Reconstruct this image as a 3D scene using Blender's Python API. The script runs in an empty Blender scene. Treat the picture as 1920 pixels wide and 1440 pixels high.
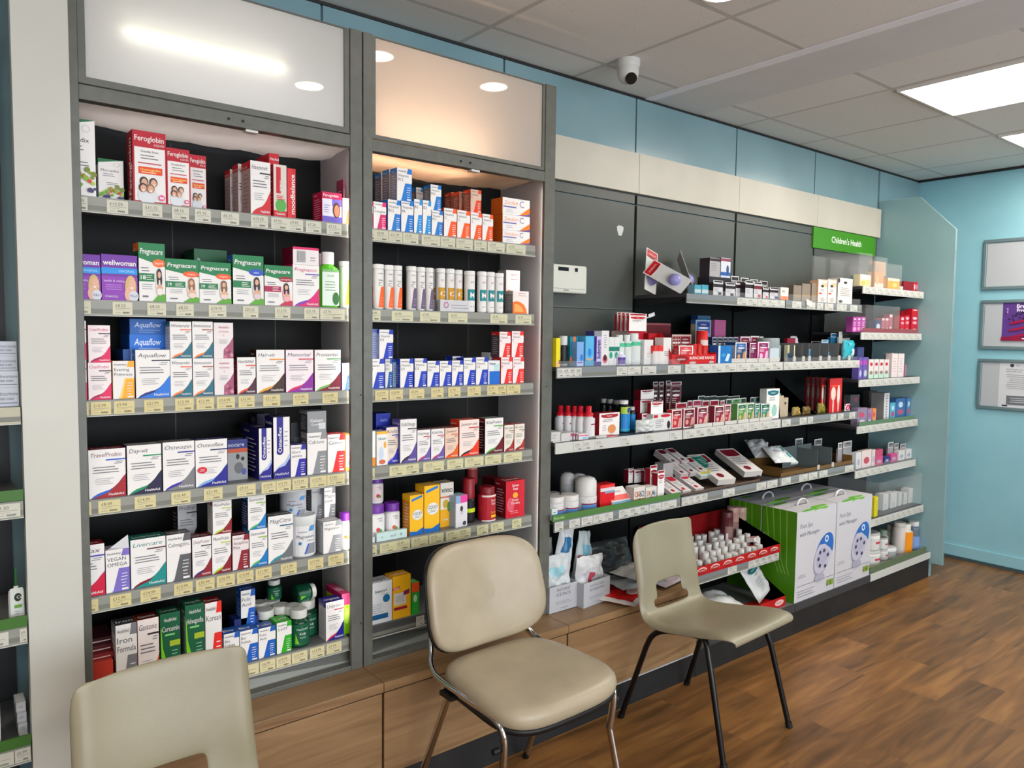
# A pharmacy wall: two lit cabinets, open gondola bays, three chairs. Self-contained; units are metres.
E_PANEL, E_DOWN, E_TUBE, E_BOX, E_WARM, E_STRIP = 13, 16, 3.6, 4, 11, 16
P_FILL, EXPO = 130, .74
CH3 = (2.408, -.73, 3); CH1 = (.436, -.915, 1); CH2 = (1.45, -.75, 1)
import bpy, math, random
from mathutils import Vector, Matrix, noise
random.seed(7)
C = bpy.context.scene.collection
SC = bpy.context.scene
R = math.radians

# ------------------------------------------------------------------ camera geometry (metres; wall with the shelves is y = 0, room towards -y)
YAW, PIT, ROL, FPX = R(38.443), R(3.797), R(0.693), 1415.7
CAM = Vector((0, -2.5014, 1.5257))
FW = Vector((math.sin(YAW)*math.cos(PIT), math.cos(YAW)*math.cos(PIT), -math.sin(PIT)))
_r0 = Vector((math.cos(YAW), -math.sin(YAW), 0)); _u0 = _r0.cross(FW)
RT = _r0*math.cos(ROL) + _u0*math.sin(ROL)
UP = -_r0*math.sin(ROL) + _u0*math.cos(ROL)
def x_at(px, y, z):
    """X of the vertical plane through image column px where it meets the line (y, z)"""
    k = (px-960)/FPX
    n = RT - FW*k
    v = Vector((0, y, z)) - CAM
    return -(n.dot(v))/n.x
def z_at(py, x, y):
    k = (py-720)/FPX
    n = UP + FW*k
    v = Vector((x, y, 0)) - CAM
    return -(n.dot(v))/n.z

# ------------------------------------------------------------------ materials
_mats = {}
def lin(h):
    h = h.lstrip('#')
    if len(h) == 3: h = ''.join(c*2 for c in h)
    out = []
    for i in (0, 2, 4):
        c = int(h[i:i+2], 16)/255
        out.append(c/12.92 if c <= .04045 else ((c+.055)/1.055)**2.4)
    return (*out, 1)
def new_mat(name):
    m = bpy.data.materials.new(name); m.use_nodes = True
    return m, m.node_tree.nodes, m.node_tree.links, m.node_tree.nodes['Principled BSDF']
def M(h, rough=.42, metal=0, tr=0, em=0, alpha=1, spec=.32):
    key = (h, rough, metal, tr, em, alpha, spec)
    if key in _mats: return _mats[key]
    m, N, L, b = new_mat('surface_' + h.strip('#'))
    c = lin(h)
    b.inputs['Roughness'].default_value = rough
    b.inputs['Metallic'].default_value = metal
    b.inputs['Transmission Weight'].default_value = tr
    b.inputs['Alpha'].default_value = alpha
    b.inputs['Specular IOR Level'].default_value = spec
    b.inputs['Base Color'].default_value = c
    if em:
        b.inputs['Emission Color'].default_value = c
        b.inputs['Emission Strength'].default_value = em
    _mats[key] = m
    return m
def noisy(name, h1, h2, scale=8, stretch=(1, 1, 1), rough=.5, bump=0, detail=4, metal=0, lo=.35, hi=.65, bscale=None, spec=.5, coords='Object'):
    m, N, L, b = new_mat(name)
    tc = N.new('ShaderNodeTexCoord'); mp = N.new('ShaderNodeMapping'); mp.inputs['Scale'].default_value = stretch
    L.new(tc.outputs[coords], mp.inputs['Vector'])
    n = N.new('ShaderNodeTexNoise'); n.inputs['Scale'].default_value = scale; n.inputs['Detail'].default_value = detail
    L.new(mp.outputs[0], n.inputs['Vector'])
    r = N.new('ShaderNodeValToRGB'); r.color_ramp.elements[0].position = lo; r.color_ramp.elements[1].position = hi
    r.color_ramp.elements[0].color = lin(h1); r.color_ramp.elements[1].color = lin(h2)
    L.new(n.outputs['Fac'], r.inputs['Fac']); L.new(r.outputs['Color'], b.inputs['Base Color'])
    b.inputs['Roughness'].default_value = rough; b.inputs['Metallic'].default_value = metal
    b.inputs['Specular IOR Level'].default_value = spec
    if bump:
        n2 = N.new('ShaderNodeTexNoise'); n2.inputs['Scale'].default_value = bscale or scale*4; n2.inputs['Detail'].default_value = 3
        L.new(mp.outputs[0], n2.inputs['Vector'])
        bp = N.new('ShaderNodeBump'); bp.inputs['Strength'].default_value = bump; bp.inputs['Distance'].default_value = .004
        L.new(n2.outputs['Fac'], bp.inputs['Height']); L.new(bp.outputs['Normal'], b.inputs['Normal'])
    return m

# ------------------------------------------------------------------ mesh builder
class MB:
    def __init__(s): s.v = []; s.f = []; s.m = []; s.mats = []; s.sm = []
    def mi(s, m):
        if isinstance(m, str): m = M(m)
        if m not in s.mats: s.mats.append(m)
        return s.mats.index(m)
    def add(s, vs, fs, m, smooth=False):
        b = len(s.v); s.v += [tuple(p) for p in vs]; i = s.mi(m)
        for f in fs: s.f.append([b+k for k in f]); s.m.append(i); s.sm.append(smooth)
    def box(s, x0, y0, z0, x1, y1, z1, m, mx=None):
        vs = [Vector((x, y, z)) for x in (x0, x1) for y in (y0, y1) for z in (z0, z1)]
        if mx is not None: vs = [mx @ v for v in vs]
        s.add(vs, [(0, 1, 3, 2), (4, 6, 7, 5), (0, 4, 5, 1), (2, 3, 7, 6), (0, 2, 6, 4), (1, 5, 7, 3)], m)
    def lathe(s, prof, m, n=20, c=(0, 0, 0), sx=1, sy=1, mx=None):
        vs = []; fs = []
        for r, z in prof:
            for k in range(n):
                a = 2*math.pi*k/n
                v = Vector((c[0]+r*sx*math.cos(a), c[1]+r*sy*math.sin(a), c[2]+z)); vs.append(mx @ v if mx is not None else v)
        for j in range(len(prof)-1):
            for k in range(n):
                k2 = (k+1) % n; fs.append((j*n+k, j*n+k2, (j+1)*n+k2, (j+1)*n+k))
        s.add(vs, fs, m, True)
        s.add([vs[k] for k in range(n)][::-1], [tuple(range(n))], m); s.add(vs[-n:], [tuple(range(n))], m)
    def tube(s, pts, r, m, n=10, ry=None, caps=True):
        pts = [Vector(p) for p in pts]; vs = []; fs = []
        prev = None
        for i, p in enumerate(pts):
            t = (pts[min(i+1, len(pts)-1)] - pts[max(i-1, 0)]).normalized()
            if prev is None:
                a = Vector((1, 0, 0)) if abs(t.x) < .8 else Vector((0, 1, 0))
                nrm = (a - t*a.dot(t)).normalized()
            else: nrm = (prev - t*prev.dot(t)).normalized()
            prev = nrm; bi = t.cross(nrm)
            for k in range(n):
                a = 2*math.pi*k/n; vs.append(p + nrm*math.cos(a)*r + bi*math.sin(a)*(ry or r))
        for j in range(len(pts)-1):
            for k in range(n):
                k2 = (k+1) % n; fs.append((j*n+k, j*n+k2, (j+1)*n+k2, (j+1)*n+k))
        s.add(vs, fs, m, True)
        if caps: s.add(vs[:n][::-1], [tuple(range(n))], m); s.add(vs[-n:], [tuple(range(n))], m)
    def build(s, name, parent=None, mx=None, bevel=0):
        me = bpy.data.meshes.new(name)
        me.from_pydata(s.v, [], s.f)
        for m in s.mats: me.materials.append(m)
        me.polygons.foreach_set('material_index', s.m); me.polygons.foreach_set('use_smooth', s.sm)
        me.update()
        o = bpy.data.objects.new(name, me); C.objects.link(o)
        if parent is not None: o.parent = parent
        if mx is not None: o.matrix_local = mx
        if bevel:
            b = o.modifiers.new('soft_edges', 'BEVEL'); b.width = bevel; b.segments = 2; b.limit_method = 'ANGLE'; b.angle_limit = R(40)
        return o
def smooth_path(pts, n=6):
    """Catmull-Rom through the given points"""
    P = [Vector(p) for p in pts]; P = [P[0]*2-P[1]] + P + [P[-1]*2-P[-2]]; out = []
    for i in range(1, len(P)-2):
        for k in range(n):
            t = k/n; a, b, c, d = P[i-1:i+3]
            out.append(.5*((2*b)+(c-a)*t+(2*a-5*b+4*c-d)*t*t+(3*b-a-3*c+d)*t**3))
    out.append(P[-2]); return out
def empty(name, loc=(0, 0, 0), rz=0):
    o = bpy.data.objects.new(name, None); C.objects.link(o); o.location = loc; o.rotation_euler = (0, 0, rz); o.empty_display_size = .05
    return o
def tag(o, label=None, cat=None, group=None, kind=None):
    if label: o['label'] = label
    if cat: o['category'] = cat
    if group: o['group'] = group
    if kind: o['kind'] = kind
    return o
def struct(o): o['kind'] = 'structure'; return o

# ------------------------------------------------------------------ lettering (Blender's own font turned to mesh)
_txt = {}
def glyphs(t, shear=0, bold=0):
    key = (t, shear, bold)
    if key in _txt: return _txt[key]
    cu = bpy.data.curves.new('lettering', 'FONT'); cu.body = t; cu.resolution_u = 2; cu.shear = shear; cu.offset = bold
    ob = bpy.data.objects.new('lettering', cu); me = ob.to_mesh()
    vs = [(v.co.x, v.co.y) for v in me.vertices]; fs = [tuple(p.vertices) for p in me.polygons]
    ob.to_mesh_clear(); bpy.data.objects.remove(ob); bpy.data.curves.remove(cu)
    if not vs: _txt[key] = ([], [], 1); return _txt[key]
    x0 = min(v[0] for v in vs); x1 = max(v[0] for v in vs)
    _txt[key] = ([(x-x0, y) for x, y in vs], fs, x1-x0)
    return _txt[key]

class Art:
    """Print on one face: u runs right, v runs up, both 0..1; every layer lies a hair in front of the last"""
    def __init__(s, mb, fn, w, h, eps=.00022): s.mb = mb; s.fn = fn; s.w = w; s.h = h; s.k = 1; s.eps = eps; s.curved = False
    def P(s, pts, fs, m):
        s.mb.add([s.fn(u*s.w, v*s.h, s.k*s.eps) for u, v in pts], fs, m); s.k += 1
    def rect(s, u0, v0, u1, v1, m):
        n = 8 if s.curved else 1
        pts = []; fs = []
        for i in range(n+1):
            u = u0+(u1-u0)*i/n; pts += [(u, v0), (u, v1)]
        for i in range(n): fs.append((2*i, 2*i+2, 2*i+3, 2*i+1))
        s.P(pts, fs, m)
    def rects(s, rs, m):
        pts = []; fs = []
        for u0, v0, u1, v1 in rs:
            b = len(pts); pts += [(u0, v0), (u1, v0), (u1, v1), (u0, v1)]; fs.append((b, b+1, b+2, b+3))
        s.P(pts, fs, m)
    def poly(s, pts, m):
        if not s.curved: return s.P(pts, [tuple(range(len(pts)))], m)
        # on a round body: cut the shape into narrow upright slices so that it follows the curve
        u0 = min(p[0] for p in pts); u1 = max(p[0] for p in pts); N_ = 8; top = []; bot = []
        for i in range(N_+1):
            u = u0+(u1-u0)*min(max(i/N_, .001), .999); vs = []
            for (a, b), (c, d) in zip(pts, pts[1:]+pts[:1]):
                if (a-u)*(c-u) <= 0 and a != c: vs.append(b+(d-b)*(u-a)/(c-a))
            top.append((u, max(vs))); bot.append((u, min(vs)))
        s.strip(top, bot, m)
    def strip(s, top, bot, m):
        n = len(top); s.P(top+bot, [(n+i, n+i+1, i+1, i) for i in range(n-1)], m)
    def ell(s, cu, cv, ru, rv, m, n=14):
        s.poly([(cu+ru*math.cos(2*math.pi*k/n), cv+rv*math.sin(2*math.pi*k/n)) for k in range(n)], m)
    def disc(s, cu, cv, r, m): s.ell(cu, cv, r, r*s.w/s.h, m)
    def text(s, t, u, v, hh, m, fit=None, shear=0, bold=0, rot=0, al='l', maxu=None):
        """hh: capital height as a share of the face's height; fit: width as a share of the face's width"""
        vs, fs, w = glyphs(t, shear, bold)
        if not vs: return
        sc = hh*s.h/.7; sx = sc
        if fit: sx = fit*s.w/w
        if maxu and sx*w > maxu*s.w: sx = maxu*s.w/w
        off = {'l': 0, 'c': -w/2, 'r': -w}[al]
        pts = []
        for x, y in vs:
            X, Y = (x+off)*sx, y*sc
            if rot: X, Y = -Y, X
            pts.append((u+X/s.w, v+Y/s.h))
        s.P(pts, fs, m)
    def lines(s, u0, v0, u1, v1, n, m, fill=.3, seed=None, ragged=.3):
        rnd = random.Random(seed if seed is not None else int(u0*97+v0*31+n)); rs = []
        st = (v1-v0)/n
        for i in range(n):
            b = v0+i*st+st*.3; rs.append((u0+rnd.random()*.05, b, u1-rnd.random()*ragged*(u1-u0), b+st*fill))
        s.rects(rs, m)
def front(mb, w, h, y=0, x0=None):
    x0 = -w/2 if x0 is None else x0
    return Art(mb, lambda a, b, e: (x0+a, y-e, b), w, h)
def leftside(mb, w, h, d): # face looking to -x, u runs from back to front
    return Art(mb, lambda a, b, e: (-w/2-e, d-a, b), d, h)
def topside(mb, w, h, d):
    return Art(mb, lambda a, b, e: (-w/2+a, b, h+e), w, d)
def curved(mb, rad, w, z0, h, cy=0, cx=0):
    a = Art(mb, lambda p, q, e: (cx+(rad+e)*math.sin((p-w/2)/rad), cy-(rad+e)*math.cos((p-w/2)/rad), z0+q), w, h); a.curved = True
    return a

# ------------------------------------------------------------------ carton prints
W_ = '#e9e6e4'; G_ = '#6d6c70'; K_ = '#26262b'
def swoosh(a, main, acc, hi=.46, lo=.0):
    c = [(.04, .0), (.12, .05), (.25, .1), (.42, .135), (.56, .16), (.68, .21), (.8, .29), (.9, .38), (1, hi)]
    c2 = [(u, max(0, v-.0-(.045 if .1 < u < .7 else .012))) for u, v in c]
    if acc: a.strip(c, [(u, 0) for u, v in c], acc)
    c3 = [(.04, 0), (.12, .01), (.25, .045), (.42, .08), (.54, .115), (.66, .2), (.8, .285), (.9, .375), (1, hi-.005)]
    a.strip(c3, [(u, 0) for u, v in c3], main)
def p_sw(a, k):
    main = k['c']; acc = k.get('a'); t = k.get('t', ''); bar = k.get('b', main)
    a.rect(0, 0, 1, 1, k.get('bg', W_))
    swoosh(a, main, acc)
    a.text(t, .06, .845, .085, k.get('tc', '#5d5b66'), fit=k.get('tw', .84), shear=.22)
    a.rect(.46, .765, 1, .792, bar)
    a.lines(.68, .68, .95, .75, 2, G_, .35)
    a.lines(.1, .5, .85, .66, 3, G_, .32, ragged=.4); a.lines(.15, .27, .68, .42, 4, '#99969c', .25)
    a.text('HealthAid', .94, .04, .05, W_, al='r', maxu=.45, bold=.01)
def p_tr(a, k):
    main = k['c']; a.rect(0, 0, 1, 1, k.get('bg', W_))
    a.poly([(.28, 0), (.55, .55), (1, .55), (1, 0)], k.get('a', main))
    a.poly([(.40, 0), (.62, .52), (1, .52), (1, 0)], main)
    a.rects([(.25+.05*i, 0, .27+.05*i, .04) for i in range(3)], main)
    a.poly([(.66, .84), (.74, 1), (1, 1), (1, .84)], main)
    a.text('HealthAid', .07, .885, .05, '#4a4a50', maxu=.55)
    tt = k.get('t', '').split('|'); tc = k.get('tc', '#3c3c42')
    a.rect(0, .58, 1, .82, k.get('bg', W_))
    for i, t in enumerate(tt): a.text(t, .06, .735-.125*i, .085, tc, maxu=.88)
    a.lines(.62, .1, .93, .46, 5, W_, .22)
    a.rect(.66, .03, .93, .075, W_)
def p_pg(a, k):
    g = '#0f7a45'; a.rect(0, 0, 1, 1, W_)
    a.strip([(0, 1), (1, 1)], [(0, .74), (1, .6)], g)
    a.strip([(0, .74), (.25, .7), (.5, .64), (.8, .58), (1, .56)], [(0, .7), (.25, .66), (.5, .6), (.8, .56), (1, .55)], W_)
    a.text('Pregnacare', .05, .81, .095, W_, fit=.86, shear=.15, bold=.012)
    a.ell(.76, .66, .25, .07, k['c']); a.text(k['t'], .76, .64, .045, W_, al='c', maxu=.4)
    a.lines(.07, .5, .5, .6, 2, G_, .3)
    lab = k.get('l', g); a.rect(0, .34, .58, .48, lab); a.text(k.get('n', '19'), .06, .375, .07, W_, bold=.02); a.lines(.24, .36, .54, .46, 3, W_, .3)
    a.lines(.07, .2, .5, .31, 3, '#8a8a8e', .25); a.lines(.1, .05, .4, .11, 1, G_, .5)
    a.poly([(.5, 0), (.7, .1), (.85, .14), (1, .12), (1, 0)], k.get('h', '#5aa52e'))
    hair = k.get('hair', '#6b4a2c')
    a.ell(.76, .3, .14, .17, k.get('cl', '#e6cfc4')); a.ell(.76, .47, .1, .1, hair); a.ell(.7, .38, .04, .1, hair); a.ell(.83, .38, .04, .1, hair)
    a.ell(.76, .46, .06, .06, '#d9a88a'); a.ell(.78, .2, .12, .1, '#d9a88a'); a.ell(.78, .17, .13, .06, k.get('cl', '#e6cfc4'))
def faces(a, cu, cv, s):
    asp = a.w/a.h
    for dx, dy, hair in ((-.16, .11, '#2c1e18'), (.17, .1, '#4a3a2e'), (-.2, -.08, '#3a251a'), (.06, -.09, '#8a6a4a')):
        a.ell(cu+dx*s, cv+dy*s*asp*1.25, .15*s, .15*s*asp*1.2, hair); a.ell(cu+dx*s+.01, cv+dy*s*asp*1.25-.012, .105*s, .12*s*asp*1.2, '#d8a58a')
        a.ell(cu+dx*s+.01, cv+dy*s*asp*1.25-.035, .04*s, .015*s, '#f4e6e0')
def p_fe(a, k):
    r = '#b8142c'; a.rect(0, 0, 1, 1, r); a.rect(.05, .02, .97, .77, W_)
    a.text('Feroglobin', .06, .86, .075, W_, fit=.88, bold=.012); a.text(k.get('s', 'LIQUID'), .95, .805, .03, W_, al='r', maxu=.4)
    a.text('Gentle Iron', .5, .7, .035, K_, al='c', maxu=.6); a.lines(.22, .6, .8, .68, 2, G_, .3); a.lines(.15, .53, .88, .57, 1, '#c04060', .4)
    a.rect(.16, .4, .88, .5, '#e2461e'); a.text('Haemoglobin', .52, .445, .035, '#ffe46a', al='c', maxu=.64); a.lines(.22, .41, .82, .435, 1, '#ffd9a0', .5)
    a.ell(.42, .1, .3, .12, '#d8dbe0'); faces(a, .45, .24, .85)
    a.disc(.84, .08, .1, '#e0639a'); a.rect(.78, .065, .9, .09, W_)
def p_ww(a, k):
    a.rect(0, 0, 1, 1, '#6d2aa0'); a.rect(0, 0, 1, .52, '#8a35b0'); a.text('wellwoman', .04, .77, .11, W_, fit=.92, bold=.02)
    a.rect(0, .58, 1, .71, '#1b8fe0'); a.text('ORIGINAL', .92, .62, .05, '#a8dcff', al='r', maxu=.45)
    a.text('health & vitality', .06, .4, .05, '#e4c8f0', maxu=.58); a.lines(.06, .22, .55, .36, 3, '#c79ae0', .25); a.text('VITABIOTICS', .08, .06, .04, W_, maxu=.36)
    a.ell(.8, .3, .16, .26, '#d3b070'); a.ell(.83, .34, .09, .13, '#e0b096'); a.ell(.76, .14, .14, .16, '#e0b096'); a.ell(.83, .28, .035, .015, '#fff')
    a.ell(.88, .1, .14, .12, '#cfd0da'); a.text('No1', .88, .075, .06, '#4a3a7a', al='c', maxu=.2)
def p_fx(a, k):
    a.rect(0, 0, 1, 1, W_); a.poly([(0, .9), (1, 1), (0, 1)], '#12693c')
    a.text(k.get('t', 'Floradix'), .1, .7, .06, '#3a3a3a', fit=.72); a.lines(.15, .58, .75, .67, 2, G_, .3); a.lines(.3, .38, .8, .46, 2, G_, .3); a.ell(.72, .88, .13, .05, '#c9cac6'); a.ell(.72, .88, .1, .04, W_)
    rnd = random.Random(5)
    for i in range(34):
        u = .05+.9*rnd.random(); v = .03+(.12+.3*u)*rnd.random()
        a.disc(u, v, .045+.05*rnd.random(), rnd.choice(['#3f3a6a', '#5b4f8a', '#37316a'] if v < .12 else ['#d2452a', '#e0662c', '#6fa82c', '#a5c83a'] if v < .22 else ['#8fb030', '#b5c23a', '#7a8a2a', '#a08a2c']))
def p_bk(a, k):
    """plain blocks: bg, bands [(v0,v1,colour)], rects, ovals, text rows"""
    a.rect(0, 0, 1, 1, k.get('bg', W_))
    for b in k.get('bands', ()): a.rect(b[3] if len(b) > 3 else 0, b[0], b[4] if len(b) > 4 else 1, b[1], b[2])
    if 'sw' in k: swoosh(a, k['sw'], k.get('a'))
    for e in k.get('ov', ()): a.ell(*e)
    for p in k.get('pol', ()): a.poly(*p)
    for t in k.get('tx', ()): a.text(t[0], t[1], t[2], t[3], t[4], maxu=t[5] if len(t) > 5 else .9, al=t[6] if len(t) > 6 else 'l', shear=t[7] if len(t) > 7 else 0, bold=.01)
    for l in k.get('ln', ()): a.lines(*l)
def p_ht(a, k):
    """first-aid pack: white border, coloured panel, dark oval with the maker's name"""
    c = k['c']; a.rect(0, 0, 1, 1, k.get('bg', W_)); a.rect(.07, .05, .93, .95, c)
    a.ell(.5, .84, .42, .1, k.get('o', '#7c1526')); a.text(k.get('t', 'medicare'), .5, .815, .06, W_, al='c', maxu=.72, bold=.01)
    a.ell(.5, .72, .34, .035, W_); a.lines(.12, .5, .6, .66, 3, W_, .3)
    a.ell(.3, .3, .14, .12*a.w/a.h*1.2, k.get('i', '#e8b0a8')); a.poly([(.55, .08), (.72, .55), (.9, .55), (.88, .08)], k.get('i', '#e8b0a8'))
def p_wm(a, k):
    """white pack with oval maker mark on top"""
    c = k['c']; a.rect(0, 0, 1, 1, W_); a.ell(.5, .86, .42, .09, c); a.rect(.08, .86, .92, .93, c); a.text(k.get('t', 'medicare'), .5, .845, .05, W_, al='c', maxu=.7, bold=.01)
    a.lines(.15, .6, .8, .74, 2, G_, .3)
    if k.get('p', 1): a.ell(.62, .28, .2, .2, k.get('i', '#d99a72')); a.lines(.12, .2, .38, .5, 4, '#9a9a9a', .25)
def p_zn(a, k):
    a.rect(0, 0, 1, 1, W_); a.text('Zincofort', .06, .6, .24, '#ee7a2c', fit=.5); a.text('C', .62, .5, .4, '#7a74a8'); a.rect(.02, .42, .5, .5, '#6a62a6')
    a.poly([(.6, 0), (1, .55), (1, 0)], '#ee7a1c'); a.poly([(.5, 0), (.9, .1), (1, .2), (1, 0)], '#5a5096'); a.lines(.1, .1, .45, .34, 2, '#b9b4c4', .3)
PR = dict(sw=p_sw, tr=p_tr, pg=p_pg, fe=p_fe, ww=p_ww, fx=p_fx, bk=p_bk, ht=p_ht, wm=p_wm, zn=p_zn)
# ------------------------------------------------------------------ the room
W = .788; X0 = .340                       # bay width, left edge of the first cabinet
XB = [X0+W*k for k in range(7)]           # bay joints
H = 2.65; XR = 5.66; XL = -2.6; YF = -5.6
teal = noisy('painted_teal_wall', '#8bbfcd', '#94c6d3', 3, rough=.35, detail=3, bump=.04, bscale=60)
teal_panel = noisy('teal_laminate_panel', '#75939b', '#7f9da5', 2.2, rough=.22, detail=3)
cream = noisy('cream_laminate', '#bdb7aa', '#c6c0b3', 3, rough=.4, detail=3)
grey_panel = noisy('grey_slat_laminate', '#474945', '#4e504c', 2.5, rough=.38, detail=3)
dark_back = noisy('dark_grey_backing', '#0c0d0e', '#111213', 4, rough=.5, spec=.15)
frame_grey = noisy('grey_powder_coat', '#5a5b55', '#62635c', 30, rough=.38, detail=2)
kick_black = noisy('black_kickboard', '#17181a', '#202123', 9, rough=.5)
plain_white = noisy('white_paint', '#b9b5ac', '#c4c0b6', 3, rough=.6)
oak = None
def wood(name, c1, c2, c3, plank, rough, gx, spec=.5, mort=None):
    m, N, L, b = new_mat(name)
    tc = N.new('ShaderNodeTexCoord')
    mp = N.new('ShaderNodeMapping'); mp.inputs['Scale'].default_value = gx
    L.new(tc.outputs['Object'], mp.inputs['Vector'])
    n = N.new('ShaderNodeTexNoise'); n.inputs['Scale'].default_value = 1; n.inputs['Detail'].default_value = 7; n.inputs['Distortion'].default_value = .9
    vec = mp.outputs[0]
    if plank:
        br = N.new('ShaderNodeTexBrick'); br.inputs['Scale'].default_value = 1; br.inputs['Brick Width'].default_value = plank[0]; br.inputs['Row Height'].default_value = plank[1]
        br.inputs['Mortar Size'].default_value = .0012; br.inputs['Color1'].default_value = (0, 0, 0, 1); br.inputs['Color2'].default_value = (1, 1, 1, 1); br.inputs['Mortar'].default_value = (.5, .5, .5, 1); br.offset = .37; br.inputs['Bias'].default_value = 0
        L.new(tc.outputs['Object'], br.inputs['Vector'])
        ad = N.new('ShaderNodeVectorMath'); ad.operation = 'MULTIPLY_ADD'; ad.inputs[1].default_value = (7, 13, 5)
        L.new(br.outputs['Color'], ad.inputs[0]); L.new(vec, ad.inputs[2]); vec = ad.outputs[0]
    L.new(vec, n.inputs['Vector'])
    r = N.new('ShaderNodeValToRGB'); e = r.color_ramp.elements
    e[0].position = .3; e[0].color = lin(c1); e[1].position = .72; e[1].color = lin(c3); x = e.new(.52); x.color = lin(c2)
    L.new(n.outputs['Fac'], r.inputs['Fac']); col = r.outputs['Color']
    if plank:
        hs = N.new('ShaderNodeHueSaturation'); mr = N.new('ShaderNodeMapRange'); mr.inputs['To Min'].default_value = .72; mr.inputs['To Max'].default_value = 1.22
        L.new(br.outputs['Color'], mr.inputs['Value']); L.new(mr.outputs[0], hs.inputs['Value']); L.new(col, hs.inputs['Color']); col = hs.outputs['Color']
    L.new(col, b.inputs['Base Color']); b.inputs['Roughness'].default_value = rough; b.inputs['Specular IOR Level'].default_value = spec
    return m
oak = wood('oak_laminate', '#77593c', '#8f6f4d', '#9d7d59', None, .42, (2.0, 14, 26))
floor_m = wood('brown_wood_vinyl', '#5a3c1c', '#7e542b', '#976a38', (.92, .15), .36, (2.2, 17, 1), spec=.4)

def ceiling_mat():
    m, N, L, b = new_mat('ceiling_tiles')
    tc = N.new('ShaderNodeTexCoord')
    br = N.new('ShaderNodeTexBrick'); br.offset = 0; br.inputs['Scale'].default_value = 1; br.inputs['Brick Width'].default_value = .6; br.inputs['Row Height'].default_value = .615
    br.inputs['Mortar Size'].default_value = .011; br.inputs['Mortar Smooth'].default_value = .15
    mp = N.new('ShaderNodeMapping'); mp.inputs['Location'].default_value = (-(3.5-.6*10), .205+.615*20, 0)
    L.new(tc.outputs['Object'], mp.inputs['Vector']); L.new(mp.outputs[0], br.inputs['Vector'])
    br.inputs['Color1'].default_value = lin('#dedcd8'); br.inputs['Color2'].default_value = lin('#d8d6d2'); br.inputs['Mortar'].default_value = lin('#c0bdb8')
    vo = N.new('ShaderNodeTexVoronoi'); vo.inputs['Scale'].default_value = 55; vo.inputs['Randomness'].default_value = 1
    L.new(tc.outputs['Object'], vo.inputs['Vector'])
    n = N.new('ShaderNodeTexNoise'); n.inputs['Scale'].default_value = 7; L.new(tc.outputs['Object'], n.inputs['Vector'])
    lt = N.new('ShaderNodeMath'); lt.operation = 'LESS_THAN'; lt.inputs[1].default_value = .1; L.new(vo.outputs['Distance'], lt.inputs[0])
    gt = N.new('ShaderNodeMath'); gt.operation = 'GREATER_THAN'; gt.inputs[1].default_value = .52; L.new(n.outputs['Fac'], gt.inputs[0])
    mu = N.new('ShaderNodeMath'); mu.operation = 'MULTIPLY'; L.new(lt.outputs[0], mu.inputs[0]); L.new(gt.outputs[0], mu.inputs[1])
    mx = N.new('ShaderNodeMix'); mx.data_type = 'RGBA'; L.new(mu.outputs[0], mx.inputs['Factor']); L.new(br.outputs['Color'], mx.inputs['A']); mx.inputs['B'].default_value = lin('#8d8883')
    L.new(mx.outputs['Result'], b.inputs['Base Color']); b.inputs['Roughness'].default_value = .85; b.inputs['Specular IOR Level'].default_value = .2
    bp = N.new('ShaderNodeBump'); bp.inputs['Strength'].default_value = .5; bp.inputs['Distance'].default_value = .006; bp.invert = True
    L.new(br.outputs['Fac'], bp.inputs['Height']); L.new(bp.outputs['Normal'], b.inputs['Normal'])
    return m
def slab(name, a, b, m, st=True, bevel=0):
    mb = MB(); mb.box(*a, *b, m); o = mb.build(name, bevel=bevel)
    if st: struct(o)
    return o
slab('floor', (XL, YF, -.05), (XR, 0, 0), floor_m)
slab('ceiling', (XL, YF, H), (XR, 0, H+.05), ceiling_mat())
slab('wall_back', (XL, 0, 0), (XR, .1, H), teal_panel)
slab('wall_right', (XR, YF, 0), (XR+.1, .1, H), teal)
slab('wall_left', (XL-.1, YF, 0), (XL, .1, H), plain_white)
slab('wall_front', (XL, YF-.1, 0), (XR, YF, H), plain_white)
slab('trim_1', (XL, -.012, H-.012), (XR, 0, H-.0005), kick_black)  # black strip stands in for the shadow gap where wall meets ceiling
slab('trim_2', (XR-.012, YF, H-.016), (XR, -.012, H-.0005), kick_black)  # same painted shadow gap along the end wall
slab('baseboard_right', (XR-.014, YF, .022), (XR, -.02, .095), teal)
slab('baseboard_back', (XR-.02, YF, 0), (XR, -.02, .022), M('#3f5257', .5))
mb = MB(); mb.box(2.81, YF, H-.0035, 3.165, -.013, H-.0004, noisy('ceiling_beam_paint', '#cdcbcb', '#d3d1d1', 3, rough=.6)); struct(mb.build('trim_3'))
mb = MB(); mb.box(2.762, YF, H-.006, 2.809, -.013, H-.0004, noisy('white_metal_trim', '#e9e7ee', '#efedf4', 10, rough=.4)); struct(mb.build('trim_4'))

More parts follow.
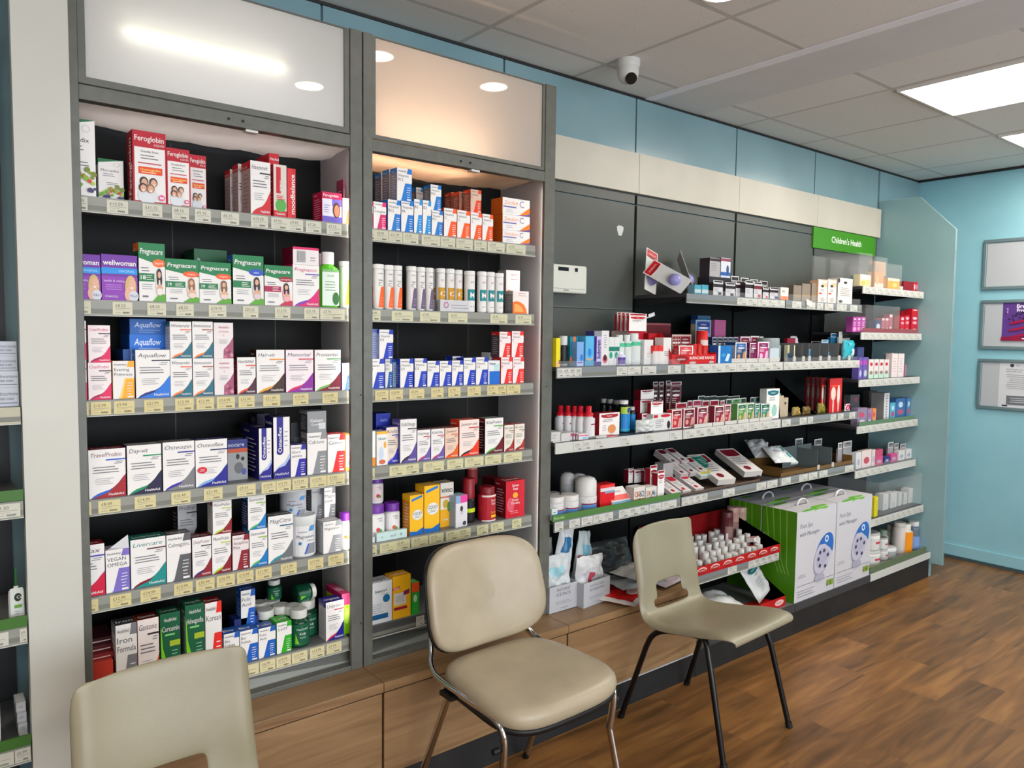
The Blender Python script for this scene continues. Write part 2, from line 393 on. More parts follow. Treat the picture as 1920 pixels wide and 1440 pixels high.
# teal, cream and grey panels on the wall behind the open bays (each lifts off on its own)
ORD = ['first', 'second', 'third', 'fourth', 'fifth', 'sixth']
BAYN = {2: 'first open bay', 3: 'second open bay', 4: 'third open bay', 5: "children's end bay"}
for k in range(-1, 6):
    xa, xb = X0+W*k+.005, X0+W*(k+1)-.005
    nm = BAYN.get(k, {-1: 'bay left of the cabinets', 0: 'left tall cabinet', 1: 'right tall cabinet'}.get(k))
    if k == -1: xa = -.9
    tag(slab('wall_panel', (xa, -.012, 2.384 if k >= 0 else 2.31), (xb if k >= 0 else .2, -.001, H-.014), teal_panel, False), 'teal panel under the ceiling above the ' + nm, 'wall panel', 'teal panels under the ceiling')
    if k >= 2:
        tag(slab('header_panel', (xa-.004, -.04, 2.192), (xb+.004, -.013, 2.378), cream, False, .001), 'blank cream header board above the ' + nm, 'header board', 'cream header boards')
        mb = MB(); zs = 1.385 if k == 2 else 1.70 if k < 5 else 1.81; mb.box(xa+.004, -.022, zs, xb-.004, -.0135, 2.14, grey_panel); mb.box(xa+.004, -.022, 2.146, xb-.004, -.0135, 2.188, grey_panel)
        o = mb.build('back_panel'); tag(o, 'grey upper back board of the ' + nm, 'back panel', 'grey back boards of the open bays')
        lo = MB(); lo.box(xa+.004, -.022, 0, xb-.004, -.0135, zs-.001, dark_back); tag(lo.build('back_panel'), 'charcoal lower back board, darkened for shelf shade, in the '+nm, 'back panel', 'shade-darkened lower back boards of the open bays')  # lower board darker than the upper: shade under the shelves put into its colour
        if k == 2:
            s = MB(); s.box(xa+.004, -.0228, 1.643, xb-.004, -.0221, 1.647, '#1c1d1c'); s.box(xa+.004, -.0228, 1.6471, xb-.004, -.0221, 1.6485, '#8a8b84'); s.build('seam', o)
tag(slab('wall_panel', (XB[6]+.02, -.012, 2.38), (XR-.02, -.001, H-.014), teal_panel, False), 'narrow teal panel in the corner past the end bay', 'wall panel', 'teal panels under the ceiling')
up = MB()
for k in (3, 4, 5):
    u = MB(); u.box(XB[k]-.008, -.012, 0, XB[k]+.008, -.006, 2.19, '#0e0f10'); tag(u.build('shelf_upright'), ['', '', '', 'black slotted upright between the first and second open bays', 'black slotted upright between the second and third open bays', "black slotted upright beside the children's end bay"][k], 'upright', 'black shelf uprights')
# glue mark on the grey board
g = MB()
vs = [(2.60+.020*math.cos(a)*(1+.3*math.sin(3*a)), -.0232, 2.012+.030*math.sin(a)*(1+.25*math.cos(2*a))) for a in [2*math.pi*i/12 for i in range(12)]]
g.add(vs, [tuple(range(12))[::-1]], '#cfd0cb'); g.add([(v[0], -.0222, v[2]) for v in vs], [tuple(range(12))], '#cfd0cb')
g.add(vs+[(v[0], -.0222, v[2]) for v in vs], [(i, (i+1) % 12, 12+(i+1) % 12, 12+i) for i in range(12)], '#cfd0cb')
tag(g.build('filler_patch'), 'small white blob of filler stuck on the grey back board', 'patch')

# end panel
mb = MB(); prof = [(0, 0), (0, 2.437), (-.262, 2.433), (-.487, 2.205), (-.505, .09), (-.43, .09), (-.43, 0)]
xa, xb = XB[6]+.014, XB[6]+.034
pan = noisy('pale_teal_end_panel', '#86a9ae', '#8eb1b6', 2.5, rough=.3)
n = len(prof)
mb.add([(xa, y-.013, z) for y, z in prof]+[(xb, y-.013, z) for y, z in prof], [tuple(range(n))[::-1], tuple(range(n, 2*n))]+[(i, (i+1) % n, n+(i+1) % n, n+i) for i in range(n)], pan)
o = mb.build('end_panel'); tag(o, 'tall pale teal end panel with a sloping top corner closing the shelving', 'end panel')
e = MB(); pts = [prof[1], prof[2], prof[3], prof[4]]
for (y0, z0), (y1, z1) in zip(pts, pts[1:]):
    d = Vector((0, y1-y0, z1-z0)); nn = Vector((0, d.z, -d.y)).normalized()*-.0015
    e.add([(x, y-.013+s*nn.y*-1, z+s*nn.z*-1) for x in (xa-.001, xb+.001) for (y, z) in ((y0, z0), (y1, z1)) for s in (0, -1)], [(0, 1, 3, 2), (4, 6, 7, 5), (0, 4, 5, 1), (2, 3, 7, 6), (0, 2, 6, 4), (1, 5, 7, 3)], '#b4d3d6')
e.build('edge_strip', o)
# cream pilaster left of the cabinets
o = slab('pilaster', (.203, -.335, 0), (.322, -.300, H-.014), noisy('pale_grey_post_paint', '#bdbcb4', '#c5c4bc', 2, rough=.42), False)
tag(o, 'tall pale grey flat post standing left of the lit cabinets', 'post')

# sign
o = MB(); o.box(XB[5]-.03+.006, -.032, 2.066, XB[6]-.045, -.0225, 2.19, '#3d8a16'); sg = o.build('sign_board')
tag(sg, "green sign board with white Children's Health lettering under the header", 'sign')
t = MB(); a = Art(t, lambda u, v, e: (XB[5]-.024+u, -.0322-e, 2.066+v), .77, .124); a.text("Children's Health", .27, .38, .3, '#eef4ea', fit=.48, bold=.01); t.build('lettering', sg)

# ------------------------------------------------------------------ lights
def panel_light(x, y, lab, s=.6, em=26, col='#fff6e8'):
    t = empty('ceiling_light', (x, y, H)); tag(t, lab, 'ceiling light', 'square ceiling light panels')
    f = MB(); a = s/2-.004
    for q in ((-a, -a, a, -a+.012), (-a, a-.012, a, a), (-a, -a+.012, -a+.012, a-.012), (a-.012, -a+.012, a, a-.012)): f.box(q[0], q[1], -.012, q[2], q[3], -.0005, '#d8d6d0')
    f.build('frame', t)
    d = MB(); d.box(-a+.0125, -a+.0125, -.008, a-.0125, a-.0125, -.002, M(col, em=em)); d.build('diffuser', t)
panel_light(3.82, -1.13, 'bright square ceiling light, the nearer of the two in view', em=E_PANEL)
panel_light(5.02, -1.13, 'bright square ceiling light nearer the blue end wall', em=E_PANEL)
for x, y, l in ((3.8, -3.3, 'square ceiling light out over the shop floor'), (1.1, -3.6, 'square ceiling light behind the viewer'), (-1.2, -1.9, 'square ceiling light left of the viewer'), (-1.2, -4.2, 'square ceiling light in the rear left of the shop')):
    panel_light(x, y, l, em=E_PANEL)
for x, y, l in ((1.46, -1.46, 'round recessed downlight mirrored in the left header pane'), (1.52, -.92, 'round recessed downlight mirrored at the left of the right header pane'), (2.11, -.92, 'round recessed downlight mirrored inside the right header pane')):
    t = empty('downlight', (x, y, H)); tag(t, l, 'downlight', 'round recessed downlights')
    b = MB(); b.lathe([(.075, -.004), (.08, -.0005)], '#d8d8d8', 28); b.build('rim', t)
    b = MB(); b.lathe([(.062, -.0052), (.062, -.0041)], M('#fff2e0', em=E_DOWN), 28); b.build('lamp_disc', t)

# CCTV camera
t = empty('security_camera', (2.335, -.30, H)); tag(t, 'white turret security camera with black lens under the ceiling tiles', 'security camera')
wp = M('#c9c8c4', .35)
b = MB(); b.lathe([(.046, -.03), (.049, -.024), (.049, 0)], wp, 32); b.build('mount', t)
b = MB(); b.lathe([(.0, -.098), (.014, -.096), (.028, -.088), (.039, -.074), (.044, -.058), (.045, -.03)], wp, 32, mx=Matrix.Rotation(R(0), 4, 'Y')); bd = b.build('dome', t)
d = Vector((-.25, -.62, -.55)).normalized(); q = Vector((0, 0, 1)).rotation_difference(d).to_matrix().to_4x4()
b = MB(); b.lathe([(.0235, .030), (.0235, .047), (.021, .050)], M('#1a1a1c', .2), 28, mx=Matrix.Translation((0, 0, -.056)) @ q); b.build('lens', t)

# white controller box on the back board
t = empty('heater_controller', (2.235, -.0225, 1.705)); tag(t, 'white wall unit with a small dark display beside the cabinet post', 'wall unit')
mb = MB(); mb.box(-.11, -.05, 0, .11, 0, .122, M('#d6d6cc', .35)); mb.build('casing', t, bevel=.008)
mb = MB(); mb.box(-.062, -.0515, .094, -.002, -.0505, .110, M('#17181a', .2)); mb.build('display', t); mb = MB(); mb.box(.035, -.0515, .094, .052, -.0505, .110, M('#17181a', .2)); mb.build('sensor_window', t)
mb = MB(); mb.box(-.095, -.0515, .018, .095, -.0505, .0195, '#8f8f86'); mb.build('flap_line', t); mb = MB(); mb.box(-.03, -.0515, .010, .0, -.0505, .014, '#7d7d76'); mb.build('maker_mark', t)

# ------------------------------------------------------------------ posters on the end wall
def poster(z0, z1, ya, lab, content):
    t = empty('poster_frame', (XR-.001, ya, z0)); tag(t, lab, 'poster frame', 'aluminium poster frames on the blue wall')
    w = .86; h = z1-z0; al = M('#8fa3a8', .3, .6)
    f = MB()
    for (a0, b0, a1, b1) in ((0, 0, w, .022), (0, h-.022, w, h), (0, .022, .022, h-.022), (w-.022, .022, w, h-.022)): f.box(-.016, -a1, b0, 0, -a0, b1, al)
    f.build('frame', t, bevel=.004)
    p = MB(); p.box(-.006, -w+.023, .023, -.001, -.023, h-.023, '#b3b7bd'); p.build('backing_sheet', t)
    if content:
        m = MB(); a = Art(m, lambda u, v, e: (-.0062-e, -u-content[0], v+content[1]), content[2], content[3]); content[4](a); m.build('leaflet', t)
def leaf_purple(a):
    a.rect(0, 0, 1, 1, '#5d3a86'); a.text('Bre', .2, .84, .1, '#f0eaf4', bold=.02); a.text('fron', .2, .73, .1, '#f0eaf4', bold=.02); a.text('nhs.uk', .08, .7, .04, '#e8e0f0', rot=1)
    rnd = random.Random(3)
    for i in range(26): a.disc(.05+.4*rnd.random(), .5+.25*rnd.random(), .014, '#2c2148')
    for v in (.2, .38, .56): a.poly([(.1, v-.1), (.5, v+.06), (1, v+.1), (1, v+.03), (.5, v), (.14, v-.14)], '#a3173c')
    a.rect(0, 0, 1, .1, '#8c1840'); a.lines(.3, .03, .9, .08, 1, '#f0eaf4', .5)
def leaf_white(a):
    a.rect(0, 0, 1, 1, '#cfd1d6'); a.disc(.18, .92, .03, '#3a3d52'); a.text('NHS', .24, .905, .025, '#3a3d52')
    a.text('NHS Flu Jabs from', .1, .82, .03, '#4a4c54', maxu=.85); a.text('every week here', .1, .775, .03, '#4a4c54', maxu=.8)
    a.lines(.1, .4, .95, .74, 8, '#8c8e96', .25, ragged=.15); a.rect(.12, .06, .55, .26, '#6c7078'); a.lines(.16, .1, .5, .23, 3, '#c9ccd2', .3); a.rect(.06, .02, .14, .05, '#17181c')
poster(1.856, 2.19, -.455, 'empty aluminium poster frame, top of three on the blue wall', None)
poster(1.46, 1.79, -.458, 'aluminium poster frame holding a purple and red poster', (.13, .06, .4, .255, leaf_purple))
poster(1.06, 1.398, -.46, 'aluminium poster frame holding a white printed notice, lowest of three', (.128, .022, .4, .30, leaf_white))
# ------------------------------------------------------------------ tall lit cabinets
YC = -.311
pane_m, N, L, b = new_mat('opal_acrylic')
for n_ in list(N): N.remove(n_)
out = N.new('ShaderNodeOutputMaterial'); mixa = N.new('ShaderNodeMixShader'); mixb = N.new('ShaderNodeMixShader')
tl = N.new('ShaderNodeBsdfTranslucent'); tl.inputs['Color'].default_value = lin('#ecebe6'); df = N.new('ShaderNodeBsdfDiffuse'); df.inputs['Color'].default_value = lin('#d6d5d0')
gl = N.new('ShaderNodeBsdfGlossy'); gl.inputs['Roughness'].default_value = .025; fr = N.new('ShaderNodeFresnel'); fr.inputs['IOR'].default_value = 1.5
mixa.inputs[0].default_value = .45; L.new(tl.outputs[0], mixa.inputs[1]); L.new(df.outputs[0], mixa.inputs[2])
L.new(fr.outputs[0], mixb.inputs[0]); L.new(mixa.outputs[0], mixb.inputs[1]); L.new(gl.outputs[0], mixb.inputs[2]); L.new(mixb.outputs[0], out.inputs[0])
sheet_m, N, L, b = new_mat('crinkled_diffuser_sheet')
for n_ in list(N): N.remove(n_)
out = N.new('ShaderNodeOutputMaterial'); mx_ = N.new('ShaderNodeMixShader'); tl = N.new('ShaderNodeBsdfTranslucent'); tl.inputs['Color'].default_value = lin('#dccfc4'); pb = N.new('ShaderNodeBsdfPrincipled'); pb.inputs['Base Color'].default_value = lin('#b5aaa0'); pb.inputs['Roughness'].default_value = .3
mx_.inputs[0].default_value = .5; L.new(tl.outputs[0], mx_.inputs[1]); L.new(pb.outputs[0], mx_.inputs[2]); L.new(mx_.outputs[0], out.inputs[0])

def cabinet(k, lab, warm):
    xa, xb = XB[k], XB[k+1]
    t = empty('display_cabinet', (xa+W/2, YC/2, .425)); tag(t, lab, 'display cabinet', 'tall grey lit display cabinets')
    hx, z0, zt = W/2, -.0, 2.052; xl = -hx-(.105 if k == 0 else 0)  # local: x -hx..hx, y relative, z from .425
    yf = YC-YC/2; yb = -YC/2-.014; Z = lambda z: z-.425
    f = MB(); pw = .024 if k == 0 else .022
    lw = .026
    cx_ = xa+W/2; PA, PB, PC, PD = [v-cx_ for v in ((.322, .345, 1.086, 1.1265) if k == 0 else (1.1305, 1.163, 1.886, 1.937))]
    for a, c in ((PA, PB), (PC, PD)):
        f.box(a, yf, 0, c, yf+.0145, Z(2.46), frame_grey)
    f.box(PB, yf+.001, Z(2.100), PC, yf+.034, Z(2.137), frame_grey)     # rail under the header
    f.box(PB, yf+.001, 0, PC, yf+.034, .016, frame_grey)                # bottom rail
    fo = f.build('frame', t, bevel=.0015)
    hf = MB(); a0, a1, b0, b1, s = PB+.001, PC-.001, Z(2.141), Z(2.458), .017 if k == 0 else .012
    hf.box(a0, yf+.004, b0, a1, yf+.02, b0+s, frame_grey); hf.box(a0, yf+.004, b1-.004, a1, yf+.02, b1, frame_grey); hf.box(a0, yf+.004, b0+s, a0+s, yf+.02, b1-.004, frame_grey); hf.box(a1-s, yf+.004, b0+s, a1, yf+.02, b1-.004, frame_grey)
    hf.build('header_frame', t)
    p = MB(); q0, q1, r0, r1 = a0+s-.004, a1-s+.004, b0+s-.004, b1-.001; cs = [(q0, r0), (q1, r0), (q1, r1), (q0, r1)]
    p.add([(u, yf+.009, v) for u, v in cs]+[(u, yf+.012, v) for u, v in cs], [(0, 1, 2, 3), (0, 4, 5, 1), (1, 5, 6, 2), (2, 6, 7, 3), (3, 7, 4, 0)], pane_m); p.build('header_pane', t)
    # light box: sides, back, inner shelf
    bx = MB(); wm = M('#d9cdbd' if warm else '#dcdcd6', .6)
    bx.box(-hx+.004, yf+.036, Z(2.14), -hx+.012, yb, Z(2.458), wm); bx.box(hx-.012, yf+.036, Z(2.14), hx-.004, yb, Z(2.458), wm); bx.box(-hx+.012, yb-.012, Z(2.14), hx-.012, yb-.001, Z(2.458), wm)
    bx.box(-hx+.012, yf+.03, Z(2.4585), hx-.012, yb, Z(2.463), wm)
    bx.build('light_box', t)
    tb = MB()
    if not warm:
        q = MB(); q.tube([(-.285, yf+.036, Z(2.296)), (.150, yf+.036, Z(2.296))], .009, M('#fffbee', em=E_TUBE), 12); q.build('light_tube', t)
        q = MB(); q.tube([(-.34, .03, Z(2.19)), (.34, .03, Z(2.19))], .012, M('#f4f4ff', em=E_BOX), 12); q.build('light_tube', t)
    else:
        q = MB(); q.tube([(-.34, yf+.13, Z(2.165)), (.10, yf+.13, Z(2.165))], .012, M('#ffcfa6', em=E_WARM), 12); q.build('light_tube', t)
    # crinkled sheet under the light box
    sh = MB(); nx, ny = 44, 14; vs = []; fs = []
    rnd = 3.7 if warm else 1.3
    for j in range(ny+1):
        for i in range(nx+1):
            u = i/nx; v = j/ny; x = -hx+.012+(W-.024)*u; y = yf+.038+(yb-.02-yf-.038)*v
            z = Z(2.118)-.010*math.sin(math.pi*u)-.012*v+.006*noise.noise(Vector((u*7+rnd, v*3+u*4, rnd)))+.004*noise.noise(Vector((u*19, v*5+u*9, rnd)))
            vs.append((x, y, z))
    for j in range(ny):
        for i in range(nx): a = j*(nx+1)+i; fs.append((a, a+1, a+nx+2, a+nx+1))
    sh.add(vs, fs, sheet_m, True); sh.build('diffuser_sheet', t)
    ck = MB(); ck.box(.03, yf+.006, Z(2.093), .065, yf+.03, Z(2.0995), '#d8d8d4'); ck.build('catch', t)
    for x in (-.02, .02): sc = MB(); sc.lathe([(.004, 0), (.004, .0015)], '#141414', 10, mx=Matrix.Translation((x, yf-.0001, Z(2.118))) @ Matrix.Rotation(R(90), 4, 'X')); sc.build('rail_screw', t)
    # inside: back, sides, foot board
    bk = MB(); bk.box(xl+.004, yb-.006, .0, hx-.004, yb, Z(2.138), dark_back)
    for x in (-.1, .22): bk.box(x-.002, yb-.0065, .03, x+.002, yb-.006, Z(2.09), '#101012')
    bk.build('back_board', t)
    sd = MB(); sl_ = xl+.003 if k == 0 else PA+.0005; sd.box(sl_, yf+.036, 0, sl_+.008, yb-.007, Z(2.138), M('#77787a', .35)); sd.build('side_board', t)
    sd = MB(); sr = PC+.012 if k else hx-.011; sd.box(sr, yf+.0155, 0, sr+.008, yb-.007, Z(2.138), M('#a9a9ac', .3)); sd.build('side_board', t)
    sl = MB(); sl.add([(-hx+.012, yf+.036, .018), (hx-.012, yf+.036, .018), (hx-.012, yf+.05, .075), (-hx+.012, yf+.05, .075), (-hx+.012, yb-.007, .075), (hx-.012, yb-.007, .075), (-hx+.012, yb-.007, 0), (hx-.012, yb-.007, 0), (-hx+.012, yf+.036, 0), (hx-.012, yf+.036, 0)],
        [(0, 1, 3, 2), (2, 3, 5, 4), (4, 5, 7, 6), (6, 7, 9, 8), (8, 9, 1, 0), (0, 2, 4, 6, 8), (1, 9, 7, 5, 3)], M('#85867f', .35)); sl.build('sill', t)
    # slim light strips standing behind the posts, shining in
    for sx, e in ((1, E_STRIP), (-1, E_STRIP*.35)):
        st = MB(); x = PC+.0085 if sx > 0 else (xl+.0147 if k == 0 else PA+.016); st.box(x-.003, yf+.0155, Z(.6), x+.003, yf+.0185, Z(2.08), M('#fff8ea', em=e)); st.build('light_strip', t)
    for zz in (.55, 1.3): sc2 = MB(); sc2.lathe([(.003, 0), (.003, .001)], '#2a2a2a', 8, mx=Matrix.Translation((hx-.008, yf-.0001, zz-.4)) @ Matrix.Rotation(R(90), 4, 'X')); sc2.build('post_screw', t)
cabinet(0, 'tall grey lit display cabinet of boxed supplements, the left one', False)
cabinet(1, 'tall grey lit display cabinet with the peach header, the right one', True)

# ------------------------------------------------------------------ oak plinth under cabinets and first open bay
YP = -.452; ZP = .425
mb = MB()
seams = [XB[0]-.005, XB[1], XB[2], XB[3]]
for a, c in zip(seams, seams[1:]): mb.box(a+.0008, YP, ZP-.03, c-.0008, -.026, ZP, oak)
tag(mb.build('bench_top', bevel=.0015), 'long oak bench top under the cabinets and first open bay', 'bench top')
for k in range(3):
    t = empty('plinth_cabinet', (XB[k]+W/2, YP/2, 0)); tag(t, 'low oak plinth drawer unit under the ' + ['left tall cabinet', 'right tall cabinet', 'first open bay'][k], 'plinth drawer unit', 'oak plinth drawer units')
    y = YP-YP/2
    d = MB(); d.box(-W/2+.004, y+.006, .118, W/2-.004, y+.024, ZP-.036, oak); d.build('drawer_front', t, bevel=.001)
    d = MB(); d.box(-W/2+.002, y+.026, .118, W/2-.002, -y-.028, ZP-.031, '#3a3026'); d.build('carcass', t)
    d = MB(); d.box(-W/2, y+.012, 0, W/2, y+.026, .114, kick_black); d.build('kickboard', t)
    if k == 2:
        d = MB(); d.box(-W/2+.004, y+.004, .112, W/2-.004, y+.011, .117, M('#b9bab8', .35)); d.build('metal_edge', t)

# ------------------------------------------------------------------ shelves
rail_m = M('#8f9089', .35); rail_d = M('#77786f', .4); lip_m = M('#c4c3bb', .3); board_m = M('#6a6b6c', .4); board_d = M('#3a3b3e', .4)
SHELF = {}; LIM = {}; SHOBJ = {}
def ticket(parent, x0, x1, yf, z, col, price, n=1, sm=False, hh=.0335, zo=-.0385):
    m = MB(); w = x1-x0; a = Art(m, lambda u, v, e: (x0+u, yf-.0008-e, z+zo+v), w, hh, .0002)
    m.box(x0, yf-.0008, z+zo, x1, yf-.0001, z+zo+hh, col)
    for i in range(n):
        u0 = i/n; uw = 1/n
        if price: a.text(price[i % len(price)] if isinstance(price, list) else price, u0+uw*.14, .6, .24, '#55534c', maxu=uw*.6)
        a.rects([(u0+uw*.14, .48, u0+uw*.9, .52), (u0+uw*.14, .36, u0+uw*.6, .39), (u0+uw*.14, .14, u0+uw*.4, .18)], '#9a968a')
        a.rects([(u0+uw*(.5+.035*j), .1, u0+uw*(.52+.035*j), .24) for j in range(10)], '#5c5a52')
    m.build('price_ticket', parent)
def shelf(key, xa, xb, z, lab, tickets=(), yf=-.29, yb=-.03, col='#d8d0ac', dark=False, rail=None, white=False, light=None):
    t = empty('shelf', ((xa+xb)/2, (yf+yb)/2, z)); tag(t, lab, 'shelf', 'grey shelves with price rails')
    cx, cy = (xa+xb)/2, (yf+yb)/2
    b = MB(); b.box(xa-cx, yf+.006-cy, -.016, xb-cx, yb-cy, 0, board_d if dark else board_m); b.build('shelf_board', t)
    r = MB(); r.box(xa-cx, yf-cy, -.041, xb-cx, yf+.005-cy, -.001, rail if rail else rail_m)
    r.box(xa-cx, yf-.0006-cy, -.036, xb-cx, yf-.0001-cy, -.024, rail_d if not white else (rail or rail_m))
    r.box(xa-cx, yf-.004-cy, -.043, xb-cx, yf+.005-cy, -.0411, lip_m); r.build('price_rail', t)
    if xa > 1.9:
        for x in (xa+.006, xb-.008):
            b = MB(); v = [(x-cx, yf+.02-cy, -.017), (x-cx, yb-cy, -.017), (x-cx, yb-cy, -.06), (x-cx, yf+.05-cy, -.03)]; b.add(v+[(p[0]+.003, p[1], p[2]) for p in v], [(0, 1, 2, 3), (7, 6, 5, 4), (0, 4, 5, 1), (1, 5, 6, 2), (2, 6, 7, 3), (3, 7, 4, 0)], '#1f2022'); b.build('bracket', t)
    for tk in tickets:
        p0, p1 = tk[0], tk[1]; c = tk[3] if len(tk) > 3 and tk[3] else col; n = tk[4] if len(tk) > 4 else 1
        ta, tb_ = max(x_at(p0, yf, z-.02), xa+.002), min(x_at(p1, yf, z-.02), xb-.001)
        ticket(t, ta-cx, tb_-cx, yf-.0008-cy, 0, c, tk[2], n)
    SHELF[key] = (z, yf, lab); SHOBJ[key] = t
    if key[0] in 'AB': LIM[key] = (xa, xb+.018)
    elif key[0] == 'C': LIM[key] = (xa+.001, 9)
    elif key[0] == 'F': LIM[key] = (xa-.05, XB[6]+.010)
    elif key[0] == 'L': LIM[key] = (xa, xb)
    return t
CO = {}
def cabshelves():  # ticket colours differ by shelf, with the tone of the light put in
    A = [
     (1.866, [(140, 164, '£8.95'), (200, 240, '£13.50'), (267, 304, '£11.15'), (322, 354, '£8.15'), (365, 395, '£5.15'), (414, 448, '£6.15'), (470, 502, '£13.30'), (508, 540, '£9.95'), (540, 568, '£9.95'), (573, 602, '£7.26'), (612, 640, '£7.15')], '#c9c8b8'),
     (1.602, [(130, 170, '£8.55'), (211, 248, '£8.55'), (276, 311, '£8.25'), (330, 363, '£8.55'), (391, 424, '£19.75'), (455, 484, '£20.25'), (515, 544, '£13.55'), (570, 598, '£21.95'), (600, 646, '£7.95')], '#ccc9b0'),
     (1.340, [(130, 166, '£16.99'), (170, 208, '£16.99'), (213, 252, '£9.99'), (270, 306, '£21.99'), (328, 363, '£12.99'), (368, 401, '£12.99'), (406, 440, '£14.99'), (447, 477, '£15.99'), (493, 525, '£21.99'), (549, 578, '£15.99'), (604, 633, '£14.99')], '#d2c48c'),
     (1.078, [(135, 171, '£8.99'), (184, 226, '£8.49'), (252, 292, '£14.99'), (321, 357, '£15.49'), (382, 417, '£21.99'), (444, 479, '£9.33'), (490, 517, '£14.99'), (518, 545, '£11.99'), (548, 577, '£13.99'), (581, 612, '£13.95'), (613, 646, '£7.95')], '#d3c897'),
     (.818, [(145, 184, '£9.77'), (206, 246, '£12.99'), (263, 301, '£14.99'), (326, 361, '£13.99'), (367, 402, '£30.99'), (406, 440, '£16.99'), (444, 475, '£15.99'), (479, 509, '£11.99'), (526, 556, '£15.99'), (577, 606, '£17.99'), (615, 644, '£9.99')], '#d3c48e'),
     (.530, [(440, 485, '£2.99'), (487, 516, '£6.99'), (518, 545, '£14.99'), (547, 576, '£15.99'), (581, 608, '£13.99'), (612, 640, '£9.99')], '#d6cca0')]
    B = [
     (1.861, [(690, 703, ''), (703, 728, '£8.99'), (729, 754, '£11.99'), (755, 784, '£7.99'), (790, 825, '£9.99'), (826, 853, '£4.99'), (855, 886, '£9.99'), (889, 912, '£6.99'), (914, 946, '£9.99'), (949, 985, '£5.95')], '#c6c4ac'),
     (1.602, [(690, 713, '£3.99'), (734, 774, '£3.99'), (787, 825, '£3.95'), (840, 876, '£5.99'), (919, 951, '£5.95'), (966, 996, '£6.95')], '#cbc8a8'),
     (1.340, [(703, 728, '£10.99'), (730, 755, '£10.99'), (767, 795, '£6.99'), (808, 831, '£11.99'), (840, 863, '£7.95'), (876, 901, '£6.99'), (913, 949, '£9.99', None, 2), (950, 975, '£6.95')], '#d3c48e'),
     (1.083, [(690, 702, ''), (730, 785, '£9.99', None, 2), (793, 832, '£6.75'), (838, 868, '£9.99'), (871, 906, '£6.99'), (909, 939, '£8.99'), (944, 978, '£9.99')], '#cfc99e'),
     (.826, [(690, 706, '£4.95'), (712, 768, '£5.99', None, 2), (771, 802, '£6.99'), (804, 831, '£5.95'), (836, 882, '£9.99', None, 2), (894, 915, '£8.95'), (920, 944, '£9.95'), (960, 977, '£8.95')], '#cfc99e'),
     (.545, [(780, 795, '£4.49', '#c8c8c4')], '#c8c8c4')]
    for n, (z, tk, col) in enumerate(A):
        shelf('A%d' % (n+1), XB[0]-.078, XB[1]-.040, z, '%s shelf inside the left tall cabinet' % (['top', 'second', 'third', 'fourth', 'fifth', 'bottom'][n]), tk, col=col)
        CO['A%d' % (n+1)] = "on left cabinet's %s shelf" % (['top', 'second', 'third', 'fourth', 'fifth', 'bottom'][n])
    for n, (z, tk, col) in enumerate(B):
        shelf('B%d' % (n+1), XB[1]+.027, XB[2]-.056, z, '%s shelf inside the right tall cabinet' % (['top', 'second', 'third', 'fourth', 'fifth', 'bottom'][n]), tk, col=col, rail=(M('#4a4b4d') if n == 5 else None))
        CO['B%d' % (n+1)] = "on right cabinet's %s shelf" % (['top', 'second', 'third', 'fourth', 'fifth', 'bottom'][n])
cabshelves()
def T(*rng): # runs of tickets on the open shelves: (px0, px1, how many)
    return [(a, b, '£4.95', None, n) for a, b, n in rng]
OW = '#c9c8c2'; YO = -.335
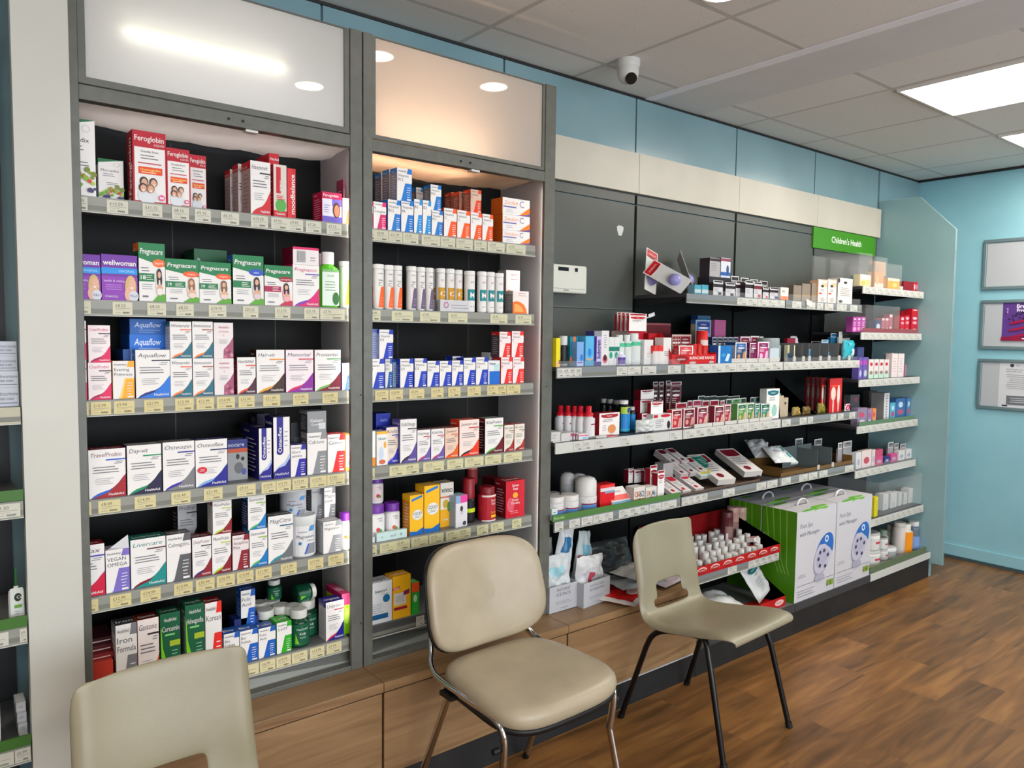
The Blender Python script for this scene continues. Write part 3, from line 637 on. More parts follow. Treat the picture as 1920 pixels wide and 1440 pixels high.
def opens():
    D = dict(yf=YO, yb=-.03, col=OW, dark=True)
    white = M('#c6c6c2', .4); rg = M('#808488', .35)
    rows = [
     ('C1', 2, 1.400, 'top', 'first', rg, [(1036, 1090, 4), (1156, 1176, 1), (1177, 1201, 1), (1204, 1230, 1), (1252, 1276, 1)]),
     ('C2', 2, 1.105, 'middle', 'first', white, [(1075, 1092, 1), (1093, 1108, 1), (1115, 1133, 1), (1164, 1182, 1), (1209, 1228, 1), (1255, 1272, 1)]),
     ('C3', 2, .797, 'lowest', 'first', rg, [(1029, 1056, 1), (1067, 1087, 1), (1090, 1111, 1), (1112, 1131, 1), (1131, 1149, 1), (1160, 1216, 3), (1217, 1240, 1), (1241, 1268, 1)]),
     ('D0', 3, 1.716, 'top', 'second', rg, [(1382, 1420, 2), (1421, 1471, 3)]),
     ('D1', 3, 1.400, 'second', 'second', white, [(1281, 1330, 2), (1331, 1380, 2), (1381, 1425, 2), (1426, 1466, 2)]),
     ('D2', 3, 1.105, 'third', 'second', white, [(1283, 1341, 3), (1343, 1363, 1), (1364, 1384, 1), (1385, 1402, 1), (1405, 1422, 1), (1423, 1442, 1), (1443, 1460, 1)]),
     ('D3', 3, .797, 'fourth', 'second', rg, [(1274, 1326, 4), (1355, 1377, 1), (1418, 1436, 1), (1438, 1457, 1)]),
     ('E0', 4, 1.716, 'top', 'third', rg, [(1485, 1502, 1), (1512, 1528, 1), (1532, 1543, 1), (1546, 1562, 1), (1569, 1587, 2), (1594, 1607, 1)]),
     ('E1', 4, 1.400, 'second', 'third', white, [(1470, 1530, 4), (1531, 1580, 3), (1581, 1611, 2)]),
     ('E2', 4, 1.105, 'third', 'third', rg, [(1465, 1482, 1), (1499, 1512, 1), (1514, 1524, 1), (1557, 1567, 1), (1571, 1581, 1), (1592, 1603, 1)]),
     ('E3', 4, .797, 'fourth', 'third', rg, [(1465, 1482, 1), (1498, 1514, 1), (1516, 1532, 1), (1536, 1551, 1), (1584, 1600, 1)]),
    ]
    for key, k, z, rank, bay, rail, tk in rows:
        shelf(key, XB[k]+(.004 if k > 2 else .0225), XB[k+1]-.004, z, '%s shelf of the %s open bay' % (rank, bay), T(*tk), rail=rail, white=rail is white, **D)
        CO[key] = '%s open bay %s shelf' % (bay, rank)
    F = [('F0', 1.825, 'top', 1619, 1733), ('F1', 1.56, 'second', 1617, 1728), ('F2', 1.285, 'third', 1612, 1727), ('F3', 1.012, 'fourth', 1606, 1724), ('F4', .75, 'fifth', 1603, 1722), ('F5', .462, 'sixth', 1637, 1733)]
    for i, (key, z, rank, a, b) in enumerate(F):
        D['yf'] = YO if i < 5 else -.395
        shelf(key, XB[5]+.004, XB[6]-.004, z, "%s shelf of the children's end bay" % rank, [(a+4+q*(b-a-6)/9, a+2+(q+1)*(b-a-6)/9, '£3.95') for q in range(9) if not (key == 'F2' and q > 7) and not (key == 'F4' and q > 4)], rail=white, white=True, **D)
        CO[key] = 'end bay %s shelf' % rank
    D['yf'] = YO
    shelf('D4', XB[3]+.03, XB[4]-.05, .432, 'short lower shelf of the second open bay under the red tray', T((1364, 1381, 1), (1403, 1468, 5)), rail=rg, **{**D, 'yf': -.38})
    CO['D4'] = 'in red tray, second open bay'
    # base shelves with black kickboards
    for k, key, nm in ((3, 'D5', 'second open bay'), (4, 'E5', 'third open bay'), (5, 'F6', "children's end bay")):
        t = empty('base_shelf', (XB[k]+W/2, -.22, 0)); tag(t, 'deep base shelf on a black kickboard under the ' + nm, 'base shelf', 'base shelves with black kickboards')
        b = MB(); b.box(-W/2+.002, -.225, .15, W/2-.002, .195, .165, board_m); b.build('shelf_board', t)
        b = MB(); b.box(-W/2+.002, -.232, .125, W/2-.002, -.2255, .166, white if k == 5 else M('#3c3d40', .4)); b.build('front_lip', t)
        b = MB(); b.box(-W/2, -.222, 0, W/2, -.205, .1245, kick_black); b.build('kickboard', t)
        SHELF[key] = (.165, -.44, ''); CO[key] = 'on base shelf, ' + nm.replace("children's ", '')
    SHELF['P'] = (ZP, -.36, ''); CO['P'] = 'on oak bench, first open bay'
opens()
# unit at the far left
def leftunit():
    tag(slab('header_panel', (-.9, -.03, 2.243), (.2, -.013, 2.305), M('#6d7072', .4), False), 'grey header strip at the far left behind the pale post', 'header board')
    tag(slab('back_panel', (-.9, -.02, 1.98), (.2, -.0135, 2.238), noisy('deep_teal_board', '#1f4a5c', '#265669', 3, rough=.35), False), 'deep teal back board at the far left', 'back panel')
    tag(slab('back_panel', (-.9, -.02, 0), (.2, -.0135, 1.975), M('#33363a', .4), False), 'charcoal back board behind the far left shelves', 'back panel')
    gr = M('#3f6a2a', .4)
    for i, (z, g, tk) in enumerate(((1.335, None, []), (1.105, gr, [(-14, 38, '£1.50')]), (.79, gr, [(-50, 16, '£3.50'), (37, 66, '£4.99')]), (.487, gr, [(-40, 26, '£2.99'), (28, 66, '£6.99')]))):
        t = shelf('L%d' % i, -.6, .2, z, ['upper', 'second', 'third', 'lowest'][i] + ' shelf of the unit at the far left', tk, yf=-.33, col='#c5c4b8', rail=(M('#b3b09a') if not i else None))
        if g:
            b = MB(); b.box(-.4, -.155, .001, .4, -.150, .028, g); b.build('riser_strip', t)
        CO['L%d' % i] = ['on upper far left shelf', '', 'on third far left shelf', 'on lowest far left shelf'][i]
    b = MB(); b.box(-.6, -.40, 0, .2, -.02, .12, kick_black); tag(b.build('kickboard'), 'black kickboard under the far left shelving', 'kickboard')
leftunit()
# ------------------------------------------------------------------ goods
ITEMS = []
def reg(o, desc, key, cat, x, up=False):
    if key[0] in 'CDE' and key[1] in '0123' and x > 1.5:      # which bay it really stands in
        nk = 'CDE'[min(2, max(0, int((x-XB[2])/W)))]+key[1]
        if nk in SHELF: key = nk
    o['category'] = cat; ITEMS.append([o, desc, key, x, up])
class Top: pass
def place(key, pl, pr, pt, y=None, on=None, gap=.0006):
    z = SHELF[key][0] if on is None else on+.0004
    y = (SHELF[key][1]+.012) if y is None else y
    xa, xb = x_at(pl, y, z), x_at(pr, y, z)
    if key in LIM: xa, xb = max(xa, LIM[key][0]), min(xb, LIM[key][1])
    h = z_at(pt, (xa+xb)/2, y)-z
    return (xa+xb)/2, y, z, max(.004, xb-xa-2*gap), max(.004, h)
def box(key, st, pl, pr, pt, desc, y=None, on=None, d=.05, rz=0, side=None, top=None, name='medicine_carton', cat='carton', flap=None, **k):
    """a printed carton whose front spans px pl..pr and whose top reaches py pt"""
    x, y, z, w, h = place(key, pl, pr, pt, y, on)
    m = MB(); c = k.get('c', k.get('bg', W_)); sc = side or c
    m.add([(-w/2, 0, 0), (w/2, 0, 0), (w/2, 0, h), (-w/2, 0, h)], [(0, 1, 2, 3)], W_)
    m.add([(-w/2, 0, 0), (w/2, 0, 0), (w/2, 0, h), (-w/2, 0, h), (-w/2, d, 0), (w/2, d, 0), (w/2, d, h), (-w/2, d, h)], [(4, 7, 6, 5), (1, 5, 6, 2), (0, 1, 5, 4)], M(sc))
    m.add([(-w/2, 0, 0), (-w/2, 0, h), (-w/2, d, 0), (-w/2, d, h)], [(0, 1, 3, 2)], M(sc))
    m.add([(-w/2, 0, h), (w/2, 0, h), (w/2, d, h), (-w/2, d, h)], [(0, 1, 2, 3)], M(top or c))
    PR[st](front(m, w, h), k)
    if h > .05 and k.get('sideprint', 1):
        a = leftside(m, w, h, d); a.lines(.15, .12, .85, .8, 9, '#cfcdd2' if sum(lin(sc)[:3]) < 1.2 else '#8b8a90', .25)
        if side == 'head' : pass
        a.rect(0, .86, 1, 1, c)
        tt = k.get('t', '') or (k['tx'][0][0] if k.get('tx') else '')
        if tt and tt != 'HealthAid': a.text(tt.split('|')[0], .1, .88, .05, W_ if sum(lin(c)[:3]) < 1.5 else K_, maxu=.8)
        a = topside(m, w, h, d); a.text((tt.split('|')[0] if tt else 'HealthAid'), .1, .3, .35, W_ if sum(lin(top or c)[:3]) < 1.5 else K_, maxu=.8)
    o = m.build(name); o.matrix_world = Matrix.Translation((x, y, z)) @ Matrix.Rotation(rz, 4, 'Z')
    reg(o, desc, key, cat, x, on is not None)
    r = Top(); r.top = z+h; r.x = x; r.y = y; r.w = w; r.h = h; r.o = o; return r
def copybox(src, key, dx, dy, z, desc, rz=0):
    """another carton of the same kind beside or behind"""
    o = src.o.copy(); C.objects.link(o); o.location = (src.x+dx, src.y+dy, z); o.rotation_euler = (0, 0, rz)
    for ch in src.o.children:
        c = ch.copy(); C.objects.link(c); c.parent = o
    reg(o, desc, key, src.o['category'], src.x+dx)
    r = Top(); r.top = z+src.h; r.x = src.x+dx; r.y = src.y+dy; r.w = src.w; r.h = src.h; r.o = o; return r
def bottle(key, pl, pr, pt, desc, body, cap, caph=.2, capr=.8, sh=.1, y=None, on=None, lab=None, art=None, name='supplement_bottle', cat='bottle', rough=.3, capm=None, neck=.7, tr=0, flat=1, lv=(.08, .7), top='flat'):
    """round bottle or jar: body, cap and printed label"""
    x, y, z, w, h = place(key, pl, pr, pt, y, on)
    r = w/2; y = y+r*flat
    hb = h*(1-caph); bm = body if not isinstance(body, str) else M(body, rough, tr=tr)
    m = MB(); s_ = sh*h
    m.lathe([(r*.92, 0), (r, .04*h), (r, hb-s_), (r*.95, hb-s_*.5), (r*neck, hb-.004), (r*neck, hb)], bm, 24, sy=flat)
    if lab:
        a = curved(m, r+.0003, r*2.3, h*lv[0], h*(lv[1]-lv[0])) if flat == 1 else front(m, w*.8, h*(lv[1]-lv[0]), y=-r*flat-.0004)
        if flat != 1: a.fn = (lambda f, zz: (lambda p, q, e: (lambda v: (v[0], v[1], v[2]+zz))(f(p, q, e))))(a.fn, h*lv[0])
        a.rect(0, 0, 1, 1, lab)
        if art: art(a)
    o = m.build(name); o.location = (x, y, z)
    c = MB(); rc = r*capr
    if top == 'round': c.lathe([(rc, hb), (rc, h-.02), (rc*.8, h-.006), (rc*.4, h)], M(cap, .3), 24, sy=flat)
    elif top == 'spray':
        c.lathe([(rc, hb), (rc, hb+.3*(h-hb)), (rc*.62, hb+.36*(h-hb)), (rc*.6, h-.002), (rc*.5, h)], M(cap, .3), 20)
    elif top == 'tub': c.lathe([(rc*1.0, hb-.018), (rc*1.03, hb-.016), (rc*1.03, h-.004), (rc*1.0, h), (rc*.93, h), (rc*.93, h-.003)], M(cap, .3), 30)
    else: c.lathe([(rc, hb), (rc, h-.002), (rc*.94, h)], M(cap, .35), 26, sy=flat)
    c.build('lid' if top == 'tub' or capr >= .95 else 'cap', o)
    reg(o, desc, key, cat, x, on is not None)
    q = Top(); q.top = z+h; q.x = x; q.y = y; q.w = w; q.h = h; q.o = o; return q
def tube_eff(key, pl, pr, pt, desc, art, y=None, on=None):
    return bottle(key, pl, pr, pt, desc, '#dedcda', '#e4e3e1', caph=.1, capr=1.06, sh=.0, neck=.99, y=y, on=on, lab='#e2e0de', art=art, name='effervescent_tube', cat='tube', lv=(.02, .88))
def hang(key, st, pl, pr, pt, desc, tab=.2, y=None, on=None, d=.02, tabc=None, rz=0, lean=0, **k):
    """carded pack with a raised hanging tab"""
    x, y, z, w, h = place(key, pl, pr, pt, y, on)
    hb = h*(1-tab); m = MB(); sc = k.get('side', '#d5d0cc')
    m.box(-w/2, 0, 0, w/2, d, hb, sc); m.box(-w/2, 0, hb, w/2, .0012, h, W_)
    a = front(m, w, hb); PR[st](a, k)
    b = Art(m, lambda u, v, e: (-w/2+u, -e, hb+v), w, h-hb); b.rect(.06, .1, .94, .85, tabc or k.get('c', W_)); b.rect(.3, .55, .7, .7, '#2a2a2c'); 
    m.add([(-w/2-.0002, 0, 0), (-w/2-.0002, 0, hb), (-w/2-.0002, d, 0), (-w/2-.0002, d, hb)], [(0, 1, 3, 2)], M(k.get('side2', k.get('c', W_))))
    o = m.build('first_aid_pack'); o.matrix_world = Matrix.Translation((x, y, z)) @ Matrix.Rotation(rz, 4, 'Z') @ Matrix.Rotation(lean, 4, 'X')
    reg(o, desc, key, 'pack', x, on is not None)
    q = Top(); q.top = z+h; q.x = x; q.y = y; q.w = w; q.h = h; q.o = o; return q
def pouch(name, key, loc, w, h, d, cols, desc, rot=(0, 0, 0), seed=0, crumple=.012, cat='bag', art=None, taper=0):
    """soft crumpled bag, made as a pillow with folds"""
    m = MB(); n = 18; fr = []; bk = []
    for j in range(n+1):
        for i in range(n+1):
            u = i/n*2-1; v = j/n*2-1; e = max(0, (1-u*u))**.45*max(0, (1-v*v))**.45
            nz = noise.noise(Vector((u*2.2+seed, v*2.2, seed*1.7)))*crumple+noise.noise(Vector((u*6+seed, v*6, seed)))*crumple*.5+abs(noise.noise(Vector((u*3+v*2, seed*3.1, v))))*crumple
            ww = w/2*(1-taper*(v+1)/2)*(1+.04*noise.noise(Vector((v*3, seed, 0)))); x = u*ww; z = (v+1)/2*h*(1+.03*noise.noise(Vector((u*3, seed, 5))))
            fr.append((x, -d/2*e-nz*(.3+e), z)); bk.append((x, d/2*e-nz*(.3+e)*.4+.0008, z))
    fs = [[j*(n+1)+i, j*(n+1)+i+1, (j+1)*(n+1)+i+1, (j+1)*(n+1)+i] for j in range(n) for i in range(n)]
    def colour(i, j):
        u, v = i/n, j/n
        for (u0, v0, u1, v1, c) in reversed(cols[1:]):
            if u0 <= u <= u1 and v0 <= v <= v1: return c
        return cols[0]
    by = {}
    for idx, f in enumerate(fs): by.setdefault(colour(idx % n+.5, idx//n+.5), []).append(f)
    base = len(m.v); m.v += fr
    for c, ff in by.items():
        mi = m.mi(c if not isinstance(c, str) else M(c, .28))
        for f in ff: m.f.append([base+q for q in f]); m.m.append(mi); m.sm.append(True)
    m.add(bk, [f[::-1] for f in fs], M('#c9c9ca', .3) if isinstance(cols[0], str) else cols[0], True)
    rim = [j for j in range(n+1)]+[j*(n+1)+n for j in range(1, n+1)]+[n*(n+1)+i for i in range(n-1, -1, -1)]+[j*(n+1) for j in range(n-1, 0, -1)]
    q = len(rim); m.add([fr[i] for i in rim]+[bk[i] for i in rim], [(i, q+i, q+(i+1) % q, (i+1) % q) for i in range(q)], cols[0] if not isinstance(cols[0], str) else M(cols[0], .28), True)
    if art: art(Art(m, lambda a, b, e: (-w/2+a, -d/2-crumple*1.2-e, b), w, h))
    o = m.build(name); o.matrix_world = Matrix.Translation(loc) @ Matrix.Rotation(rot[2], 4, 'Z') @ Matrix.Rotation(rot[0], 4, 'X') @ Matrix.Rotation(rot[1], 4, 'Y')
    reg(o, desc, key, cat, loc[0]); return o
def finish_labels():
    by = {}
    for it in ITEMS: by.setdefault((it[1], it[2]), []).append(it)
    WORD = ['leftmost', 'second', 'third', 'fourth', 'fifth', 'sixth', 'seventh', 'eighth', 'ninth', 'tenth']
    for (desc, key), its in by.items():
        where = CO.get(key, '')
        if len(its) == 1: its[0][0]['label'] = (desc+' '+where).strip(); 
        else:
            its.sort(key=lambda i: i[3])
            for n, it in enumerate(its):
                w = WORD[n] if n < len(WORD) else 'tenth'
                if n == len(its)-1: w = 'rightmost'
                elif n: w += ' from left'
                it[0]['label'] = '%s %s, %s' % (desc, where, w)
    for it in ITEMS:
        t = it[0]['label']
        for a in (' in the ', ' with a ', ' with the ', ' at the ', ' of the ', ' behind the ', ' and a ', ' on a ', ' beside the ', ' above the ', ' under two others, ', ' in a '):
            if len(t.split()) <= 16: break
            t = t.replace(a, ' ' if 'two' in a else ' '+a.split()[0]+' ')
        while len(t.split()) > 16 and (' the ' in t or ' a ' in t): t = t.replace(' the ', ' ', 1) if ' the ' in t else t.replace(' a ', ' ', 1)
        it[0]['label'] = t
        if len(t.split()) > 16: print('LONGLABEL', t)
    for o, desc, key, x, up in ITEMS:
        o['group'] = '%s goods %s' % (o['category'], CO.get(key, ''))
# ---------- left cabinet, top shelf
red = '#a81428'
b = box
b('A1', 'fx', 118, 181, 222, 'big white herbal tonic carton with fruit and green top', d=.07, c='#12693c', side='#dcdcd8', t='Floradix')
b('A1', 'fx', 185, 233, 299, 'small white herbal tonic carton standing back with green top', y=-.235, d=.06, c='#12693c', side='#cfcfca')
r = b('A1', 'fe', 250, 313, 247, 'tall red iron liquid carton with family photo', d=.062, c=red)
a_ = MB(); A_ = Art(a_, lambda p, q, e: (-r.w/2-.0008-e, .062-p, q), .062, r.h); A_.rect(0, 0, 1, 1, '#a01226'); A_.text('Feroglobin', .78, .1, .028/r.h, W_, fit=.8*r.h/.062, rot=1, bold=.012); A_.rect(.2, .02, .7, .07, '#c9b9b9'); a_.build('side_print', r.o)
b('A1', 'fe', 313, 357, 279, 'medium red iron liquid carton with family photo', d=.05, c=red)
b('A1', 'fe', 356, 388, 291, 'smaller red iron plus carton half hidden behind', y=-.225, d=.05, c=red, s='PLUS')
hv = dict(c='#d01f2e', a='#c62a30', t='Haemovit', b='#3a3038', tc='#6a5a60', tw=.8, side='#c9a8a6', top='#d01f2e')
b('A1', 'sw', 432, 446, 318, 'red topped liquid carton at the back of the row', y=-.12, d=.05, **hv)
r = b('A1', 'sw', 447, 465, 308, 'red topped liquid carton second in the row', y=-.19, d=.05, **hv)
b('A1', 'sw', 470, 508, 303, 'white and red liquid carton with a berry spoon picture', d=.075, **hv)
b('A1', 'bk', 505, 524, 288, 'taller red carton standing behind', y=-.17, d=.1, bg='#c81c2c', tx=[('Herbal', .1, .9, .04, W_)], side='#cf3a40')
b('A1', 'bk', 513, 538, 309, 'white and red capsule carton with a green corner', d=.05, bg='#d9cfc8', c='#d01f2e', bands=[(.1, 1, '#d9cfc8'), (.0, .12, '#d01f2e'), (.45, .95, '#c8202e', .2, .55)], ov=[(.55, .22, .42, .13, '#5aa84a')], tx=[('Bodcare', .48, .5, .2, W_, .3), ('HealthAid', .15, .04, .04, W_, .7)], ln=[(.2, .32, .9, .42, 3, '#d02030', .4)])
m_ = b('A1', 'bk', 539, 555, 316, 'narrow red carton with white upright lettering', d=.05, bg='#c4202c', c='#c4202c', bands=[(.0, 1, '#d82c34', .0, .55)])
q_ = MB(); A_ = Art(q_, lambda p, q, e: (-m_.w/2+p, -.0012-e, q), m_.w, m_.h); A_.text('moodbalance', .85, .08, .5*m_.w/m_.h, W_, fit=.8*m_.h/m_.w, rot=1, bold=.02); q_.build('lettering', m_.o)
b('A1', 'bk', 604, 641, 361, 'magenta and violet supplement carton with a face', d=.07, bg='#c81d58', c='#c21a50', bands=[(0, .2, '#6b5cc0'), (.2, .78, '#dfdcea'), (.55, .78, '#7a6ad0', .5, 1)], ov=[(.72, .42, .2, .26, '#5a3428'), (.74, .4, .14, .2, '#e08a6a')], tx=[('Feroglobin', .05, .85, .09, W_, .9)], ln=[(.06, .3, .4, .6, 4, '#8a7ab0', .3)])
b('A1', 'tr', 642, 668, 372, 'white carton with an orange foot beside the post', d=.05, c='#e0602a', t='Haem|ovit')
b('A1', 'bk', 645, 660, 336, 'plum carton behind beside the post', y=-.225, d=.05, bg='#8a3a52', bands=[(.1, .8, '#a86a7a')])
# ---------- second shelf
r = b('A2', 'ww', 122, 190, 476, 'purple womens vitamin carton half behind the post', d=.045, c='#5d2390')
b('A2', 'ww', 191, 259, 478, 'purple womens vitamin carton with a blonde woman', d=.045, c='#5d2390')
b('A2', 'pg', 261, 311, 456, 'tall green and white pregnancy liquid carton', d=.06, c='#ee6a1c', t='liquid', n='18', hair='#1a1412', cl='#e8e0dc', side='#155f38', top='#dcd8d2')
b('A2', 'pg', 311, 374, 486, 'green pregnancy tablet carton with orange oval', d=.045, c='#ee5a1c', t='original', hair='#8a6036', side='#0f6a3c')
r = b('A2', 'pg', 374, 434, 492, 'green pregnancy tablet carton beside the blue max carton', d=.045, c='#ee5a1c', t='original', hair='#7a5634', side='#0f6a3c')
b('A2', 'bk', 364, 426, 468, 'dark green carton lying on top at the back', y=-.16, on=1.602+.095, d=.1, bg='#0f5a35', tx=[('Pregnacare', .1, .2, .4, '#a9c4ae', .8)], sideprint=0)
b('A2', 'pg', 437, 495, 479, 'green pregnancy carton with blue oval and dark haired woman', d=.045, c='#1f4fc0', t='max', n='', hair='#2a1a16', cl='#d8c4c8', side='#0f6a3c')
b('A2', 'pg', 496, 549, 498, 'green pregnancy carton with crimson label', d=.045, c='#a0142c', l='#a8144c', t='conception', n='', h='#c22a4a', hair='#201816', cl='#f0a8b0', side='#a01440')
r = b('A2', 'sw', 549, 599, 497, 'white carton with magenta swirl under a lying one', d=.075, c='#d81470', a='#6a3ab0', t='Pregnazon', b='#6a50b8', tc='#c82a6a', side='#9c1048')
b('A2', 'bk', 549, 598, 464, 'magenta edged carton lying on top of its twin', y=r.y-.001, on=r.top, d=.085, bg='#e4dfe0', c='#b5124e', side='#7c0c36', top='#b5124e', bands=[(.86, 1, '#d81a64')], ln=[(.62, .2, .95, .5, 2, '#8a8088', .3)], pol=[([(.14, .25), (.48, .25), (.48, .75), (.14, .75)], '#c9c6c8')], tx=[('||||||||||', .15, .3, .5, '#3c3a40', .32)], sideprint=0)
bottle('A2', 600, 640, 472, 'green aloe bottle with a white cap', '#58b82c', '#ddd9da', caph=.22, capr=.58, neck=.55, sh=.14, lab='#d5e4d8', lv=(.03, .68), flat=.6, rough=.15, art=lambda a: (a.rect(0, .93, 1, 1, '#78b070'), a.text('ALOE', .5, .8, .06, '#3a5a50', al='c'), a.lines(.15, .4, .9, .7, 4, '#6a8a7a', .25), a.ell(.8, .2, .2, .18, '#2c6a30')))
tube_eff('A2', 641, 668, 490, 'yellow and white dissolving tablet tube beside the post', lambda a: (a.poly([(.35, .05), (.6, .7), (.95, .7), (.95, .05)], '#f2b81c'), a.text('Vitamin', .3, .76, .05, '#4a6aa8', maxu=.6), a.text('C', .3, .64, .09, '#4a6aa8')))
bottle('A2', 597, 613, 475, 'pinkish capped bottle standing behind the green one', '#c9b4bc', '#c9aeb8', y=-.15, caph=.3, capr=.9, name='supplement_bottle')
# ---------- third shelf
cr = dict(c='#dc1258', a='#9a1048', t='CranProbio', b='#3a2438', tc='#c8507a', side='#e2dcdc', bg='#efe2e4')
r = b('A3', 'sw', 118, 164, 675, 'white and crimson carton mostly behind the post, lower', d=.05, c='#dc1258', t='Cranberry', b='#1c8a58'); b('A3', 'sw', 118, 163, 601, 'white and crimson carton mostly behind the post, upper', on=r.top, d=.05, c='#dc1258', t='Cranberry', b='#1c8a58')
r = b('A3', 'sw', 166, 210, 680, 'pink and crimson probiotic carton, lower of two', d=.05, **cr); b('A3', 'sw', 166, 208, 610, 'pink and crimson probiotic carton, upper of two', on=r.top, d=.05, **cr)
b('A3', 'tr', 212, 253, 677, 'white and amber flower oil carton', d=.045, c='#f2a91c', a='#f6cc6a', t='Evening|Primrose')
r = b('A3', 'sw', 255, 320, 656, 'large white and blue water balance carton', d=.055, c='#1a72d8', a='#1c2a7a', t='Aquaflow', b='#1c1c3c', side='#3a6fc4')
r2 = b('A3', 'bk', 243, 312, 627, 'blue carton lying on the pile, lower one', y=-.22, on=1.34+.118, d=.12, bg='#1570d6', c='#1260c0', tx=[('Aquaflow', .12, .45, .33, '#e8f0fa', .74, 'l', .2)], ln=[(.2, .08, .85, .34, 2, '#a8c8f0', .3)], sideprint=0)
b('A3', 'bk', 243, 312, 598, 'blue carton lying on the pile, topmost', y=-.22, on=r2.top, d=.12, bg='#1260b8', c='#1050a0', tx=[('Aquaflow', .12, .45, .33, '#c9d6f2', .74, 'l', .2)], ln=[(.2, .08, .85, .34, 2, '#88a8d0', .3)], sideprint=0)
b('A3', 'bk', 232, 262, 655, 'dark carton standing under the lying blue ones', y=-.235, d=.1, bg='#1f4f9a', bands=[(0, 1, '#b9c4d4', .5, .6)], sideprint=0)
wv = dict(c='#1a6a80', a='#ee7a2a', b='#e8643a', tc='#5a5a66', side='#cfcfd0')
for pl, pr, t, dsc in ((320, 361, 'Wintervits', 'white teal and orange winter vitamin carton'), (362, 401, 'Immutone', 'white teal and orange immune carton')):
    kk = dict(wv); kk['b'] = '#e8643a' if t[0] == 'W' else '#a8502c'
    r = b('A3', 'sw', pl, pr, 672, dsc+', lower of two', d=.05, t=t, **kk); b('A3', 'sw', pl-1, pr-1, 603, dsc+', upper of two', on=r.top, d=.05, t=t, **kk)
def fl(a, k):
    a.rect(0, 0, 1, 1, '#e6dfdf'); a.strip([(.48, 0), (.5, .25), (.8, .42), (1, .6)], [(.48, 0), (.6, 0), (.8, 0), (1, 0)], '#a0506e')
    for i in range(9): a.disc(.58+.36*((i*37) % 10)/10, .04+.4*((i*23) % 10)/10*(.5+.5*((i*37) % 10)/10), .09, ['#c06a88', '#d48aa4', '#8a3a58'][i % 3])
    a.text('HealthAid', .5, .84, .06, '#c8506a', al='c', maxu=.5); a.text('VITAMIN', .5, .72, .05, '#c87a8a', al='c', maxu=.55); a.text('E', .5, .62, .05, '#c87a8a', al='c'); a.lines(.25, .4, .75, .54, 4, '#a09a9c', .3)
PR['fl'] = fl
r = b('A3', 'fl', 402, 439, 672, 'white carton with pink roses, lower of two', d=.05, c='#b06a80'); b('A3', 'fl', 401, 438, 605, 'white carton with pink roses, upper of two', on=r.top, d=.05, c='#b06a80')
b('A3', 'sw', 445, 480, 670, 'small white carton with orange and plum swirl', d=.05, c='#4a1434', a='#e8502a', t='HairSkNail', b='#e0402c', side='#a83a52')
b('A3', 'sw', 481, 534, 656, 'white carton with brown and gold swirl', d=.05, c='#3a1c0c', a='#e09a22', t='Hair-vit', tw=.6, b='#e8902c', side='#2a2226')
b('A3', 'sw', 536, 588, 656, 'white carton with purple and magenta swirl', d=.05, c='#8a1a9a', a='#d0145c', t='Menovital', b='#c8203a', bg='#ece0e4')
b('A3', 'sw', 590, 639, 656, 'white carton with maroon and green swirl', d=.05, c='#7a1228', a='#72b452', t='Prostavital', b='#4aa04a')
b('A3', 'tr', 641, 672, 681, 'white and blue vitamin carton beside the post', d=.045, c='#1c50c8', t='Vitamin|D3')
b('A3', 'bk', 643, 662, 618, 'navy and white carton at the back beside the post', y=-.13, on=1.34+.08, d=.06, bg='#3a3f6a', bands=[(.1, .95, '#9aa0bc', .1, .45)])
# ---------- fourth shelf
r = b('A4', 'sw', 118, 165, 868, 'white and red carton mostly behind the post, lower', d=.05, c='#d01830', t='Mega', b='#20306a'); b('A4', 'sw', 118, 164, 800, 'white and red carton mostly behind the post, upper', on=r.top, d=.05, c='#d01830', t='Mega', b='#20306a')
b('A4', 'sw', 167, 237, 842, 'wide white travel probiotic carton with red and blue swirl', d=.05, c='#a01822', a='#1c60c4', t='TravelProbio', b='#1c58c8', tc='#8a5a62', top='#7a1420')
b('A4', 'sw', 239, 304, 834, 'wide white daily multivitamin carton with green and navy swirl', d=.05, c='#1c1440', a='#149058', t='Day-vit', tw=.55, b='#1c9060', top='#8a8a88')
b('A4', 'sw', 306, 366, 828, 'wide white bone formula carton with indigo and grey swirl', d=.05, c='#7a7a7e', a='#3a24a0', t='Osteozin', b='#3a3090', top='#6a6a6c')
r = b('A4', 'sw', 367, 427, 824, 'wide white joint carton with red badge and navy swirl', d=.05, c='#1c1a8c', a='#78a8d8', t='Osteoflex', b='#1c1a5a', top='#1c1a60')
q_ = MB(); A_ = Art(q_, lambda p, q, e: (-r.w/2+p, -.003-e, q), r.w, r.h); A_.ell(.2, .36, .15, .07, '#d01830'); A_.lines(.1, .33, .3, .39, 2, W_, .3); q_.build('badge', r.o)
b('A4', 'bk', 427, 465, 824, 'grey and navy bone care carton set back', y=-.235, d=.05, bg='#9a9c9e', c='#1c2464', bands=[(.78, 1, '#1f2c78'), (.68, .78, '#c0502c')], ov=[(.5, .58, .09, .07, K_), (.75, .52, .09, .05, K_), (.55, .3, .22, .14, '#6a6c6e'), (.8, .2, .13, .08, '#4a5aa0')], tx=[('eocare', .02, .83, .1, '#b8c0dc', .95)])
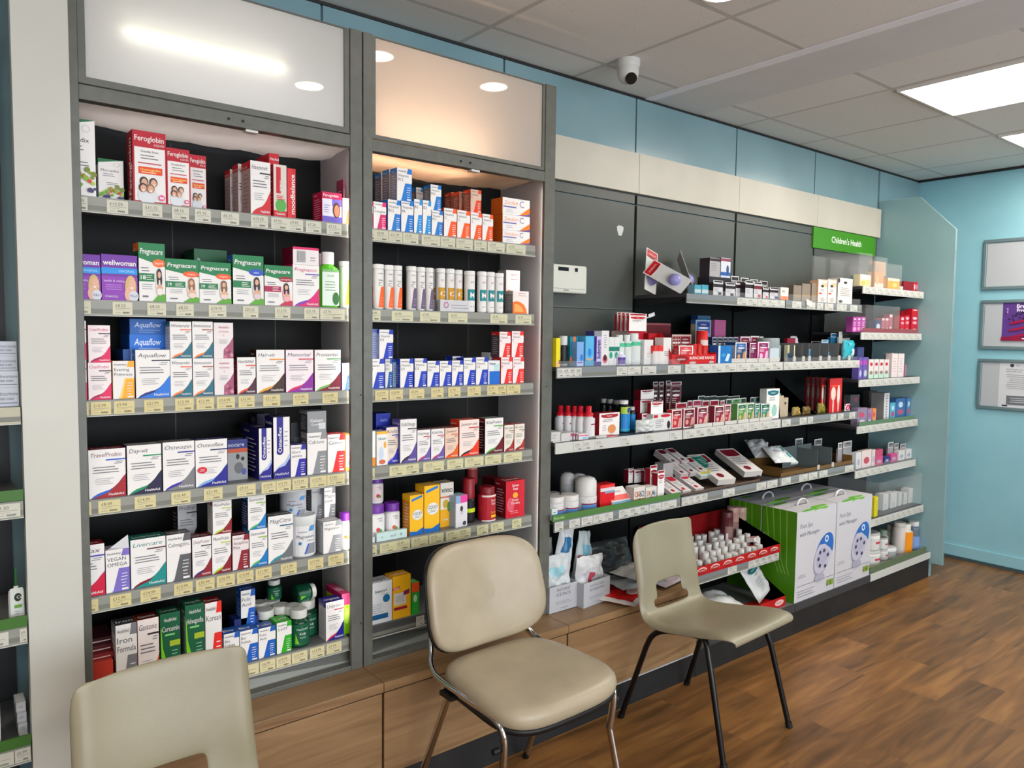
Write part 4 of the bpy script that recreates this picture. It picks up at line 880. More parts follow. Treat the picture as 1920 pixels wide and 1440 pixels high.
def oflex(a, k):
    a.rect(0, 0, 1, 1, W_); a.rect(.2, .42, .6, 1, '#231c88'); a.ell(.38, .43, .2, .05, '#231c88')
    a.text(k['t'], .5, .42, .18*a.w/a.h*1.2, W_, fit=.42*a.h/a.w, rot=1, bold=.015); a.lines(.66, .5, .9, .8, 4, '#a0a0b8', .25)
    a.strip([(0, .1), (.3, .17), (.7, .2), (1, .32)], [(0, 0), (.3, 0), (.7, 0), (1, 0)], '#231c88'); a.strip([(0, .1), (.3, .19), (.7, .26), (1, .4)], [(0, .1), (.3, .17), (.7, .2), (1, .32)], '#a8bce8'); a.text('HealthAid', .5, .05, .04, W_, al='c', maxu=.8)
PR['of'] = oflex
b('A4', 'of', 486, 510, 803, 'slim white and navy joint carton, shorter', d=.14, c='#1c1a5c', t='Osteoflex')
b('A4', 'of', 513, 544, 782, 'tall white and navy joint carton', d=.07, c='#1c1a5c', t='Osteoflex')
b('A4', 'bk', 463, 472, 795, 'navy carton standing behind the slim joint carton', y=-.14, d=.05, bg='#1c1a5c', bands=[(.3, .9, '#8a8ca8', .3, .8)])
b('A4', 'bk', 482, 505, 776, 'very dark navy carton stacked at the back', y=-.12, on=1.078+.12, d=.06, bg='#14143c', bands=[(.1, .8, '#5a5c70', .6, .8)])
b('A4', 'tr', 545, 574, 834, 'white and indigo joint tablet carton', d=.05, c='#2c24a0', t='Gluco|samine', side='#b0b0b4')
r = b('A4', 'tr', 576, 613, 811, 'white and silver calcium carton, lower', d=.05, c='#8a8c90', t='Calcium', side='#5a5c60')
b('A4', 'bk', 576, 612, 771, 'silver calcium carton stacked on top', on=r.top, d=.06, bg='#8d9094', bands=[(.15, .45, '#c9ccd0', .6, .95)], tx=[('Calcium', .15, .5, .14, W_, .7), ('Complex', .2, .34, .09, W_, .5)], side='#3c3e44')
b('A4', 'bk', 546, 575, 792, 'dark silver carton standing behind', y=-.19, d=.05, bg='#4a4c52', bands=[(.2, .7, '#6c6e74', .2, .9)])
b('A4', 'tr', 614, 647, 814, 'white and red calcium carton', d=.05, c='#e82a2c', t='Calcium', side='#a8a4a4')
b('A4', 'bk', 648, 672, 814, 'orange and white childrens vitamin carton beside the post', d=.05, bg='#f0a21c', bands=[(.1, .96, '#e8e6e4', .06, 1)], ov=[(.6, .4, .25, .15, '#f0b8a0'), (.6, .2, .3, .08, '#38b0b8')], tx=[('Kid', .2, .75, .12, '#3a78b8')])
# ---------- fifth shelf
b('A5', 'sw', 118, 198, 1024, 'white and crimson carton half behind the post', d=.05, c='#d0123c', a='#5a20b0', t='VitalMax', b='#3a30a8', top='#8a1020')
r = b('A5', 'tr', 199, 244, 1030, 'white and lilac vegan omega carton with its flap up', d=.05, c='#7a6cc0', t='VEGAN|OMEGA', top='#b8b4d8')
q_ = MB(); q_.add([(-r.w/2, 0, r.h), (r.w/2, 0, r.h), (r.w/2, .01, r.h+.034), (-r.w/4, .012, r.h+.004)], [(0, 1, 2, 3)], '#cfcfd4'); q_.add([(r.w/2, 0, r.h), (r.w/2, .03, r.h), (r.w/2, .012, r.h+.03)], [(0, 1, 2)], '#2a8a88'); q_.build('flap', r.o)
b('A5', 'sw', 246, 312, 1009, 'large white and teal liver care carton', d=.055, c='#168a86', a='#7a1424', t='Livercare', b='#5a1c30', tc='#4a8a8c', side='#cfcfce', top='#176a5c')
b('A5', 'tr', 313, 359, 1001, 'white and charcoal mineral carton', d=.05, c='#5c5c60', t='Calmagzinc', top='#4a4a4c')
b('A5', 'sw', 361, 397, 1007, 'white and maroon probiotic carton with navy swirl', d=.05, c='#8a1826', a='#302a6a', t='DailyProbio', b='#3a2430', tc='#a08088', top='#6a1220')
mo = dict(c='#8a1826', a='#a8cc30', t='MonoProbio', b='#b0c830', tc='#6a5a60', side='#c4c4c4', top='#6a1220')
r = b('A5', 'sw', 398, 434, 1001, 'white probiotic carton with lime and maroon swirl, lower', d=.05, **mo); b('A5', 'sw', 399, 435, 939, 'white probiotic carton with lime and maroon swirl, upper', on=r.top, d=.05, **mo)
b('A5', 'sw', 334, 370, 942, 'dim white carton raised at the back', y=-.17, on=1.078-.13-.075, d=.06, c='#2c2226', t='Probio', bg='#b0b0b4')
b('A5', 'tr', 436, 467, 1003, 'white and rose capsule carton', d=.05, c='#8c1c2c', t='Astaphina|Plus', bg='#e6dada', top='#7a2030')
ga = dict(c='#1278c0', a='#5ab04a', t='Gastroclear', b='#8ab838', side='#27356a')
r = b('A5', 'sw', 468, 502, 992, 'white and blue stomach care carton, lower', d=.06, **ga); b('A5', 'sw', 465, 499, 929, 'white and blue stomach care carton, upper', on=r.top, d=.06, **ga)
b('A5', 'sw', 503, 550, 966, 'white carton with teal and grey swirl', d=.05, c='#6c6e72', a='#2a8a98', t='MagCitra', b='#2a5a7c', top='#4a4a4e', side='#bcbcc0')
def magart(a): a.text('HealthAid', .2, .74, .05, '#4a4c54', maxu=.3); a.text('Magnesium', .16, .56, .1, '#4a4c60', maxu=.6); a.text('Citrate', .5, .45, .06, '#4a4c60', maxu=.3); a.disc(.27, .4, .055, '#2a78b0'); a.poly([(.42, .05), (.56, .38), (.8, .38), (.8, .05)], '#8a8c94'); a.poly([(.4, .05), (.52, .38), (.57, .38), (.45, .05)], '#2c5cc8'); a.poly([(.55, .78), (.6, .95), (.8, .95), (.75, .78)], '#4a90c8')
bottle('A5', 552, 600, 968, 'round white mineral powder tub with grey lid centre', '#dededf', '#d4d6d6', caph=.1, capr=1.0, neck=.98, sh=0, lab='#e0e0e2', lv=(.04, .8), art=magart, name='powder_tub', cat='tub', top='tub')
bottle('A5', 535, 582, 917, 'round white mineral powder tub stacked at the back', '#b8babf', '#c0c2c6', y=-.235, on=.818+.11, caph=.1, capr=1.0, neck=.98, sh=0, lab='#b8bac2', lv=(.04, .8), art=magart, name='powder_tub', cat='tub', top='tub')
b('A5', 'tr', 584, 606, 916, 'grey carton standing behind the tub', y=-.2, on=.818+.075, d=.05, c='#7c7e84', t='', bg='#a8aaae'); b('A5', 'tr', 608, 629, 914, 'white and grey carton raised behind the tub', y=-.22, on=.818+.075, d=.05, c='#8a8c92', t='Magne|sium')
b('A5', 'tr', 606, 640, 977, 'white and grey magnesium carton', d=.055, c='#9c9ea4', t='Magnesium', side='#b4b6ba')
def gum(a): a.rect(0, .62, 1, 1, '#e4e2e0'); a.text('YUMMY', .3, .82, .08, K_, maxu=.3); a.text('VITZ', .34, .7, .08, K_, maxu=.2); a.disc(.42, .45, .14, '#f0722c'); a.disc(.56, .4, .12, '#f8b83c')
bottle('A5', 641, 676, 963, 'gummy jar with a purple lid beside the post', '#dcdada', '#8030b0', caph=.2, capr=.95, neck=.8, sh=.05, lab='#dedcdc', art=gum, name='gummy_jar', cat='jar')
# ---------- bottom shelf
z = .53
for i in range(4):
    r = b('A6', 'bk', 150, 214, 1244-i*15.5, ['orange red carton lying flat, lowest of four', 'red carton lying flat, second from the bottom', 'maroon carton lying flat, third from the bottom', 'dark maroon carton lying flat, topmost of four'][i], y=-.278+.02*i, on=(None if i == 0 else z), d=.1, bg=['#c03a2c', '#8a2028', '#5c1822', '#40121c'][i], bands=[(.3, .5, '#e0cfc8', .2, .9)], sideprint=0); z = r.top
b('A6', 'tr', 219, 259, 1170, 'white and silver iron formula carton', d=.055, c='#7c7c82', t='Iron|Formula', side='#b4b0b4', top='#3a3a3e')
b('A6', 'sw', 260, 300, 1160, 'white digestion carton with orange and brown swirl', d=.05, c='#d8541c', a='#5a1a14', t='Gastone', b='#3c3030', bg='#ece0dc', top='#5a1a14')
def grn(a, k):
    a.rect(0, 0, 1, 1, '#0f5a3a'); a.strip([(.05, .8), (.12, .5), (.35, .25), (.5, .05)], [(.02, .8), (.03, .4), (.15, .15), (.3, .02)], '#7ac81c'); a.disc(.3, .07, .16, '#e4e0cc'); a.disc(.3, .07, .09, '#7a5a3a')
    a.text('HealthAid', .5, .88, .05, W_, al='c', maxu=.6); a.text(k['t'], .08, .74, .075, W_, maxu=.86); a.lines(.2, .66, .9, .72, 1, '#8ad07a', .4); a.rect(.45, .52, .98, .6, '#a8c030'); a.lines(.5, .24, .92, .48, 5, '#8ac0a0', .25)
PR['gr'] = grn
b('A6', 'gr', 302, 340, 1149, 'dark green herbal carton, shorter', d=.05, c='#0c4a30', t='Curcumin')
b('A6', 'gr', 349, 385, 1133, 'dark green herbal carton, taller with grey side', d=.055, c='#0f5a3a', t='Ashwagandha', side='#9cb0a8')
b('A6', 'tr', 386, 417, 1129, 'white and scarlet ginseng carton', d=.05, c='#e82a20', t='Korean', side='#e0dcdc', top='#8a1418')
fo = dict(c='#1a5cb8', side='#c0ccd8', top='#1c4f9c')
b('A6', 'tr', 420, 449, 1187, 'blue and white folate carton hidden by the near chair', d=.05, t='Bio|Folate', **fo)
r = b('A6', 'tr', 450, 484, 1181, 'blue and white folate carton', d=.05, t='Bio|Folate', **fo)
r = b('A6', 'tr', 485, 517, 1176, 'blue and white folic acid carton in the front row', d=.05, t='Folic|Acid', **fo)
b('A6', 'tr', 452, 479, 1106, 'blue and white folic acid carton raised behind', y=-.225, on=.53+.075, d=.045, t='Folic|Acid', c='#1a5cb8')
b('A6', 'bk', 440, 486, 1158, 'navy carton lying under the raised folic acid carton', y=-.225, d=.05, bg='#1c2c6c', sideprint=0)
b('A6', 'tr', 519, 547, 1166, 'green and white capsule carton', d=.06, c='#2ca824', t='5-HTP', side='#4ab03c', top='#3cae2c')
def kelp(a): a.text('HealthAid', .5, .72, .1, '#c9e0d4', al='c', maxu=.5); a.text('Kelp', .5, .5, .12, W_, al='c', maxu=.4); a.text('Tablets', .5, .34, .08, '#c9e0d4', al='c', maxu=.4); a.poly([(.18, .1), (.2, .6), (.28, .3), (.36, .08)], '#7ac030')
gb = dict(body='#0c3a28', cap='#c9c9c4', caph=.22, capr=.8, sh=.14, neck=.72, lab='#14583c', art=kelp, lv=(.06, .64), rough=.12)
r = bottle('A6', 549, 587, 1146, 'dark green tablet bottle with white cap at the front', **gb)
src = r
pos = [(.018, .05, 'dark green tablet bottle with white cap right behind the front one')]
for px, py, yy in ((551, 1146, -.215), (529, 1140, -.19), (500, 1146, -.2), (512, 1134, -.13), (488, 1136, -.125), (578, 1136, -.195)):
    xx = x_at(px, yy, .53)
    copybox(src, 'A6', xx-src.x, yy+.0-src.y+.01, .53, 'green bottle with white cap behind')
lo = bottle('A6', 555, 590, 1092, 'dark green bottle lying on its side on the others', on=.53+.115, y=-.2, **gb); lo.o.matrix_world = Matrix.Translation((x_at(552, -.17, .66), -.175, .668)) @ Matrix.Rotation(R(90), 4, 'Y') @ Matrix.Rotation(R(40), 4, 'Z')
bk_ = bottle('A6', 505, 533, 1090, 'dark green bottle standing on the back ones', on=.53+.112, y=-.13, **gb)
b('A6', 'sw', 611, 645, 1127, 'white and indigo cranberry carton with red berries', d=.055, c='#1c1a8a', a='#c9324a', t='Uriprinol', b='#c03048', side='#c4c2cc', top='#1c1a70')
b('A6', 'bk', 641, 672, 1113, 'lime green and magenta carton beside the post', y=-.262, d=.12, bg='#84d010', c='#b01a5c', side='#b4c820', top='#a02058', bands=[(.72, 1, '#b0205c')], ov=[(.6, .45, .3, .2, '#c8f060')])
# ================================================================== right cabinet
vb = '#1c78cc'
tr = lambda key, pl, pr, pt, c, t, dsc, **k: b(key, 'tr', pl, pr, pt, dsc, c=c, t=t, **k)
tr('B1', 688, 699, 378, '#d0206c', 'B', 'pink carton half behind the post')
tr('B1', 700, 724, 379, '#d8246c', 'B|Complex', 'white and pink vitamin carton')
r = tr('B1', 727, 751, 375, vb, 'Vitamin|B12', 'white and blue vitamin carton in the bottom layer', d=.06); r2 = tr('B1', 752, 775, 376, vb, 'Vitamin|B6', 'white and blue vitamin carton in the bottom layer', d=.06)
tr('B1', 776, 791, 374, '#1c90d8', 'B2', 'slim white and sky blue carton', d=.05); tr('B1', 792, 808, 376, '#1c90d8', 'B2', 'slim white and sky blue carton', d=.05); r3 = tr('B1', 809, 830, 395, vb, 'Vitamin|B12', 'white and blue vitamin carton under the second stack', d=.08)
zz = r.top
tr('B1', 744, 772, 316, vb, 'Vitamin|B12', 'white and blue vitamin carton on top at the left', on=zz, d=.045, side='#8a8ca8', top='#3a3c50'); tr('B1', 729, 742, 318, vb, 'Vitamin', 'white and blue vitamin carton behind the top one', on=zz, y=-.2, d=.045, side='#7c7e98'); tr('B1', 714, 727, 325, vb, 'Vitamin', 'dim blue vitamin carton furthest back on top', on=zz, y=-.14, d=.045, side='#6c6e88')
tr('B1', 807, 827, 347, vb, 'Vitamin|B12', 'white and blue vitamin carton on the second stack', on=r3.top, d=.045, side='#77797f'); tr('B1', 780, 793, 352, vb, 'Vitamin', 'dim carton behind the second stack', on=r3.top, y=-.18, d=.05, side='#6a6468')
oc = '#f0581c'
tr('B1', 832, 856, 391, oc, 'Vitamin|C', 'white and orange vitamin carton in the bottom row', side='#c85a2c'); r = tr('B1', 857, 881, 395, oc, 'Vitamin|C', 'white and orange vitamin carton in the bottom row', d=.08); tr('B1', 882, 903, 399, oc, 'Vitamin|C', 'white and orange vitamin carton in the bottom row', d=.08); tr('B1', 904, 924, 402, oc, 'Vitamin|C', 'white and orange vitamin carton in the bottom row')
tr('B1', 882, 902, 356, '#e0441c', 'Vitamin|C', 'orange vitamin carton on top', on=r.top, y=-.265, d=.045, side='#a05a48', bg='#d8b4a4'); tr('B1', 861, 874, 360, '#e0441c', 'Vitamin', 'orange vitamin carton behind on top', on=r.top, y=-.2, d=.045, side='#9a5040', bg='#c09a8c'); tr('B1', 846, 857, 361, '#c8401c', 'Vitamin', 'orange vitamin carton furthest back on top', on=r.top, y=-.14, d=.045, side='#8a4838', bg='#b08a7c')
z = None
for i, pt in enumerate((433, 404, 373)):
    r = b('B1', 'zn', 942, 993, pt, 'orange and white lozenge carton lying flat, ' + ['lowest of the stack', 'middle of the stack', 'topmost of the stack'][i], on=z, d=.07, c='#e8741c', side='#c0601c', sideprint=0); z = r.top
# tubes
def eff(main, t2, col=None):
    def f(a): a.text('HealthAid', .5, .88, .035, '#4a4a50', al='c', maxu=.4); a.text('Vitamin', .5, .7, .05, '#5a5a60', al='c', maxu=.4); a.text('C', .3, .58, .09, '#5a5a60'); a.poly([(.3, .02), (.5, .56), (.95, .56), (.95, .02)], main); a.lines(.5, .08, .8, .3, 3, W_, .25)
    return f
def bandt(main, ch):
    def f(a): a.text('pro', .5, .8, .07, '#a04a6a', al='c', maxu=.3); a.rect(.1, .3, .9, .62, main); a.text(ch, .5, .39, .14, W_, al='c', bold=.03); a.lines(.3, .1, .7, .16, 1, '#8a8a8a', .4)
    return f
tube_eff('B2', 688, 703, 495, 'orange and white dissolving tablet tube half behind the post', eff('#d8501c', 'C'), y=-.24)
for pl, pr, pt in ((705, 723, 495), (724, 741, 497), (741, 757, 498)): tube_eff('B2', pl, pr, pt, 'white tablet tube with orange print', eff('#f4641c', 'C'))
for pl, pr, pt in ((767, 784, 499), (785, 800, 501), (801, 815, 502)): tube_eff('B2', pl, pr, pt, 'white tablet tube with grey purple print', eff('#6a5878', 'C'))
tube_eff('B2', 812, 824, 504, 'white tablet tube with gold band standing behind', bandt('#b8821c', 'C'), y=-.225)
for pl, pr, pt in ((822, 838, 503), (840, 855, 504), (856, 870, 506)): tube_eff('B2', pl, pr, pt, 'white tablet tube with gold C band', bandt('#c8921c', 'C'), y=-.255)
b('B2', 'bk', 825, 880, 563, 'low white display carton holding the gold band tubes', d=.016, bg='#c9c8cc', ov=[(.2, .55, .09, .3, '#b07a98'), (.2, .55, .05, .17, '#c9c8cc')], ln=[(.35, .2, .95, .7, 2, '#9a98a0', .25)], sideprint=0, name='display_carton')
for pl, pr, pt in ((877, 894, 508), (900, 915, 509), (916, 930, 510), (932, 947, 512)): tube_eff('B2', pl, pr, pt, 'white tablet tube with teal M band', bandt('#14848c', 'M'))
fo_ = dict(bg='#e8dcda', c='#b9b3b0', pol=[([(0, 0), (.9, 0), (.86, .2), (.7, .4), (.45, .52), (.2, .55), (0, .5)], '#f0742c'), ([(.1, .08), (.7, .08), (.55, .3), (.3, .42), (.1, .42)], '#f8a85a')], ln=[(.3, .75, .9, .95, 2, '#c0a8a4', .3)])
b('B2', 'bk', 948, 974, 507, 'white carton with orange slice standing behind', y=-.215, d=.05, **fo_); b('B2', 'bk', 961, 991, 546, 'small white carton with orange slice at the front', d=.05, side='#8c8a88', **fo_)
# third shelf
db = '#1c3cb8'; vd = 'white and royal blue carton'
L3 = [(690, 721, 673), (750, 775, 673), (777, 800, 672), (801, 823, 677), (824, 846, 677), (847, 868, 676), (869, 891, 671), (892, 914, 670)]
rr = [tr('B3', a, c, t, db, 'Vitamin|D3', vd+' in the front row', top='#7a86b8', d=.045) for a, c, t in L3]
tr('B3', 722, 735, 673, '#1c5ca8', 'Vit|D3', 'white and teal blue carton turned behind', y=-.26); b('B3', 'bk', 736, 748, 674, 'pale blue carton showing its side', y=-.25, bg='#8aa4c4', bands=[(.9, 1, '#1c3c98')], ln=[(.15, .15, .85, .8, 8, '#5c7498', .3)])
tr('B3', 848, 868, 668, db, 'D3', 'white and blue carton standing behind the row', y=-.21)
tr('B3', 711, 737, 618, db, 'Vitamin|D3', 'white and royal blue carton stacked on top at left', on=rr[0].top, d=.045, side='#8a90b4'); b('B3', 'bk', 697, 709, 617, 'grey blue carton beside the stacked one on top', on=rr[0].top, y=-.262, d=.045, bg='#8c98c0', c='#303a7c', bands=[(.88, 1, '#5a68a0')], ln=[(.15, .1, .85, .8, 9, '#5c6894', .3)])
b('B3', 'bk', 915, 937, 676, 'white and bright blue softgel carton', d=.05, bg='#e0e2e8', bands=[(0, .55, '#1a68c8', .1, 1), (.55, .85, '#b8d8d8', .5, .95)], tx=[('Vitamin', .1, .82, .1, '#4a4c54', .5)]); b('B3', 'bk', 917, 938, 661, 'white carton peeking over the softgel carton', y=-.215, d=.05, bg='#d4d6da', ln=[(.1, .85, .8, .95, 2, '#6a6c74', .3)])
rd = '#e8302c'
r = tr('B3', 939, 960, 670, rd, 'Vitamin|E', 'white and red vitamin carton in the bottom layer', bg='#f0e0e0', d=.05); tr('B3', 961, 982, 670, rd, 'Vitamin|E', 'white and red vitamin carton in the bottom layer', bg='#f0e0e0', d=.05)
tr('B3', 936, 957, 622, rd, 'Vitamin|E', 'white and red vitamin carton in the top layer', on=r.top, bg='#f0e0e0', d=.05, side='#5c4c54'); tr('B3', 959, 981, 621, rd, 'Vitamin|E', 'white and red vitamin carton in the top layer', on=r.top, bg='#f0e0e0', d=.05)
# fourth
b('B4', 'bk', 688, 704, 809, 'orange and white childrens carton half behind the post', bg='#e8e6e4', bands=[(0, .25, '#f08a1c')]); 
b('B4', 'bk', 706, 727, 809, 'white childrens carton with a cartoon star', bg='#eae6e2', bands=[(.92, 1, '#f0b42c')], ov=[(.4, .35, .24, .2, '#c4d4e4'), (.75, .6, .12, .1, '#e8a82c'), (.5, .1, .3, .07, '#d06a4a')], tx=[('Nutri', .15, .75, .08, '#3a9ab0')])
b('B4', 'sw', 724, 747, 801, 'white childrens carton with violet swirl and a face', y=-.262, d=.05, c='#2c34b0', a='#7a6ad0', t='Kidz', bg='#ecdccc')
b('B4', 'sw', 750, 781, 786, 'tall white omega liquid carton with violet swirl', d=.055, c='#5c4c98', a='#3a1a2c', t='KidzOmega', b='#3c3a40', side='#4c4488', top='#3a2c50')
for pl, pr, pt, t in ((782, 807, 806, 'KidzOmega'), (808, 833, 804, 'KidzVits')): b('B4', 'sw', pl, pr, pt, 'white childrens carton with red bar and violet swirl', d=.05, c='#6a5aa8', a='#c8305c', t=t, b='#c82c48', top='#6a3a4c')
b('B4', 'sw', 834, 859, 802, 'orange tinted childrens carton', d=.055, c='#e8641c', a='#d84a24', t='Junior', bg='#e8c8b4', b='#d84a24', top='#8a4a3c', side='#e87a4c')
r = b('B4', 'sw', 861, 898, 787, 'scarlet and white junior multivitamin carton with fruit', d=.06, c='#e83c1c', a='#1c1c2c', t='Junior-vit', b='#c02c2c', side='#c03424', top='#d84a2c', bg='#f0dcd4')
b('B4', 'sw', 909, 943, 784, 'white childrens probiotic carton with green and maroon swirl', d=.055, c='#6a1420', a='#4aa848', t='KidzProbio', b='#58a838', side='#3c1a20', top='#8a8a84')
for pl, pr, pt in ((945, 963, 797), (964, 983, 795)): b('B4', 'sw', pl, pr, pt, 'small white childrens carton with maroon foot', d=.05, c='#a82c2c', a='#6a3a2c', t='Kidz', b='#8a6a5c', bg='#e4dcd0')
b('B4', 'bk', 705, 732, 775, 'royal blue carton raised at the back', y=-.2, on=1.083+.05, d=.06, bg='#1c2c9c', c='#18247c', tx=[('HealthAid', .3, .75, .1, '#8a9ae0', .5), ('Junior', .2, .5, .14, '#b0bcf0', .6)], sideprint=0); b('B4', 'bk', 706, 731, 802, 'dark blue carton standing under the royal blue one', y=-.2, d=.06, bg='#141c5c', sideprint=0)
# fifth
yj = dict(body='#e0dede', lab='#e2e0e0', caph=.24, capr=.95, neck=.8, sh=.06, name='gummy_jar', cat='jar')
def yum(c): return lambda a: (a.text('YUMMY', .5, .84, .07, K_, al='c', maxu=.3), a.text('VITZ', .55, .73, .07, K_, al='c', maxu=.2), a.disc(.42, .35, .11, c), a.disc(.54, .3, .09, '#4a9a4a'))
r = bottle('B5', 697, 727, 948, 'gummy jar with purple lid, nearer the post', cap='#6a2c98', y=-.262, art=yum('#d83450'), **yj); bottle('B5', 728, 755, 944, 'gummy jar with purple lid, nearer the yellow cartons', cap='#6a2c98', y=-.258, art=yum('#d8503c'), **yj)
bottle('B5', 698, 724, 895, 'gummy jar with red fruit label stacked on top', cap='#5a2488', y=-.235, on=r.top, art=yum('#b82438'), **{**yj, 'lab': '#d4c4c8'})
b('B5', 'bk', 706, 763, 996, 'low pale mint tray in front of the gummy jars', y=-.281, d=.014, bg='#c4dcd8', tx=[('o', .15, .35, .3, '#5a7a88', .1), ('eco?', .45, .35, .3, '#5a7a88', .2), ('B', .78, .35, .3, '#5a7a88', .1)], sideprint=0, name='display_tray', cat='tray'); b('B5', 'bk', 688, 703, 1008, 'plain white tray beside the mint tray', y=-.281, d=.014, bg='#cfd0d2', sideprint=0, name='display_tray', cat='tray')
def liq(a, k): a.rect(0, 0, 1, 1, '#f2b81c'); a.poly([(.12, .84), (.9, .93), (.9, .99), (.12, .9)], '#2c7ac0'); a.poly([(0, 0), (1, 0), (1, .17), (.5, .08), (0, .1)], '#1c68b8'); a.ell(.55, .5, .38, .13, '#e4e2de'); a.text('LIQUID', .55, .5, .07, '#3a3c44', al='c', maxu=.64); a.lines(.3, .42, .8, .48, 2, '#7a7c84', .3)
PR['lq'] = liq
b('B5', 'lq', 768, 794, 928, 'short bright yellow antacid liquid carton', d=.05, c='#f2b81c', side='#d8881c'); b('B5', 'lq', 795, 824, 910, 'tall bright yellow antacid liquid carton', d=.06, c='#f2b81c', side='#d07c1c')
b('B5', 'bk', 825, 850, 905, 'white and amber herbal carton with olives', y=-.245, d=.05, bg='#f0b01c', c='#d8c8a8', bands=[(.7, 1, '#d8d4cc'), (.66, .69, '#c86a7a'), (.4, .66, '#e8e0d0')], ov=[(.4, .52, .22, .1, '#c8a83c'), (.68, .45, .16, .12, '#4a8a3c')], tx=[('VIVIO', .08, .78, .09, K_, .84), ('inner', .2, .15, .05, W_, .5)])
b('B5', 'bk', 853, 877, 929, 'small white baby drops carton with pink corner', d=.05, bg='#dcd8dc', c='#9ab0c8', bands=[(.76, 1, '#e848a0', .4, 1), (.76, 1, '#8ab0d0', 0, .4)], ov=[(.5, .58, .12, .09, '#3c3c40'), (.75, .1, .15, .07, '#3c4450')], ln=[(.4, .4, .7, .5, 2, '#8a8a90', .3)], rz=R(6))
bx_ = dict(body='#17161a', cap='#d4d2d0', caph=.06, capr=.7, sh=.1, neck=.7)
bottle('B5', 875, 895, 898, 'black and red bottle with bright lime band', body='#1c1214', cap='#8a1420', caph=.45, capr=.98, sh=0, neck=.97, y=-.255, lab='#17161a', lv=(.05, .5), art=lambda a: a.rect(0, .42, 1, .62, '#c8dc1c'))
bottle('B5', 896, 913, 925, 'black bottle with gold print behind the red jar', body='#1a1214', cap='#2a2224', caph=.12, capr=.9, y=-.215, lab='#2a1c1e', art=lambda a: a.lines(.3, .3, .7, .8, 4, '#a8884c', .3))
bottle('B5', 880, 900, 868, 'red ringed jar stacked at the back', body='#3a1014', cap='#b06a4c', caph=.3, capr=.97, neck=.95, sh=0, y=-.2, on=.826+.125, lab='#7a1c24')
bottle('B5', 908, 936, 914, 'red jar with white rings and yellow lettering', body='#b01c2c', cap='#7c1420', caph=.22, capr=.9, neck=.9, sh=.02, lab='#b01c2c', lv=(.0, .78), name='supplement_jar', cat='jar', art=lambda a: (a.rect(0, 0, 1, .05, '#dcd4d0'), a.rect(0, .92, 1, .99, '#dcd4d0'), a.text('Seven', .6, .75, .09, W_, al='c', maxu=.3), a.text('Seas', .6, .63, .09, W_, al='c', maxu=.3), a.text('Cod Liver', .62, .3, .08, '#f2c83c', al='c', maxu=.36), a.rect(.45, .14, .8, .24, '#f2b81c')))
b('B5', 'bk', 948, 983, 901, 'crimson capsule carton with star and pale glow', d=.07, bg='#c81c30', c='#8c1422', ov=[(.5, .6, .14, .08, '#f0a83c'), (.25, .35, .2, .2, '#d85a6a')], tx=[('Seven', .5, .84, .07, W_, .5, 'c'), ('Seas', .5, .75, .07, W_, .4, 'c'), ('Simply', .5, .45, .06, '#f4d8d4', .6, 'c'), ('Timeless', .5, .36, .06, '#f4d8d4', .7, 'c')], ln=[(.2, .1, .8, .2, 2, '#e8a8a4', .3)], side='#7a101c')
b('B5', 'bk', 926, 945, 897, 'dark crimson carton at the back of the red group', y=-.17, d=.08, bg='#5c0c18', sideprint=0)
# bottom
b('B6', 'bk', 684, 735, 1092, 'white and blue beauty supplement carton', d=.06, bg='#d4d8dc', c='#b8bcc2', tx=[('beauty+', .35, .75, .07, '#4a4e5a', .5)], bands=[(.1, .22, '#1c5a8c', .12, .85)], ov=[(.78, .58, .14, .1, '#1c6898')], ln=[(.2, .25, .7, .5, 5, '#8a94a4', .2), (.5, .68, .9, .72, 1, '#8a94a4', .3)])
b('B6', 'bk', 736, 770, 1079, 'bright yellow supplement carton with maroon labels', d=.055, bg='#f0b41c', c='#d8980c', bands=[(.2, .27, '#a01c3c', .06, .8), (.32, .6, '#dcdad4', .08, .75)], pol=[([(.6, .52), (.93, .55), (.93, .66), (.6, .62)], '#8a2460'), ([(0, .68), (.38, .7), (.38, .76), (0, .74)], '#d83420')], tx=[('NEW', .05, .69, .05, W_, .3)], ln=[(.15, .38, .68, .55, 4, '#8a8a84', .2)])
b('B6', 'bk', 772, 786, 1092, 'green and orange energy carton', d=.05, bg='#2cae3c', bands=[(.7, 1, '#f0541c')], ov=[(.45, .5, .25, .12, '#c8f0c4')])
# ================================================================== open bays
def clear(name, key, xa, xb, y0, y1, z, h, desc, top=True, back=False):
    """clear acrylic tray: thin walls"""
    m = MB(); g = acr; t = .002
    m.box(xa, y0, z, xb, y0+t, z+h, g)
    if back:
        m.box(xa, y0+t, z, xa+t, y1, z+h, g); m.box(xb-t, y0+t, z, xb, y1, z+h, g); m.box(xa+t, y1-t, z, xb-t, y1, z+h, g)
    o = m.build(name); reg(o, desc, key, 'acrylic tray', xa); return o
acr, N, L, b_ = new_mat('clear_acrylic')
b_.inputs['Base Color'].default_value = (.85, .87, .88, 1); b_.inputs['Alpha'].default_value = .055; b_.inputs['Roughness'].default_value = .08
b = box
cap_r = dict(top='spray')
